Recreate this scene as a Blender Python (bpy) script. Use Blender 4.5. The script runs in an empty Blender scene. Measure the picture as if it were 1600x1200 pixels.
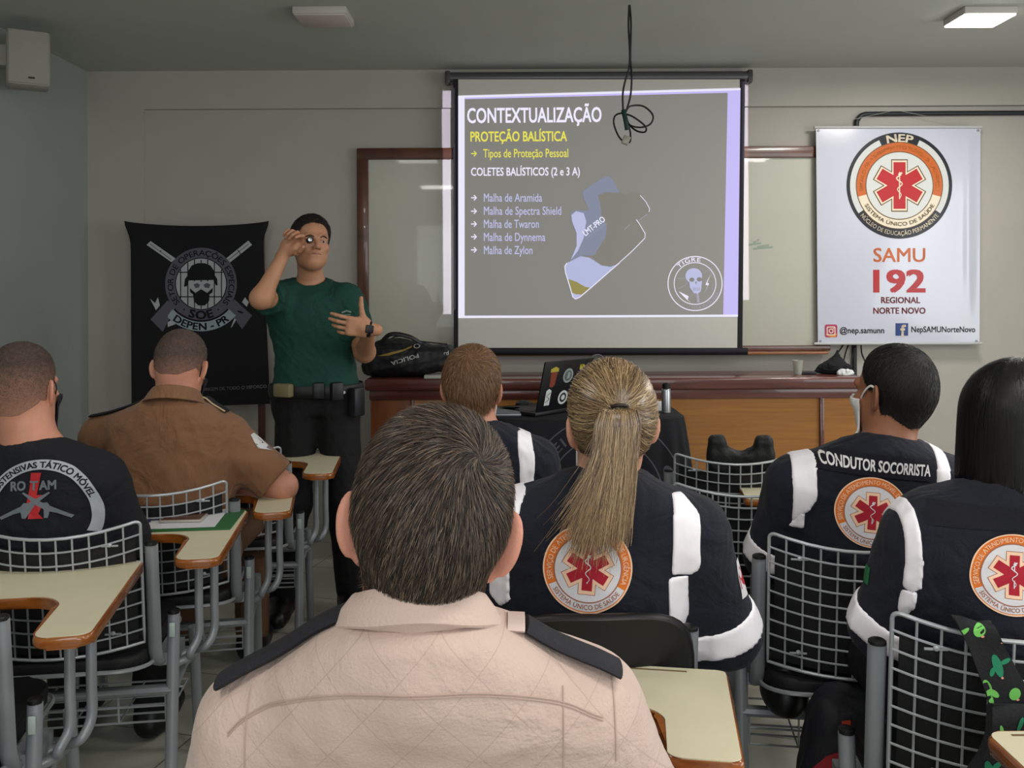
import bpy, bmesh, math, random
import numpy as np
from mathutils import Vector, Matrix, Euler
from mathutils.bvhtree import BVHTree

random.seed(7)
np.random.seed(7)
SC = bpy.context.scene
COL = SC.collection

# ------------------------------------------------------------------ camera
F_PX, CAM_H, HOR = 1400.0, 1.42, 450.0      # focal length in px of a 1600 px wide frame, eye height, horizon row
ROLL = math.radians(0.28)
cam_d = bpy.data.cameras.new('camera')
cam_d.sensor_fit = 'HORIZONTAL'
cam_d.sensor_width = 36.0
cam_d.lens = F_PX * 36.0 / 1600.0
cam_d.shift_y = -(600.0 - HOR) / 1600.0
cam_d.clip_start = 0.05
cam = bpy.data.objects.new('camera', cam_d)
COL.objects.link(cam)
cam.matrix_world = Matrix.Translation((0, 0, CAM_H)) @ Matrix.Rotation(math.radians(90), 4, 'X') @ Matrix.Rotation(-ROLL, 4, 'Z')
SC.camera = cam

# ------------------------------------------------------------------ world, exposure
SC.view_settings.view_transform = 'Standard'
SC.view_settings.look = 'None'
SC.view_settings.gamma = 1.0
SC.view_settings.use_curve_mapping = False
SC.view_settings.exposure = -0.15
wd = bpy.data.worlds.new('world')
SC.world = wd
wd.use_nodes = True
wd.node_tree.nodes['Background'].inputs[0].default_value = (0.8, 0.85, 0.9, 1)
wd.node_tree.nodes['Background'].inputs[1].default_value = 0.05

CEIL = 2.73
WALL_Y = 5.4
def area_light(name, loc, size, power, color=(1, 0.98, 0.95), size_y=None):
    l = bpy.data.lights.new(name, 'AREA')
    l.shape = 'RECTANGLE'
    l.size = size
    l.size_y = size_y or size
    l.energy = power
    l.color = color
    o = bpy.data.objects.new(name, l)
    COL.objects.link(o)
    o.location = loc
    return o
LAMPS = [(2.25, 4.3, 24), (-0.91, 2.1, 7), (2.3, 2.1, 24), (-0.91, -0.2, 18), (0.75, 0.7, 17), (2.3, -0.2, 18)]
for lx, ly, lp in LAMPS:
    area_light('panel_light', (lx, ly, CEIL - 0.075), 0.38, lp, (1.0, 0.965, 0.92))

# fill lamps added at rear and right, no windows built, to brighten the ceiling
wl = area_light('rear_fill_light', (0.6, -2.5, 1.6), 4.0, 76, (0.93, 0.97, 1.0), 1.5)
wl.rotation_euler = (math.radians(90), 0, 0)
wl = area_light('side_fill_light', (4.12, 1.6, 1.6), 1.5, 66, (0.93, 0.98, 1.0), 3.2)
wl.rotation_euler = (0, math.radians(90), 0)

# ------------------------------------------------------------------ helpers
def P(px, py, Y):
    """a point of the room seen at (px, py) of the photograph at distance Y"""
    dx, dy = px - 800.0, HOR - py
    c, s = math.cos(ROLL), math.sin(ROLL)
    dx, dy = dx * c + dy * s, -dx * s + dy * c
    return Vector((dx * Y / F_PX, Y, CAM_H + dy * Y / F_PX))

def lin(c):
    return tuple((x / 12.92 if x <= 0.04045 else ((x + 0.055) / 1.055) ** 2.4) for x in [v / 255.0 for v in c])

MATS = {}
def mat(name, rgb, rough=0.6, metal=0.0, spec=0.4, bump=0.0, bscale=200.0, var=0.0, vscale=8.0, emit=None, estr=1.0, coat=0.0, trans=0.0, sheen=0.0, detail=3.0, fold=0.0, fscale=9.0):
    if name in MATS:
        return MATS[name]
    m = bpy.data.materials.new(name)
    m.use_nodes = True
    nt = m.node_tree
    b = nt.nodes['Principled BSDF']
    c = lin(rgb) + (1.0,)
    b.inputs['Base Color'].default_value = c
    b.inputs['Roughness'].default_value = rough
    b.inputs['Metallic'].default_value = metal
    b.inputs['Specular IOR Level'].default_value = spec
    b.inputs['Coat Weight'].default_value = coat
    b.inputs['Transmission Weight'].default_value = trans
    b.inputs['Sheen Weight'].default_value = sheen
    if emit:
        b.inputs['Emission Color'].default_value = lin(emit) + (1.0,)
        b.inputs['Emission Strength'].default_value = estr
    tc = None
    if var or bump or fold:
        tc = nt.nodes.new('ShaderNodeTexCoord')
    if var:
        n = nt.nodes.new('ShaderNodeTexNoise')
        n.inputs['Scale'].default_value = vscale
        n.inputs['Detail'].default_value = 4
        nt.links.new(tc.outputs['Object'], n.inputs['Vector'])
        r = nt.nodes.new('ShaderNodeMapRange')
        r.inputs['From Min'].default_value = 0.3
        r.inputs['From Max'].default_value = 0.7
        r.inputs['To Min'].default_value = 1 - var
        r.inputs['To Max'].default_value = 1 + var
        nt.links.new(n.outputs['Fac'], r.inputs['Value'])
        mx = nt.nodes.new('ShaderNodeMix')
        mx.data_type = 'RGBA'
        mx.blend_type = 'MULTIPLY'
        mx.inputs['Factor'].default_value = 1.0
        mx.inputs['A'].default_value = c
        nt.links.new(r.outputs['Result'], mx.inputs['B'])
        nt.links.new(mx.outputs['Result'], b.inputs['Base Color'])
    if bump:
        n = nt.nodes.new('ShaderNodeTexNoise')
        n.inputs['Scale'].default_value = bscale
        n.inputs['Detail'].default_value = detail
        nt.links.new(tc.outputs['Object'], n.inputs['Vector'])
        bp = nt.nodes.new('ShaderNodeBump')
        bp.inputs['Strength'].default_value = bump
        bp.inputs['Distance'].default_value = 0.004
        nt.links.new(n.outputs['Fac'], bp.inputs['Height'])
        nt.links.new(bp.outputs['Normal'], b.inputs['Normal'])
        if fold:
            n2 = nt.nodes.new('ShaderNodeTexNoise')
            n2.inputs['Scale'].default_value = fscale
            n2.inputs['Detail'].default_value = 3
            n2.inputs['Distortion'].default_value = 1.4
            nt.links.new(tc.outputs['Object'], n2.inputs['Vector'])
            b2 = nt.nodes.new('ShaderNodeBump')
            b2.inputs['Strength'].default_value = fold
            b2.inputs['Distance'].default_value = 0.03
            nt.links.new(n2.outputs['Fac'], b2.inputs['Height'])
            nt.links.new(b2.outputs['Normal'], bp.inputs['Normal'])
    MATS[name] = m
    return m

def wood(name, rgb, rgb2, rough=0.35, scale=(2, 30, 30), coat=0.2):
    if name in MATS:
        return MATS[name]
    m = bpy.data.materials.new(name)
    m.use_nodes = True
    nt = m.node_tree
    b = nt.nodes['Principled BSDF']
    b.inputs['Roughness'].default_value = rough
    b.inputs['Coat Weight'].default_value = coat
    tc = nt.nodes.new('ShaderNodeTexCoord')
    mp = nt.nodes.new('ShaderNodeMapping')
    mp.inputs['Scale'].default_value = scale
    n = nt.nodes.new('ShaderNodeTexNoise')
    n.inputs['Scale'].default_value = 2.0
    n.inputs['Detail'].default_value = 6
    n.inputs['Distortion'].default_value = 0.6
    cr = nt.nodes.new('ShaderNodeValToRGB')
    cr.color_ramp.elements[0].position = 0.3
    cr.color_ramp.elements[0].color = lin(rgb2) + (1,)
    cr.color_ramp.elements[1].position = 0.7
    cr.color_ramp.elements[1].color = lin(rgb) + (1,)
    nt.links.new(tc.outputs['Object'], mp.inputs['Vector'])
    nt.links.new(mp.outputs['Vector'], n.inputs['Vector'])
    nt.links.new(n.outputs['Fac'], cr.inputs['Fac'])
    nt.links.new(cr.outputs['Color'], b.inputs['Base Color'])
    MATS[name] = m
    return m

def hair_mat(name, cols, rough=0.45, spec=0.35):
    """strand colours vary from strand to strand"""
    if name in MATS:
        return MATS[name]
    m = bpy.data.materials.new(name)
    m.use_nodes = True
    nt = m.node_tree
    b = nt.nodes['Principled BSDF']
    b.inputs['Roughness'].default_value = rough
    b.inputs['Specular IOR Level'].default_value = spec
    g = nt.nodes.new('ShaderNodeNewGeometry')
    cr = nt.nodes.new('ShaderNodeValToRGB')
    els = cr.color_ramp.elements
    while len(els) < len(cols):
        els.new(0.5)
    for i, c in enumerate(cols):
        els[i].position = i / max(1, len(cols) - 1)
        els[i].color = lin(c) + (1,)
    nt.links.new(g.outputs['Random Per Island'], cr.inputs['Fac'])
    nt.links.new(cr.outputs['Color'], b.inputs['Base Color'])
    MATS[name] = m
    return m

def tag(o, label, cat, group=None, kind=None):
    if label: o['label'] = label
    if cat: o['category'] = cat
    if group: o['group'] = group
    if kind: o['kind'] = kind
    return o

def empty(name, loc=(0, 0, 0), rz=0.0):
    o = bpy.data.objects.new(name, None)
    COL.objects.link(o)
    o.location = loc
    o.rotation_euler = (0, 0, rz)
    o.empty_display_size = 0.1
    return o

class MB:
    """collects shapes of one mesh"""
    def __init__(self):
        self.v, self.f, self.mi, self.sm = [], [], [], []
    def add(self, verts, faces, m=0, smooth=False):
        o = len(self.v)
        self.v += [tuple(p) for p in verts]
        for f in faces:
            self.f.append([i + o for i in f])
            self.mi.append(m)
            self.sm.append(smooth)
        return self
    def box(self, c, h, m=0, R=None):
        vs = []
        for x in (-1, 1):
            for y in (-1, 1):
                for z in (-1, 1):
                    p = Vector((x * h[0], y * h[1], z * h[2]))
                    if R is not None: p = R @ p
                    vs.append(p + Vector(c))
        return self.add(vs, [(0, 1, 3, 2), (4, 6, 7, 5), (0, 4, 5, 1), (2, 3, 7, 6), (0, 2, 6, 4), (1, 5, 7, 3)], m)
    def rbox(self, c, h, r, m=0, R=None, seg=2):
        bm = bmesh.new()
        bmesh.ops.create_cube(bm, size=2.0)
        for v in bm.verts: v.co = Vector((v.co.x * h[0], v.co.y * h[1], v.co.z * h[2]))
        bmesh.ops.bevel(bm, geom=bm.edges[:], offset=min(r, min(h) * 0.98), segments=seg, profile=0.5, affect='EDGES')
        return self.bm(bm, m, Matrix.Translation(c) @ (R.to_4x4() if R is not None else Matrix.Identity(4)))
    def bm(self, bm, m=0, M=None, smooth=True):
        bm.verts.index_update()
        vs = [(M @ v.co if M is not None else v.co.copy()) for v in bm.verts]
        fs = [[v.index for v in f.verts] for f in bm.faces]
        bm.free()
        return self.add(vs, fs, m, smooth)
    def tube(self, pts, r, n=8, m=0, closed=False, cap=True, flat=1.0, up=None):
        pts = [Vector(p) for p in pts]
        N = len(pts)
        rs = r if isinstance(r, (list, tuple)) else [r] * N
        T = []
        for i in range(N):
            if closed: t = pts[(i + 1) % N] - pts[i - 1]
            else: t = pts[min(i + 1, N - 1)] - pts[max(i - 1, 0)]
            T.append(t.normalized() if t.length > 1e-9 else Vector((0, 0, 1)))
        ref = Vector(up) if up is not None else (Vector((0, 0, 1)) if abs(T[0].z) < 0.9 else Vector((1, 0, 0)))
        vs = []
        U = (ref - T[0] * ref.dot(T[0])).normalized()
        for i in range(N):
            U = (U - T[i] * U.dot(T[i]))
            U = U.normalized() if U.length > 1e-6 else T[i].orthogonal().normalized()
            W = T[i].cross(U)
            for k in range(n):
                a = 2 * math.pi * k / n
                vs.append(pts[i] + U * (rs[i] * math.cos(a)) + W * (rs[i] * flat * math.sin(a)))
        fs = []
        for i in range(N if closed else N - 1):
            j = (i + 1) % N
            for k in range(n):
                l = (k + 1) % n
                fs.append((i * n + k, i * n + l, j * n + l, j * n + k))
        if cap and not closed:
            fs.append(tuple(range(n - 1, -1, -1)))
            fs.append(tuple((N - 1) * n + k for k in range(n)))
        return self.add(vs, fs, m, True)
    def lathe(self, prof, c=(0, 0, 0), n=24, m=0, M=None):
        vs, fs = [], []
        for (r, z) in prof:
            for k in range(n):
                a = 2 * math.pi * k / n
                p = Vector((r * math.cos(a), r * math.sin(a), z))
                if M is not None: p = M @ p
                vs.append(p + Vector(c))
        for i in range(len(prof) - 1):
            for k in range(n):
                l = (k + 1) % n
                fs.append((i * n + k, i * n + l, (i + 1) * n + l, (i + 1) * n + k))
        fs.append(tuple(range(n - 1, -1, -1)))
        fs.append(tuple((len(prof) - 1) * n + k for k in range(n)))
        return self.add(vs, fs, m, True)
    def prism(self, outline, z0, z1, bev=0.0, m=0, seg=2, M=None):
        bm = bmesh.new()
        b = [bm.verts.new((x, y, z0)) for x, y in outline]
        t = [bm.verts.new((x, y, z1)) for x, y in outline]
        n = len(outline)
        f1 = bm.faces.new(t)
        f0 = bm.faces.new(b[::-1])
        for i in range(n):
            bm.faces.new((b[i], b[(i + 1) % n], t[(i + 1) % n], t[i]))
        if bev:
            es = list(set(list(f1.edges) + list(f0.edges)))
            bmesh.ops.bevel(bm, geom=es, offset=bev, segments=seg, profile=0.5, affect='EDGES')
        bmesh.ops.recalc_face_normals(bm, faces=bm.faces[:])
        return self.bm(bm, m, M)
    def build(self, name, mats, parent=None, smooth_angle=True):
        me = bpy.data.meshes.new(name)
        me.from_pydata(self.v, [], self.f)
        for mm in (mats if isinstance(mats, (list, tuple)) else [mats]):
            me.materials.append(mm)
        me.polygons.foreach_set('material_index', self.mi)
        me.polygons.foreach_set('use_smooth', self.sm)
        me.update()
        try:
            me.set_sharp_from_angle(angle=math.radians(40))
        except Exception:
            pass
        o = bpy.data.objects.new(name, me)
        COL.objects.link(o)
        if parent is not None: o.parent = parent
        return o

def np_obj(name, V, Fc, mats, parent=None, smooth=True, mi=None):
    me = bpy.data.meshes.new(name)
    V = np.ascontiguousarray(V, dtype=np.float32)
    Fc = np.ascontiguousarray(Fc, dtype=np.int32)
    k = Fc.shape[1]
    me.vertices.add(len(V))
    me.vertices.foreach_set('co', V.ravel())
    me.loops.add(Fc.size)
    me.loops.foreach_set('vertex_index', Fc.ravel())
    me.polygons.add(len(Fc))
    me.polygons.foreach_set('loop_start', np.arange(0, Fc.size, k, dtype=np.int32))
    me.polygons.foreach_set('loop_total', np.full(len(Fc), k, dtype=np.int32))
    for mm in (mats if isinstance(mats, (list, tuple)) else [mats]):
        me.materials.append(mm)
    if mi is not None:
        me.polygons.foreach_set('material_index', np.ascontiguousarray(mi, dtype=np.int32))
    me.polygons.foreach_set('use_smooth', np.full(len(Fc), smooth, dtype=bool))
    me.update(calc_edges=True)
    me.validate()
    o = bpy.data.objects.new(name, me)
    COL.objects.link(o)
    if parent is not None: o.parent = parent
    return o

def copy_tree(o, parent=None):
    c = o.copy()
    COL.objects.link(c)
    if parent is not None:
        c.parent = parent
    for ch in list(o.children):
        copy_tree(ch, c)
    return c

def spline(pts, n=8, closed=False):
    """Catmull-Rom through pts"""
    pts = [Vector(p) for p in pts]
    N = len(pts)
    out = []
    for i in range(N if closed else N - 1):
        if closed:
            p0, p1, p2, p3 = pts[i - 1], pts[i], pts[(i + 1) % N], pts[(i + 2) % N]
        else:
            p0, p1, p2, p3 = pts[max(i - 1, 0)], pts[i], pts[i + 1], pts[min(i + 2, N - 1)]
        for k in range(n):
            t = k / n
            out.append(0.5 * ((2 * p1) + (p2 - p0) * t + (2 * p0 - 5 * p1 + 4 * p2 - p3) * t * t + (3 * p1 - p0 - 3 * p2 + p3) * t ** 3))
    if not closed: out.append(pts[-1])
    return out

# ------------------------------------------------------------------ flat artwork (lettering, emblems) made of real polygons
_GL = {}
def _text_raw(s, bold):
    key = (s, bold)
    if key in _GL: return _GL[key]
    cu = bpy.data.curves.new('glyphs', 'FONT')
    cu.body = s
    cu.size = 1.0
    cu.offset = 0.0
    cu.resolution_u = 3
    cu.fill_mode = 'FRONT'
    o = bpy.data.objects.new('glyphs', cu)
    COL.objects.link(o)
    dg = bpy.context.evaluated_depsgraph_get()
    me = bpy.data.meshes.new_from_object(o.evaluated_get(dg))
    vs = [(v.co.x, v.co.y) for v in me.vertices]
    fs = [list(p.vertices) for p in me.polygons]
    if bold:                                    # heavier strokes: the letter laid down four times, a little apart
        v0, f0 = vs, fs
        vs, fs = [], []
        for dx_, dy_ in ((-1, -0.7), (1, -0.7), (1, 0.7), (-1, 0.7)):
            k = len(vs)
            vs += [(x + dx_ * bold * 0.9, y + dy_ * bold * 0.9) for x, y in v0]
            fs += [[i + k for i in f] for f in f0]
    bpy.data.objects.remove(o)
    bpy.data.meshes.remove(me)
    bpy.data.curves.remove(cu)
    _GL[key] = (vs, fs)
    return _GL[key]
def _width(s, bold=0.0):
    vs, _ = _text_raw(s, bold)
    if not vs: return 0.3
    return max(v[0] for v in vs) - min(v[0] for v in vs)
def _adv(c, bold=0.0):
    if c == ' ': return 0.28
    return _width('I' + c + 'I', bold) - _width('II', bold)

class Art:
    def __init__(self): self.items = []          # (verts2, faces, material index, layer)
    def raw(self, vs, fs, m, layer): self.items.append((vs, fs, m, layer))
    def poly(self, pts, m, layer, sub=0.0):
        bm = bmesh.new()
        f = bm.faces.new([bm.verts.new((x, y, 0)) for x, y in pts])
        bmesh.ops.triangulate(bm, faces=[f])
        if sub:
            for _ in range(6):
                es = [e for e in bm.edges if e.calc_length() > sub]
                if not es: break
                bmesh.ops.subdivide_edges(bm, edges=es, cuts=1)
                bmesh.ops.triangulate(bm, faces=bm.faces[:])
        bm.verts.index_update()
        self.raw([(v.co.x, v.co.y) for v in bm.verts], [[v.index for v in f.verts] for f in bm.faces], m, layer)
        bm.free()
    def rect(self, x0, y0, x1, y1, m, layer, sub=0.0): self.poly([(x0, y0), (x1, y0), (x1, y1), (x0, y1)], m, layer, sub)
    def ring(self, c, r0, r1, m, layer, a0=0.0, a1=360.0, n=64, nr=1, sx=1.0):
        vs, fs = [], []
        for j in range(nr + 1):
            r = r0 + (r1 - r0) * j / nr
            for k in range(n + 1):
                a = math.radians(a0 + (a1 - a0) * k / n)
                vs.append((c[0] + sx * r * math.cos(a), c[1] + r * math.sin(a)))
        for j in range(nr):
            for k in range(n):
                a = j * (n + 1) + k
                fs.append((a, a + n + 1, a + n + 2, a + 1) if r1 < r0 else (a, a + 1, a + n + 2, a + n + 1)[::-1])
        self.raw(vs, fs, m, layer)
    def disc(self, c, r, m, layer, n=48, nr=6, sx=1.0): self.ring(c, r * 0.001, r, m, layer, n=n, nr=nr, sx=sx)
    def line(self, pts, w, m, layer):
        vs, fs = [], []
        N = len(pts)
        for i, p in enumerate(pts):
            a, b = Vector(pts[max(i - 1, 0)]), Vector(pts[min(i + 1, N - 1)])
            t = (b - a).normalized()
            ww = w[i] if isinstance(w, (list, tuple)) else w
            nx, ny = -t.y * ww / 2, t.x * ww / 2
            vs += [(p[0] + nx, p[1] + ny), (p[0] - nx, p[1] - ny)]
        for i in range(N - 1): fs.append((2 * i, 2 * i + 1, 2 * i + 3, 2 * i + 2))
        self.raw(vs, fs, m, layer)
    def text(self, s, x, y, size, m, layer, align='L', bold=0.0, sx=1.0, rot=0.0, width=None):
        vs, fs = _text_raw(s, bold)
        x0, x1 = min(v[0] for v in vs), max(v[0] for v in vs)
        w = (x1 - x0) * size * sx
        if width:
            sx *= width / w
            w = width
        ox = {'L': 0, 'C': -w / 2, 'R': -w}[align]
        c, sn = math.cos(math.radians(rot)), math.sin(math.radians(rot))
        out = []
        for (a, b) in vs:
            u, v = (a - x0) * size * sx + ox, b * size
            out.append((x + u * c - v * sn, y + u * sn + v * c))
        self.raw(out, fs, m, layer)
    def arc_text(self, s, c, r, amid, span, size, m, layer, bottom=False, bold=0.0):
        """letters along a circle; amid / span in degrees (angle counted from +x, anticlockwise)"""
        advs = [_adv(ch, bold) for ch in s]
        tot = sum(advs)
        acc = 0.0
        for ch, ad in zip(s, advs):
            mid = (acc + ad / 2) / tot - 0.5
            acc += ad
            if ch == ' ': continue
            vs, fs = _text_raw(ch, bold)
            x0, x1 = min(v[0] for v in vs), max(v[0] for v in vs)
            a = math.radians(amid + (mid * span if bottom else -mid * span))
            sxx = min(1.4, (math.radians(span) * r / tot) / size)
            up = (math.cos(a), math.sin(a)) if not bottom else (-math.cos(a), -math.sin(a))
            ri = (up[1], -up[0])
            bx, by = c[0] + r * math.cos(a), c[1] + r * math.sin(a)
            out = []
            for (u, v) in vs:
                u = (u - (x0 + x1) / 2) * size * sxx
                v = (v - 0.35) * size
                out.append((bx + ri[0] * u + up[0] * v, by + ri[1] * u + up[1] * v))
            self.raw(out, fs, m, layer)
    def star(self, c, R, w, m, layer, rot=0.0):
        """six armed star of life"""
        pts = []
        for k in range(6):
            a = math.radians(90 + rot - 60 * k)
            d, n = Vector((math.cos(a), math.sin(a))), Vector((-math.sin(a), math.cos(a)))
            q = w / math.tan(math.radians(30))
            p = Vector(c)
            pts += [p + d * R + n * w, p + d * R - n * w]
            a2 = a - math.radians(30)
            pts.append(p + Vector((math.cos(a2), math.sin(a2))) * (w / math.sin(math.radians(30))))
        self.poly([(p.x, p.y) for p in pts], m, layer, sub=R * 0.25)
    def build(self, name, mats, fn, parent=None):
        V, Fc, mi = [], [], []
        for vs, fs, m, layer in self.items:
            o = len(V)
            V += [fn(u, v, layer) for u, v in vs]
            for f in fs:
                Fc.append([i + o for i in f])
                mi.append(m)
        me = bpy.data.meshes.new(name)
        me.from_pydata([tuple(p) for p in V], [], Fc)
        for mm in mats: me.materials.append(mm)
        me.polygons.foreach_set('material_index', mi)
        me.update()
        o = bpy.data.objects.new(name, me)
        COL.objects.link(o)
        if parent is not None: o.parent = parent
        return o

def plane_map(origin, U, V, N, dz=0.0006):
    origin, U, V, N = Vector(origin), Vector(U), Vector(V), Vector(N)
    return lambda u, v, l: origin + U * u + V * v + N * (dz * (l + 1))

def surf_map(bvh, origin, U, V, D, off=0.0015, dz=0.0005):
    """wrap flat art on a garment: cast along D"""
    origin, U, V, D = Vector(origin), Vector(U).normalized(), Vector(V).normalized(), Vector(D).normalized()
    def fn(u, v, l):
        p = origin + U * u + V * v
        h = bvh.ray_cast(p - D * 0.6, D)
        q = h[0] if h[0] is not None else bvh.find_nearest(p)[0]
        return q - D * (off + dz * l)
    return fn

def obj_bvh(o):
    me = o.data
    return BVHTree.FromPolygons([v.co.copy() for v in me.vertices], [list(p.vertices) for p in me.polygons])

# ------------------------------------------------------------------ implicit surfaces for bodies, hair and clothes
def smin(a, b, k):
    h = np.maximum(k - np.abs(a - b), 0.0) / k
    return np.minimum(a, b) - h * h * k * 0.25
def smax(a, b, k): return -smin(-a, -b, k)
def ell(x, y, z, c, r):
    px, py, pz = (x - c[0]) / r[0], (y - c[1]) / r[1], (z - c[2]) / r[2]
    k0 = np.sqrt(px * px + py * py + pz * pz) + 1e-9
    qx, qy, qz = px / r[0], py / r[1], pz / r[2]
    k1 = np.sqrt(qx * qx + qy * qy + qz * qz) + 1e-9
    return k0 * (k0 - 1.0) / k1
def cap(x, y, z, a, b, ra, rb=None):
    if rb is None: rb = ra
    a, b = np.array(a, dtype=np.float32), np.array(b, dtype=np.float32)
    ab = b - a
    L2 = float(ab @ ab) + 1e-9
    px, py, pz = x - a[0], y - a[1], z - a[2]
    t = np.clip((px * ab[0] + py * ab[1] + pz * ab[2]) / L2, 0, 1)
    return np.sqrt((px - t * ab[0]) ** 2 + (py - t * ab[1]) ** 2 + (pz - t * ab[2]) ** 2) - (ra + (rb - ra) * t)
def rbox(x, y, z, c, h, r):
    qx, qy, qz = np.abs(x - c[0]) - h[0] + r, np.abs(y - c[1]) - h[1] + r, np.abs(z - c[2]) - h[2] + r
    return np.sqrt(np.maximum(qx, 0) ** 2 + np.maximum(qy, 0) ** 2 + np.maximum(qz, 0) ** 2) + np.minimum(np.maximum(qx, np.maximum(qy, qz)), 0) - r

def axis(lo, hi, h, fine):
    """samples from lo to hi, step h, finer inside the given ranges"""
    out, x = [], lo
    while x < hi:
        out.append(x)
        st = h
        for a, b, hf in fine:
            if a - h * 0.5 <= x < b: st = min(st, hf)
        x += st
    out.append(hi)
    return np.array(out, dtype=np.float32)

class Field:
    def __init__(self, lo, hi, h, fine=((), (), ())):
        self.ax = [axis(lo[i], hi[i], h, fine[i]) for i in range(3)]
        self.D = np.full([len(a) for a in self.ax], 0.6, dtype=np.float32)
    def win(self, lo, hi):
        s = []
        for i in range(3):
            a = int(np.searchsorted(self.ax[i], lo[i]))
            b = int(np.searchsorted(self.ax[i], hi[i]))
            s.append(slice(max(a - 1, 0), b + 1))
        return tuple(s)
    def xyz(self, w=None):
        if w is None: w = (slice(None),) * 3
        return (self.ax[0][w[0]][:, None, None], self.ax[1][w[1]][None, :, None], self.ax[2][w[2]][None, None, :])
    def cap(self, a, b, ra, rb=None, k=0.02):
        r = max(ra, rb or ra) + k + 0.02
        lo = [min(a[i], b[i]) - r for i in range(3)]
        hi = [max(a[i], b[i]) + r for i in range(3)]
        w = self.win(lo, hi)
        self.D[w] = smin(self.D[w], cap(*self.xyz(w), a, b, ra, rb), k)
    def ell(self, c, r, k=0.02, R=None):
        m = max(r) + k + 0.02
        w = self.win([c[i] - m for i in range(3)], [c[i] + m for i in range(3)])
        x, y, z = self.xyz(w)
        x, y, z = x - c[0], y - c[1], z - c[2]
        if R is not None:
            x, y, z = R[0][0] * x + R[1][0] * y + R[2][0] * z, R[0][1] * x + R[1][1] * y + R[2][1] * z, R[0][2] * x + R[1][2] * y + R[2][2] * z
        self.D[w] = smin(self.D[w], ell(x, y, z, (0, 0, 0), r), k)
    def local(self, c, R, s, ext):
        w = self.win([c[i] - ext for i in range(3)], [c[i] + ext for i in range(3)])
        x, y, z = self.xyz(w)
        x, y, z = (x - c[0]) / s, (y - c[1]) / s, (z - c[2]) / s
        lx = R[0][0] * x + R[1][0] * y + R[2][0] * z
        ly = R[0][1] * x + R[1][1] * y + R[2][1] * z
        lz = R[0][2] * x + R[1][2] * y + R[2][2] * z
        return w, lx, ly, lz
    def mesh(self, D=None):
        D = self.D if D is None else D
        ax, ay, az = self.ax
        S = D < 0
        n0, n1, n2 = S.shape
        cnt = np.zeros((n0 - 1, n1 - 1, n2 - 1), dtype=np.uint8)
        for i in (0, 1):
            for j in (0, 1):
                for k in (0, 1):
                    cnt += S[i:n0 - 1 + i, j:n1 - 1 + j, k:n2 - 1 + k]
        act = (cnt > 0) & (cnt < 8)
        I, J, K = np.nonzero(act)
        idx = np.full(act.shape, -1, dtype=np.int32)
        idx[I, J, K] = np.arange(len(I))
        acc = np.zeros((len(I), 3), dtype=np.float64)
        num = np.zeros(len(I))
        corners = [(i, j, k) for i in (0, 1) for j in (0, 1) for k in (0, 1)]
        val = {c: D[I + c[0], J + c[1], K + c[2]].astype(np.float64) for c in corners}
        pos = {c: np.stack([ax[I + c[0]], ay[J + c[1]], az[K + c[2]]], 1).astype(np.float64) for c in corners}
        for a in corners:
            for d in range(3):
                if a[d]: continue
                b = tuple(1 if q == d else a[q] for q in range(3))
                va, vb = val[a], val[b]
                m = (va < 0) != (vb < 0)
                t = np.where(m, va / np.where(m, va - vb, 1.0), 0.0)
                acc += np.where(m[:, None], pos[a] + (pos[b] - pos[a]) * t[:, None], 0.0)
                num += m
        V = acc / np.maximum(num, 1)[:, None]
        faces = []
        for d in range(3):
            e1, e2 = (d + 1) % 3, (d + 2) % 3
            sl_a, sl_b = [slice(1, -1)] * 3, [slice(1, -1)] * 3
            sl_a[d], sl_b[d] = slice(0, -1), slice(1, None)
            A, B = S[tuple(sl_a)], S[tuple(sl_b)]
            for flip, M in ((False, A & ~B), (True, ~A & B)):
                q = np.nonzero(M)
                p = [q[0].copy(), q[1].copy(), q[2].copy()]
                p[e1] = p[e1] + 1
                p[e2] = p[e2] + 1
                def g(o1, o2):
                    r = [p[0].copy(), p[1].copy(), p[2].copy()]
                    r[e1] = r[e1] - 1 + o1
                    r[e2] = r[e2] - 1 + o2
                    return idx[r[0], r[1], r[2]]
                quad = np.stack([g(0, 0), g(1, 0), g(1, 1), g(0, 1)], 1)
                if flip: quad = quad[:, ::-1]
                faces.append(quad)
        Fc = np.concatenate(faces, 0)
        Fc = Fc[(Fc >= 0).all(1)]
        return V, Fc

def wrinkle(x, y, z, seed, scale=1.0):
    r = np.random.RandomState(seed)
    out = 0.0
    for i in range(5):
        k = r.normal(size=3) * (16 + 14 * i) * scale
        k2 = r.normal(size=3) * 14 * scale
        ph, ph2 = r.uniform(0, 6.28, 2)
        s = np.sin(k[0] * x + k[1] * y + k[2] * z + ph + 1.8 * np.sin(k2[0] * x + k2[1] * y + k2[2] * z + ph2))
        out = out + (1 - np.abs(s) * 1.6) / (1.0 + 0.5 * i)
    return out / 2.2

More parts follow.
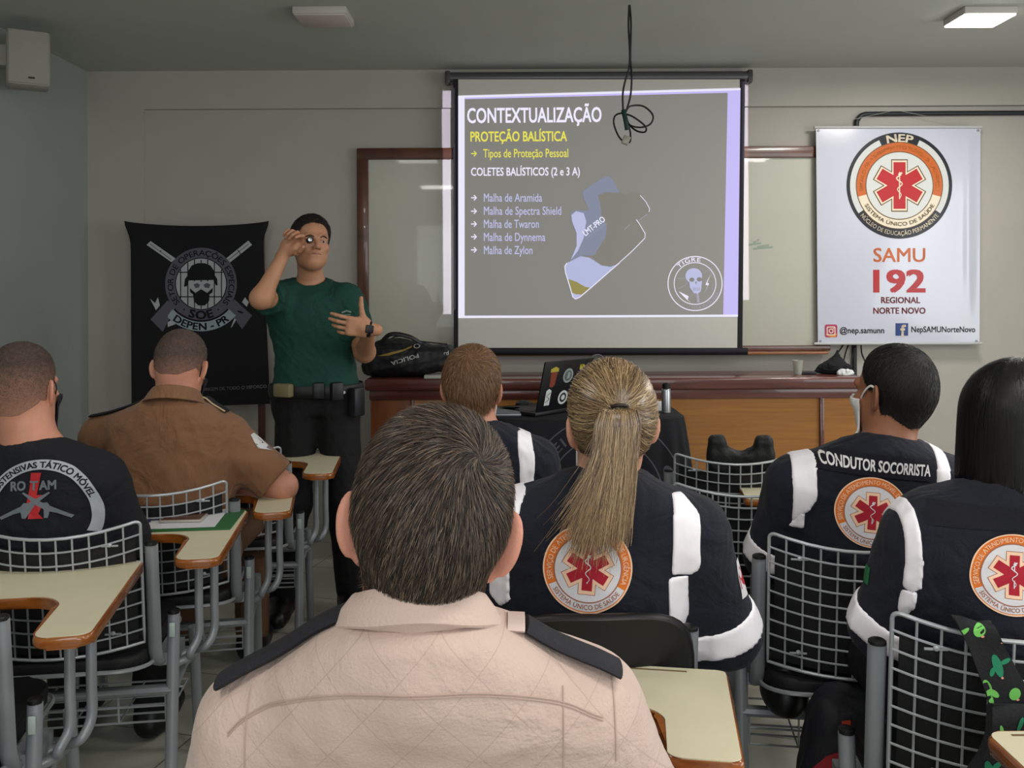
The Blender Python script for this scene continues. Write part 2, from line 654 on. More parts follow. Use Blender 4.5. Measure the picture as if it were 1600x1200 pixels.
# ------------------------------------------------------------------ people
def head_sdf(x, y, z, fem=False):
    ax = np.abs(x)
    j = 0.92 if fem else 1.0
    d = ell(x, y, z, (0, -0.012, 0.045), (0.077, 0.099, 0.088))
    d = smin(d, ell(x, y, z, (0, -0.036, 0.002), (0.067, 0.07, 0.074)), 0.03)
    d = smin(d, ell(x, y, z, (0, 0.03, -0.03), (0.064 * j, 0.062, 0.085)), 0.03)
    d = smin(d, ell(x, y, z, (0, 0.052, -0.082), (0.036 * j, 0.04, 0.032)), 0.03)
    d = smin(d, ell(ax, y, z, (0.044 * j, 0.012, -0.062), (0.018, 0.036, 0.03)), 0.03)
    d = smin(d, ell(ax, y, z, (0.045, 0.066, -0.018), (0.02, 0.02, 0.018)), 0.02)
    d = smin(d, cap(ax, y, z, (0.012, 0.09, 0.026), (0.046, 0.078, 0.026), 0.011), 0.015)
    d = smax(d, -ell(ax, y, z, (0.033, 0.101, 0.006), (0.018, 0.013, 0.011)), 0.012)
    d = smin(d, ell(ax, y, z, (0.032, 0.074, 0.006), (0.0125, 0.0125, 0.0125)), 0.004)
    d = smin(d, cap(ax, y, z, (0.02, 0.09, 0.0155), (0.045, 0.083, 0.0135), 0.0035), 0.004)
    d = smin(d, cap(x, y, z, (0, 0.091, 0.02), (0, 0.115, -0.022), 0.008, 0.012), 0.012)
    d = smin(d, ell(ax, y, z, (0.012, 0.104, -0.026), (0.009, 0.011, 0.008)), 0.006)
    d = smax(d, -ell(ax, y, z, (0.007, 0.11, -0.036), (0.004, 0.006, 0.004)), 0.004)
    d = smin(d, ell(x, y, z, (0, 0.083, -0.052), (0.026, 0.016, 0.02)), 0.015)
    d = smin(d, cap(ax, y, z, (0.0, 0.0985, -0.0485), (0.022, 0.089, -0.053), 0.005, 0.003), 0.005)
    d = smin(d, cap(ax, y, z, (0.0, 0.098, -0.0585), (0.02, 0.089, -0.0555), 0.006, 0.003), 0.005)
    d = smax(d, -cap(ax, y, z, (0.0, 0.106, -0.0535), (0.024, 0.095, -0.0545), 0.002, 0.0015), 0.004)
    return d

def ear_sdf(x, y, z, flare=42, big=1.0):
    d = None
    f = math.radians(flare)
    ax = np.abs(x)
    bx, by, bz = ax - 0.070, y + 0.004, z + 0.004
    u = (bx * math.sin(f) - by * math.cos(f)) / big
    n = (bx * math.cos(f) + by * math.sin(f)) / big
    w = bz / big
    w2 = w * 0.97 + u * 0.22
    u2 = u * 0.97 - w * 0.22 - 0.014
    e = ell(u2, n, w2, (0, 0.002, 0.002), (0.0185, 0.0055, 0.032))
    e = smin(e, ell(u2, n, w2, (-0.006, 0.002, -0.029), (0.009, 0.006, 0.011)), 0.006)
    q = np.sqrt((u2 / 0.0165) ** 2 + ((w2 - 0.004) / 0.0295) ** 2)
    rim = np.sqrt(((q - 1) * 0.019) ** 2 + (n - 0.005) ** 2) - 0.0038
    rim = np.maximum(rim, -(w2 + 0.026))
    e = smin(e, rim, 0.004)
    e = smax(e, -ell(u2, n, w2, (-0.003, 0.009, 0.0), (0.010, 0.006, 0.02)), 0.004)
    return e * big

def hand_sdf(x, y, z, curls, thumb, side):
    """x: towards the thumb, y: towards the palm side, z: along the fingers, wrist at the origin"""
    d = rbox(x, y, z, (0.002, 0.0, 0.048), (0.039, 0.0125, 0.044), 0.012)
    d = smin(d, cap(x, y, z, (0, 0, -0.03), (0, 0, 0.02), 0.024, 0.027), 0.02)
    d = smin(d, ell(x, y, z, (0.026, 0.008, 0.03), (0.017, 0.014, 0.03)), 0.012)
    roots = [(0.031, 0.0, 0.088, 0.070, 0.0088, 5), (0.0105, 0.0, 0.093, 0.078, 0.009, 1.5), (-0.0105, 0.0, 0.090, 0.072, 0.0086, -2), (-0.030, 0.0, 0.083, 0.057, 0.0078, -6)]
    for (rx, ry, rz, L, r, sp), c in zip(roots, curls):
        p = np.array([rx, ry, rz - 0.012])
        a = 0.0
        fd = None
        segs = (0.012 + L * 0.44, L * 0.31, L * 0.25)
        for i, sl in enumerate(segs):
            a += math.radians(c[i])
            q = p + sl * np.array([math.sin(math.radians(sp)) * math.cos(a), math.sin(a), math.cos(a)])
            s = cap(x, y, z, p, q, r - 0.0008 * i, r - 0.0008 * (i + 1))
            fd = s if fd is None else smin(fd, s, 0.003)
            p = q
        d = smin(d, fd, 0.006)
    p = np.array([0.03, 0.004, 0.022])
    td = None
    for (dx, dy, dz, L, r0, r1) in thumb:
        v = np.array([dx, dy, dz]); v = v / np.linalg.norm(v)
        q = p + v * L
        s = cap(x, y, z, p, q, r0, r1)
        td = s if td is None else smin(td, s, 0.004)
        p = q
    return smin(d, td, 0.010)

CURL_RELAX = [(18, 25, 15), (20, 28, 18), (24, 30, 18), (28, 32, 18)]
THUMB_RELAX = [(0.75, 0.35, 0.6, 0.034, 0.0125, 0.011), (0.35, 0.3, 0.9, 0.03, 0.0105, 0.0095), (0.2, 0.3, 0.95, 0.026, 0.0095, 0.008)]

def frame(zdir, xhint):
    z = Vector(zdir).normalized()
    x = Vector(xhint)
    x = (x - z * x.dot(z)).normalized()
    y = z.cross(x)
    return Matrix((x, y, z)).transposed()

TORSO_T = [0.0, 0.12, 0.25, 0.40, 0.55, 0.70, 0.80, 0.88, 0.94, 1.0]
TORSO_A = [0.185, 0.19, 0.175, 0.168, 0.175, 0.188, 0.19, 0.17, 0.12, 0.072]
TORSO_B = [0.12, 0.13, 0.122, 0.118, 0.122, 0.125, 0.12, 0.105, 0.085, 0.066]

class Human:
    """one person; joints are given in world space and used in the person's own space"""
    def __init__(self, origin, yaw, **c):
        self.M = Matrix.Translation(Vector(origin)) @ Matrix.Rotation(yaw, 4, 'Z')
        self.Mi = self.M.inverted()
        self.c = c
        L = lambda p: self.Mi @ Vector(p)
        for k in ('hip', 'c7', 'head', 'shL', 'shR', 'elL', 'elR', 'wrL', 'wrR', 'knL', 'knR', 'anL', 'anR'):
            p_ = Vector(c[k])
            ps_ = c.get('push', 0.0)
            if ps_:
                s_ = 1 + ps_ / c['head'][1]
                p_ = Vector((p_.x * s_, p_.y * s_, CAM_H + (p_.z - CAM_H) * s_ if k in ('c7', 'head', 'shL', 'shR', 'elL', 'elR', 'wrL', 'wrR') else p_.z))
            setattr(self, k, L(p_))
        self.ps = 1 + c.get('push', 0.0) / c['head'][1]
        self.hs = c.get('hs', 1.0)
        hy, hp, hr = [math.radians(a) for a in c.get('hrot', (0, 0, 0))]     # yaw (to the left), pitch (up), roll
        self.HR = (Matrix.Rotation(hy, 3, 'Z') @ Matrix.Rotation(hp, 3, 'X') @ Matrix.Rotation(hr, 3, 'Y'))
        self.sw = c.get('sw', 1.0)
        self.bd = c.get('bd', 1.0)
        self.kyph = c.get('kyph', 0.02)
        self.neck_r = c.get('neck', 0.056)
        self.parts = {}
    def HL(self, p):
        return self.head + self.HR @ (Vector(p) * self.hs)
    # --- torso cross sections follow the line of the back
    def torso(self, x, y, z, g):
        z0, z1 = self.hip.z - 0.06, self.c7.z + 0.02
        t = np.clip((z - z0) / (z1 - z0), 0, 1)
        a = (np.interp(t, TORSO_T, TORSO_A) * self.sw + g).astype(np.float32)
        b = (np.interp(t, TORSO_T, TORSO_B) * self.bd + g).astype(np.float32)
        xc = self.hip.x + (self.c7.x - self.hip.x) * t
        yb = (self.hip.y - 0.11) + (self.c7.y - 0.035 - self.hip.y + 0.11) * t - self.kyph * np.sin(math.pi * np.clip(t, 0, 1))
        yc = yb + (b - g)
        n = 2.5
        rho = ((np.abs(x - xc) / a) ** n + (np.abs(y - yc) / b) ** n) ** (1.0 / n)
        d = (rho - 1) * np.minimum(a, b)
        return smax(d, np.maximum(z0 - g - z, z - z1), 0.03)
    def add_torso(self, F, g, k=0.03):
        m = 0.36
        w = F.win((min(self.hip.x, self.c7.x) - m, min(self.hip.y, self.c7.y) - m, self.hip.z - 0.2), (max(self.hip.x, self.c7.x) + m, max(self.hip.y, self.c7.y) + m, self.c7.z + 0.12))
        F.D[w] = smin(F.D[w], self.torso(*F.xyz(w), g), k)
        for s in (self.shL, self.shR):
            side = -1 if s is self.shL else 1
            F.cap(self.c7 + Vector((side * 0.02, 0.012, self.c.get('trap', -0.012))), s + Vector((-side * 0.02, 0.0, 0.006)), 0.036 + g, 0.046 + g, k=0.05)
    def arm(self, F, s, e, w, r, g, frac=1.0, k=0.03, loose=0.0):
        """upper arm and forearm; frac 1 = to the elbow, 2 = to the wrist"""
        f1 = min(frac, 1.0)
        F.cap(s, s + (e - s) * f1, r[0] + g, r[0] + (r[1] - r[0]) * f1 + g + loose, k=0.05)
        if frac > 1.0:
            f2 = frac - 1.0
            F.cap(e, e + (w - e) * f2, r[1] + g + loose * 0.5, r[1] + (r[2] - r[1]) * f2 + g + loose, k=k)
    def bounds(self, pad=0.2):
        pts = [self.hip, self.c7, self.head, self.shL, self.shR, self.elL, self.elR, self.wrL, self.wrR, self.knL, self.knR, self.anL, self.anR]
        return [min(p[i] for p in pts) - pad for i in range(3)], [max(p[i] for p in pts) + pad for i in range(3)]
    # --- skin: one continuous surface
    def body(self, name, skin, hd=0.0032, hc=0.010, hands=None, hand_h=None):
        lo, hi = self.bounds(0.22)
        lo[2] = max(lo[2], 0.0) - 0.02
        hh = self.hs
        fx = [(self.head.x - 0.125 * hh, self.head.x + 0.125 * hh, hd)]
        fy = [(self.head.y - 0.14 * hh, self.head.y + 0.14 * hh, hd)]
        fz = [(self.head.z - 0.16 * hh, self.head.z + 0.15 * hh, hd)]
        if hand_h:
            for q in (self.wrL, self.wrR):
                fx.append((q.x - 0.15, q.x + 0.15, hand_h))
                fy.append((q.y - 0.15, q.y + 0.15, hand_h))
                fz.append((q.z - 0.12, q.z + 0.17, hand_h))
        F = Field(lo, hi, hc, (fx, fy, fz))
        self.add_torso(F, -0.012)
        ra = self.c.get('arm', (0.050, 0.042, 0.027))
        self.arm(F, self.shL, self.elL, self.wrL, ra, -0.002, 2.0)
        self.arm(F, self.shR, self.elR, self.wrR, ra, -0.002, 2.0)
        for kn, an, sx in ((self.knL, self.anL, -0.085), (self.knR, self.anR, 0.085)):
            hp = self.hip + Vector((sx, 0.02, 0))
            F.cap(hp, kn, 0.078, 0.052, k=0.04)
            F.cap(kn, an, 0.05, 0.036, k=0.03)
            fd = (kn - an); fd.z = 0
            fd = self.footdir
            F.cap(an + Vector((0, 0, -0.035)), an + fd * 0.12 + Vector((0, 0, -0.05)), 0.03, 0.022, k=0.02)
        # neck
        nb = self.HL((0, -0.022, -0.03))
        neck_a, neck_b = self.c7 + Vector((0, self.c.get('nby', 0.034), -0.02)), nb
        F.cap(neck_a, neck_b, self.neck_r * 1.06, self.neck_r, k=0.035)
        # head
        w, x, y, z = F.local(self.head, self.HR, self.hs, 0.22 * self.hs)
        d = head_sdf(x, y, z, self.c.get('fem', False)) * self.hs
        D0 = F.D[w].copy()
        noear = smin(D0, d, 0.025)
        self.headwin, self.headD, self.hloc, self.F = w, noear, (x, y, z), F
        if self.c.get('ears', True):
            e = ear_sdf(x, y, z, self.c.get('flare', 40), self.c.get('ear', 1.0)) * self.hs
            F.D[w] = smin(noear, e, 0.006)
        else:
            F.D[w] = noear
        # hands
        hands = hands or {}
        for key, wr, el in (('L', self.wrL, self.elL), ('R', self.wrR, self.elR)):
            h = hands.get(key, {})
            zd = h.get('dir')
            zd = (self.Mi.to_3x3() @ Vector(zd)) if zd is not None else (wr - el)
            xh = h.get('thumb_side')
            xh = (self.Mi.to_3x3() @ Vector(xh)) if xh is not None else Vector((1 if key == 'L' else -1, 0.3, 0.2))
            R = frame(zd, xh)
            if h.get('flip', key == 'R'):
                R = Matrix((R.col[0], -R.col[1], R.col[2])).transposed()
            w2, x2, y2, z2 = F.local(wr, R, 1.0, 0.24)
            hd_ = hand_sdf(x2, y2, z2, h.get('curls', CURL_RELAX), h.get('thumb', THUMB_RELAX), 1)
            F.D[w2] = smin(F.D[w2], hd_, 0.012)
        V, Fc = F.mesh()
        o = np_obj(name, V, Fc, skin)
        o.matrix_world = self.M
        self.obj = o
        return o
    footdir = Vector((0, 1, 0))
    # --- head hair as a thin closed cap over the scalp
    def hair_cap(self, m, thick=0.008, thin=0.0015, line=None, name='hair', extra=None, grow=None, vee=0.5):
        x, y, z = self.hloc
        w = self.headwin
        line = line or ([-0.14, -0.05, -0.018, 0.012, 0.04, 0.062, 0.085, 0.12], [-0.088, -0.07, -0.045, 0.0, 0.03, 0.055, 0.092, 0.105])
        zh = np.interp(y, line[0], line[1])
        zh = zh + vee * np.maximum(np.abs(x) - 0.03, 0) * np.clip((-0.03 - y) / 0.02, 0, 1)
        up = np.clip((z - zh) / 0.07, 0, 1)
        t = thin + (thick - thin) * up
        if grow is not None: t = t + grow(x, y, z)
        d = self.headD - t * self.hs
        d = smax(d, (zh - z) * self.hs * 0.8, 0.004)
        if extra is not None: d = extra(d, x, y, z)
        G = Field((0, 0, 0), (1, 1, 1), 1)
        G.ax = [self.F.ax[i][w[i]] for i in range(3)]
        V, Fc = G.mesh(d.astype(np.float32))
        self.capV, self.capF = V, Fc
        return V, Fc
    def strands(self, V, Fc, n, length, width, dirfn, lift=0.5, segs=3, droop=0.0, keep=None, seed=1):
        """hair blades rooted on a surface; dirfn gives the lie of the hair in head space"""
        r = np.random.RandomState(seed)
        A, B, C = V[Fc[:, 0]], V[Fc[:, 1]], V[Fc[:, 2]]
        Dq = V[Fc[:, 3]]
        nrm = np.cross(C - A, Dq - B)
        area = np.linalg.norm(nrm, axis=1)
        nrm = nrm / (area[:, None] + 1e-12)
        idx = r.choice(len(Fc), n, p=area / area.sum())
        s, t = r.rand(n, 1), r.rand(n, 1)
        p = (A[idx] * (1 - s) + B[idx] * s) * (1 - t) + (Dq[idx] * (1 - s) + C[idx] * s) * t
        nn = nrm[idx]
        Rm = np.array(self.HR)
        hc = np.array(self.head)
        pl = (p - hc) @ Rm / self.hs
        nl = nn @ Rm
        if keep is not None:
            kp = r.rand(n) < keep(pl[:, 0], pl[:, 1], pl[:, 2])
            p, nn, pl, nl = p[kp], nn[kp], pl[kp], nl[kp]
        n = len(p)
        dl = dirfn(pl, nl)
        dl = dl + r.normal(size=dl.shape) * 0.16
        d = dl @ Rm.T
        d = d - nn * (d * nn).sum(1, keepdims=True)
        d /= (np.linalg.norm(d, axis=1, keepdims=True) + 1e-9)
        L = (length(pl) if callable(length) else length) * (0.7 + 0.6 * r.rand(n))
        L = L[:, None]
        side = np.cross(nn, d)
        roll = r.normal(size=(n, 1)) * 0.5
        side = side * np.cos(roll) + nn * np.sin(roll)
        verts = []
        for k in range(segs + 1):
            f = k / segs
            c = p + d * L * f + nn * L * lift * f * (1 - 0.55 * f) + np.array([0, 0, -1.0]) * droop * L * f * f
            wd = width * (1 - f ** 2 * 0.85)
            verts += [c - side * wd * 0.5, c + side * wd * 0.5]
        m = 2 * (segs + 1)
        VV = np.stack(verts, 1).reshape(-1, 3)
        base = (np.arange(n) * m)[:, None]
        FF = np.concatenate([base + np.array([[2 * k, 2 * k + 1, 2 * k + 3, 2 * k + 2]]) for k in range(segs)], 0)
        return VV, FF
    def hair(self, V, Fc, sV, sF, mats, name='hair'):
        VV = np.concatenate([V, sV], 0)
        FF = np.concatenate([Fc, sF + len(V)], 0)
        mi = np.concatenate([np.zeros(len(Fc)), np.ones(len(sF))])
        return np_obj(name, VV, FF, mats, self.obj, True, mi)
    # --- clothes
    def shirt(self, m, g=0.012, frac=(2.0, 2.0), h=0.006, loose=0.006, wr=0.0028, seed=3, hem=None, name='shirt', neck_hole=0.006, wscale=1.0, hole_drop=0.0):
        lo, hi = self.bounds(0.12)
        lo[2] = self.hip.z - 0.16
        hi[2] = self.c7.z + 0.12
        pts = [self.hip, self.c7, self.shL, self.shR, self.elL, self.elR, self.wrL, self.wrR]
        for i in (0, 1):
            lo[i] = min(p[i] for p in pts) - 0.27
            hi[i] = max(p[i] for p in pts) + 0.27
        hi[2] = max(hi[2], max(p.z for p in pts) + 0.12)
        F = Field(lo, hi, h)
        self.add_torso(F, g)
        ra = self.c.get('arm', (0.050, 0.042, 0.027))
        ra2 = (ra[0], ra[1], max(ra[2], 0.03))
        x, y, z = F.xyz()
        T0 = F.D
        for s_, e_, w_, fr in ((self.shL, self.elL, self.wrL, frac[0]), (self.shR, self.elR, self.wrR, frac[1])):
            F.D = np.full_like(T0, 0.6)
            self.arm(F, s_, e_, w_, ra2, g, fr, loose=loose)
            if fr != 1.0 and fr < 2.0:            # open, straight sleeve end
                a_, b_ = (s_, e_) if fr < 1.0 else (e_, w_)
                u_ = (b_ - a_).normalized(); p_ = a_ + (b_ - a_) * (fr if fr < 1.0 else fr - 1.0)
                pl_ = (x - p_.x) * u_.x + (y - p_.y) * u_.y + (z - p_.z) * u_.z
                if fr < 1.0: F.D = smax(F.D, pl_, 0.008)
                else: F.D = np.where((x - p_.x) ** 2 + (y - p_.y) ** 2 + (z - p_.z) ** 2 < 0.16 ** 2, smax(F.D, pl_, 0.008), F.D)
            T0 = smin(T0, F.D, self.c.get('ak', 0.045))
        F.D = T0.astype(np.float32)
        near = np.abs(F.D) < 0.05
        if wr:
            n = wrinkle(x, y, z, seed, wscale)
            F.D = np.where(near, F.D - wr * n, F.D).astype(np.float32)
        if hem is not None:
            F.D = np.maximum(F.D, hem - z).astype(np.float32)
        # opening for the neck
        nb = self.HL((0, -0.022, -0.03))
        a = self.c7 + Vector((0, self.c.get('nby', 0.034), -0.02 - hole_drop))
        ax_ = (nb - a).normalized()
        dn = cap(x, y, z, a, a + ax_ * 0.3, self.neck_r + neck_hole)
        F.D = smax(F.D, -dn, 0.012).astype(np.float32)
        V, Fc = F.mesh()
        o = np_obj(name, V, Fc, m, self.obj)
        self.S = F
        self.shirt_obj = o
        self.sbvh = obj_bvh(o)
        return o
    def patch(self, name, m, region, t=0.003, F=None):
        """a layer of cloth on the garment wherever region < 0"""
        F = F or self.S
        d = np.maximum(F.D - t, region(*F.xyz())).astype(np.float32)
        V, Fc = F.mesh(d)
        if len(V) == 0: return None
        return np_obj(name, V, Fc, m, self.obj)
    def trousers(self, m, h=0.008, g=0.012, top=None, name='trousers'):
        pts = [self.hip, self.knL, self.knR, self.anL, self.anR]
        lo = [min(p[i] for p in pts) - 0.26 for i in range(3)]
        hi = [max(p[i] for p in pts) + 0.26 for i in range(3)]
        lo[2] = max(0.03, lo[2])
        F = Field(lo, hi, h)
        w = F.win((-9, -9, -9), (9, 9, 9))
        F.D[w] = smin(F.D[w], self.torso(*F.xyz(w), g - 0.002), 0.03)
        for kn, an, sx in ((self.knL, self.anL, -0.085), (self.knR, self.anR, 0.085)):
            hp = self.hip + Vector((sx, 0.02, 0))
            F.cap(hp, kn, 0.084 + g, 0.062 + g, k=0.05)
            F.cap(kn, an + (kn - an).normalized() * 0.02, 0.062 + g, 0.05 + g, k=0.03)
        x, y, z = F.xyz()
        F.D = np.where(np.abs(F.D) < 0.05, F.D - 0.004 * wrinkle(x, y, z, 11), F.D).astype(np.float32)
        F.D = np.maximum(F.D, z - (top if top is not None else self.hip.z + 0.08)).astype(np.float32)
        F.D = np.maximum(F.D, 0.055 - z).astype(np.float32)
        V, Fc = F.mesh()
        o = np_obj(name, V, Fc, m, self.obj)
        self.T = F
        return o
    def shoes(self, m):
        for an in (self.anL, self.anR):
            fd = self.footdir
            F = Field([an.x - 0.2, an.y - 0.25, an.z - 0.12], [an.x + 0.2, an.y + 0.28, an.z + 0.10], 0.006)
            zb = an.z - 0.08
            F.cap(an + Vector((0, 0, 0.02)), an + Vector((0, 0, -0.03)), 0.05, 0.048, k=0.02)
            F.cap(Vector((an.x, an.y, zb + 0.035)) - fd * 0.03, Vector((an.x, an.y, zb + 0.03)) + fd * 0.16, 0.042, 0.04, k=0.04)
            F.cap(an + Vector((0, 0, -0.02)), Vector((an.x, an.y, zb + 0.035)) + fd * 0.1, 0.045, 0.036, k=0.04)
            x, y, z = F.xyz()
            F.D = smax(F.D, zb + 0.0 - z, 0.006).astype(np.float32)
            V, Fc = F.mesh()
            np_obj('shoe', V, Fc, m, self.obj)
    def eyes(self):
        for s in (-1, 1):
            mb = MB()
            c = self.HL((s * 0.032, 0.0788, 0.006))
            R = self.HR
            M = Matrix.Translation(c) @ R.to_4x4() @ Matrix.Scale(self.hs, 4)
            prof = []
            bm = bmesh.new()
            bmesh.ops.create_uvsphere(bm, u_segments=16, v_segments=10, radius=0.0124)
            mb.bm(bm, 0, M @ Matrix.Diagonal((1.05, 1.0, 0.62, 1.0)))
            mb.lathe([(0.0005, 0.0119), (0.003, 0.01185), (0.0055, 0.0112)], n=14, m=1, M=None) if False else None
            bm = bmesh.new()
            bmesh.ops.create_uvsphere(bm, u_segments=12, v_segments=8, radius=0.0054)
            mb.bm(bm, 1, M @ Matrix.Translation((0, 0.0082, 0)))
            mb.build('eye', [mat('eye white', (176, 166, 158), 0.3), mat('iris', (45, 30, 22), 0.2)], self.obj)
    def mask(self, m, strap, front=True):
        if front:
            x, y, z = self.hloc
            d = np.abs(self.headD - 0.006 * self.hs) - 0.0022
            reg = np.maximum(np.maximum(0.045 - y + 0.0 * z, z - (-0.012)), -0.115 - z)
            d = np.maximum(d, reg * self.hs)
            G = Field((0, 0, 0), (1, 1, 1), 1)
            G.ax = [self.F.ax[i][self.headwin[i]] for i in range(3)]
            V, Fc = G.mesh(d.astype(np.float32))
            np_obj('face_mask', V, Fc, m, self.obj)
        for s in (-1, 1):
            pts = [(s * 0.060, 0.055, -0.02), (s * 0.0745, 0.03, 0.008), (s * 0.079, 0.006, 0.026), (s * 0.080, -0.012, 0.018), (s * 0.078, -0.018, -0.005), (s * 0.073, -0.006, -0.036), (s * 0.060, 0.03, -0.062), (s * 0.045, 0.058, -0.085)]
            mb = MB()
            mb.tube([self.HL(p) for p in spline(pts, 5)], 0.0032 * self.hs, n=6, flat=0.5)
            mb.build('mask_strap', strap, self.obj)
    def collar(self, m, top=0.045, leaf=0.05, flare=0.024, r=None, drop=0.02, openang=150, name='collar', tilt=None, thick=0.0035, back=0.0, wave=0.0, cx=0.0, sag=0.02):
        """folded collar running round the neck"""
        r = r or self.neck_r + 0.008
        nb = self.HL((0, -0.022, -0.03))
        a = self.c7 + Vector((cx, self.c.get('nby', 0.034), -drop))
        axd = (nb - a).normalized() if tilt is None else Vector(tilt).normalized()
        X = Vector((1, 0, 0)); X = (X - axd * X.dot(axd)).normalized()
        Yv = axd.cross(X)
        prof = [(0.0, 0.0), (0.0015, top * 0.5), (0.001, top), (0.006, top + 0.004), (0.011, top - 0.002), (0.012 + flare * 0.45, top - leaf * 0.5), (0.012 + flare, top - leaf),
                (0.012 + flare - thick, top - leaf - 0.002), (0.009 + flare * 0.4, top - leaf * 0.5), (0.0075, top - 0.006), (0.0055, top - 0.006), (0.005, top * 0.5), (0.004, 0.0)]
        vs, fs = [], []
        N = 48
        n = len(prof)
        for i in range(N + 1):
            ang = math.radians(-90 - openang + 2 * openang * i / N)
            q = abs(2 * i / N - 1)
            for (dr, zz) in prof:
                rr = r + dr + back * (1 - q)
                z2 = zz - sag * q ** 1.5 + wave * math.sin(i * 0.9)
                vs.append(a + X * (rr * math.cos(ang)) + Yv * (rr * 1.04 * math.sin(ang)) + axd * z2)
        for i in range(N):
            for k in range(n):
                l = (k + 1) % n
                fs.append((i * n + k, i * n + l, (i + 1) * n + l, (i + 1) * n + k))
        fs.append(tuple(range(n)))
        fs.append(tuple(N * n + k for k in range(n - 1, -1, -1)))
        mb = MB()
        mb.add(vs, fs, 0, True)
        return mb.build(name, m, self.obj)
    def seam(self, pts, r, m, name, D=(0, 1, 0), closed=False):
        """a thin ridge laid on the garment; pts are (x, z) seen along D"""
        out = []
        D = Vector(D)
        for p in pts:
            p = Vector(p)
            h = self.sbvh.ray_cast(p - D * 0.6, D)
            if h[0] is not None: out.append(h[0] - D * 0.0006)
        if len(out) > 2:
            mb = MB()
            mb.tube(out, r, n=6)
            return mb.build(name, m, self.obj)
    def drop(self, x, y):
        h = self.sbvh.ray_cast(Vector((x, y, 3.0)), Vector((0, 0, -1)))
        return h[0]

# ------------------------------------------------------------------ the room
XL, XR, YB = -2.54, 4.2, -2.6
def pr(px, Y): return (px - 800.0) * Y / F_PX
def structure(o): o['kind'] = 'structure'; return o

M_WALL = mat('wall paint', (177, 172, 164), 0.75, bump=0.15, bscale=60, var=0.03, vscale=3)
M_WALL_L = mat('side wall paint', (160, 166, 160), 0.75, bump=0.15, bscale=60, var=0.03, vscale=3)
M_CEIL = mat('ceiling paint', (184, 187, 180), 0.8, bump=0.1, bscale=40, var=0.03, vscale=2)
M_BLACK = mat('black cloth', (14, 14, 18), 0.85, bump=0.2, bscale=300)
M_BLACKP = mat('black plastic', (18, 18, 20), 0.45)
M_STEEL = mat('grey painted steel', (142, 146, 150), 0.36, metal=0.25, spec=0.5)
M_WIRE = mat('grey wire', (176, 180, 184), 0.35, metal=0.4)
M_WHITE = mat('white', (225, 225, 228), 0.6)

def floor_mat():
    m = bpy.data.materials.new('floor tiles')
    m.use_nodes = True
    nt = m.node_tree
    b = nt.nodes['Principled BSDF']
    tc = nt.nodes.new('ShaderNodeTexCoord')
    mp = nt.nodes.new('ShaderNodeMapping')
    mp.inputs['Rotation'].default_value = (0, 0, math.radians(14))
    br = nt.nodes.new('ShaderNodeTexBrick')
    br.offset = 0.0
    br.inputs['Scale'].default_value = 1.0
    br.inputs['Brick Width'].default_value = 0.42
    br.inputs['Row Height'].default_value = 0.42
    br.inputs['Mortar Size'].default_value = 0.003
    br.inputs['Color1'].default_value = lin((172, 172, 160)) + (1,)
    br.inputs['Color2'].default_value = lin((180, 180, 168)) + (1,)
    br.inputs['Mortar'].default_value = lin((110, 108, 100)) + (1,)
    nt.links.new(tc.outputs['Object'], mp.inputs['Vector'])
    nt.links.new(mp.outputs['Vector'], br.inputs['Vector'])
    n = nt.nodes.new('ShaderNodeTexNoise')
    n.inputs['Scale'].default_value = 3
    n.inputs['Detail'].default_value = 6
    nt.links.new(tc.outputs['Object'], n.inputs['Vector'])
    r = nt.nodes.new('ShaderNodeMapRange')
    r.inputs['To Min'].default_value = 0.8
    r.inputs['To Max'].default_value = 1.15
    nt.links.new(n.outputs['Fac'], r.inputs['Value'])
    mx = nt.nodes.new('ShaderNodeMix')
    mx.data_type = 'RGBA'
    mx.blend_type = 'MULTIPLY'
    mx.inputs['Factor'].default_value = 1
    nt.links.new(br.outputs['Color'], mx.inputs['A'])
    nt.links.new(r.outputs['Result'], mx.inputs['B'])
    nt.links.new(mx.outputs['Result'], b.inputs['Base Color'])
    b.inputs['Roughness'].default_value = 0.3
    return m

structure(MB().box(((XL + XR) / 2, (YB + WALL_Y) / 2, -0.05), ((XR - XL) / 2 + 0.2, (WALL_Y - YB) / 2 + 0.2, 0.05)).build('floor', floor_mat()))
structure(MB().box(((XL + XR) / 2, (YB + WALL_Y) / 2, CEIL + 0.05), ((XR - XL) / 2 + 0.2, (WALL_Y - YB) / 2 + 0.2, 0.05)).build('ceiling', M_CEIL))
wb = MB()
wb.box(((XL + XR) / 2, WALL_Y + 0.05, CEIL / 2), ((XR - XL) / 2 + 0.2, 0.05, CEIL / 2))
xcol, zbeam = pr(229, WALL_Y), P(700, 170, WALL_Y).z
wb.box(((XL + xcol) / 2, WALL_Y - 0.016, CEIL / 2), ((xcol - XL) / 2, 0.016, CEIL / 2))
wb.box(((xcol + XR) / 2, WALL_Y - 0.016, (zbeam + CEIL) / 2), ((XR - xcol) / 2, 0.016, (CEIL - zbeam) / 2))
structure(wb.build('wall_back', M_WALL))
structure(MB().box((XL - 0.05, (YB + WALL_Y) / 2, CEIL / 2), (0.05, (WALL_Y - YB) / 2, CEIL / 2)).build('wall_left', M_WALL_L))
structure(MB().box((XR + 0.05, (YB + WALL_Y) / 2, CEIL / 2), (0.05, (WALL_Y - YB) / 2, CEIL / 2)).build('wall_right', M_WALL))
structure(MB().box(((XL + XR) / 2, YB - 0.05, CEIL / 2), ((XR - XL) / 2, 0.05, CEIL / 2)).build('wall_rear', M_WALL))

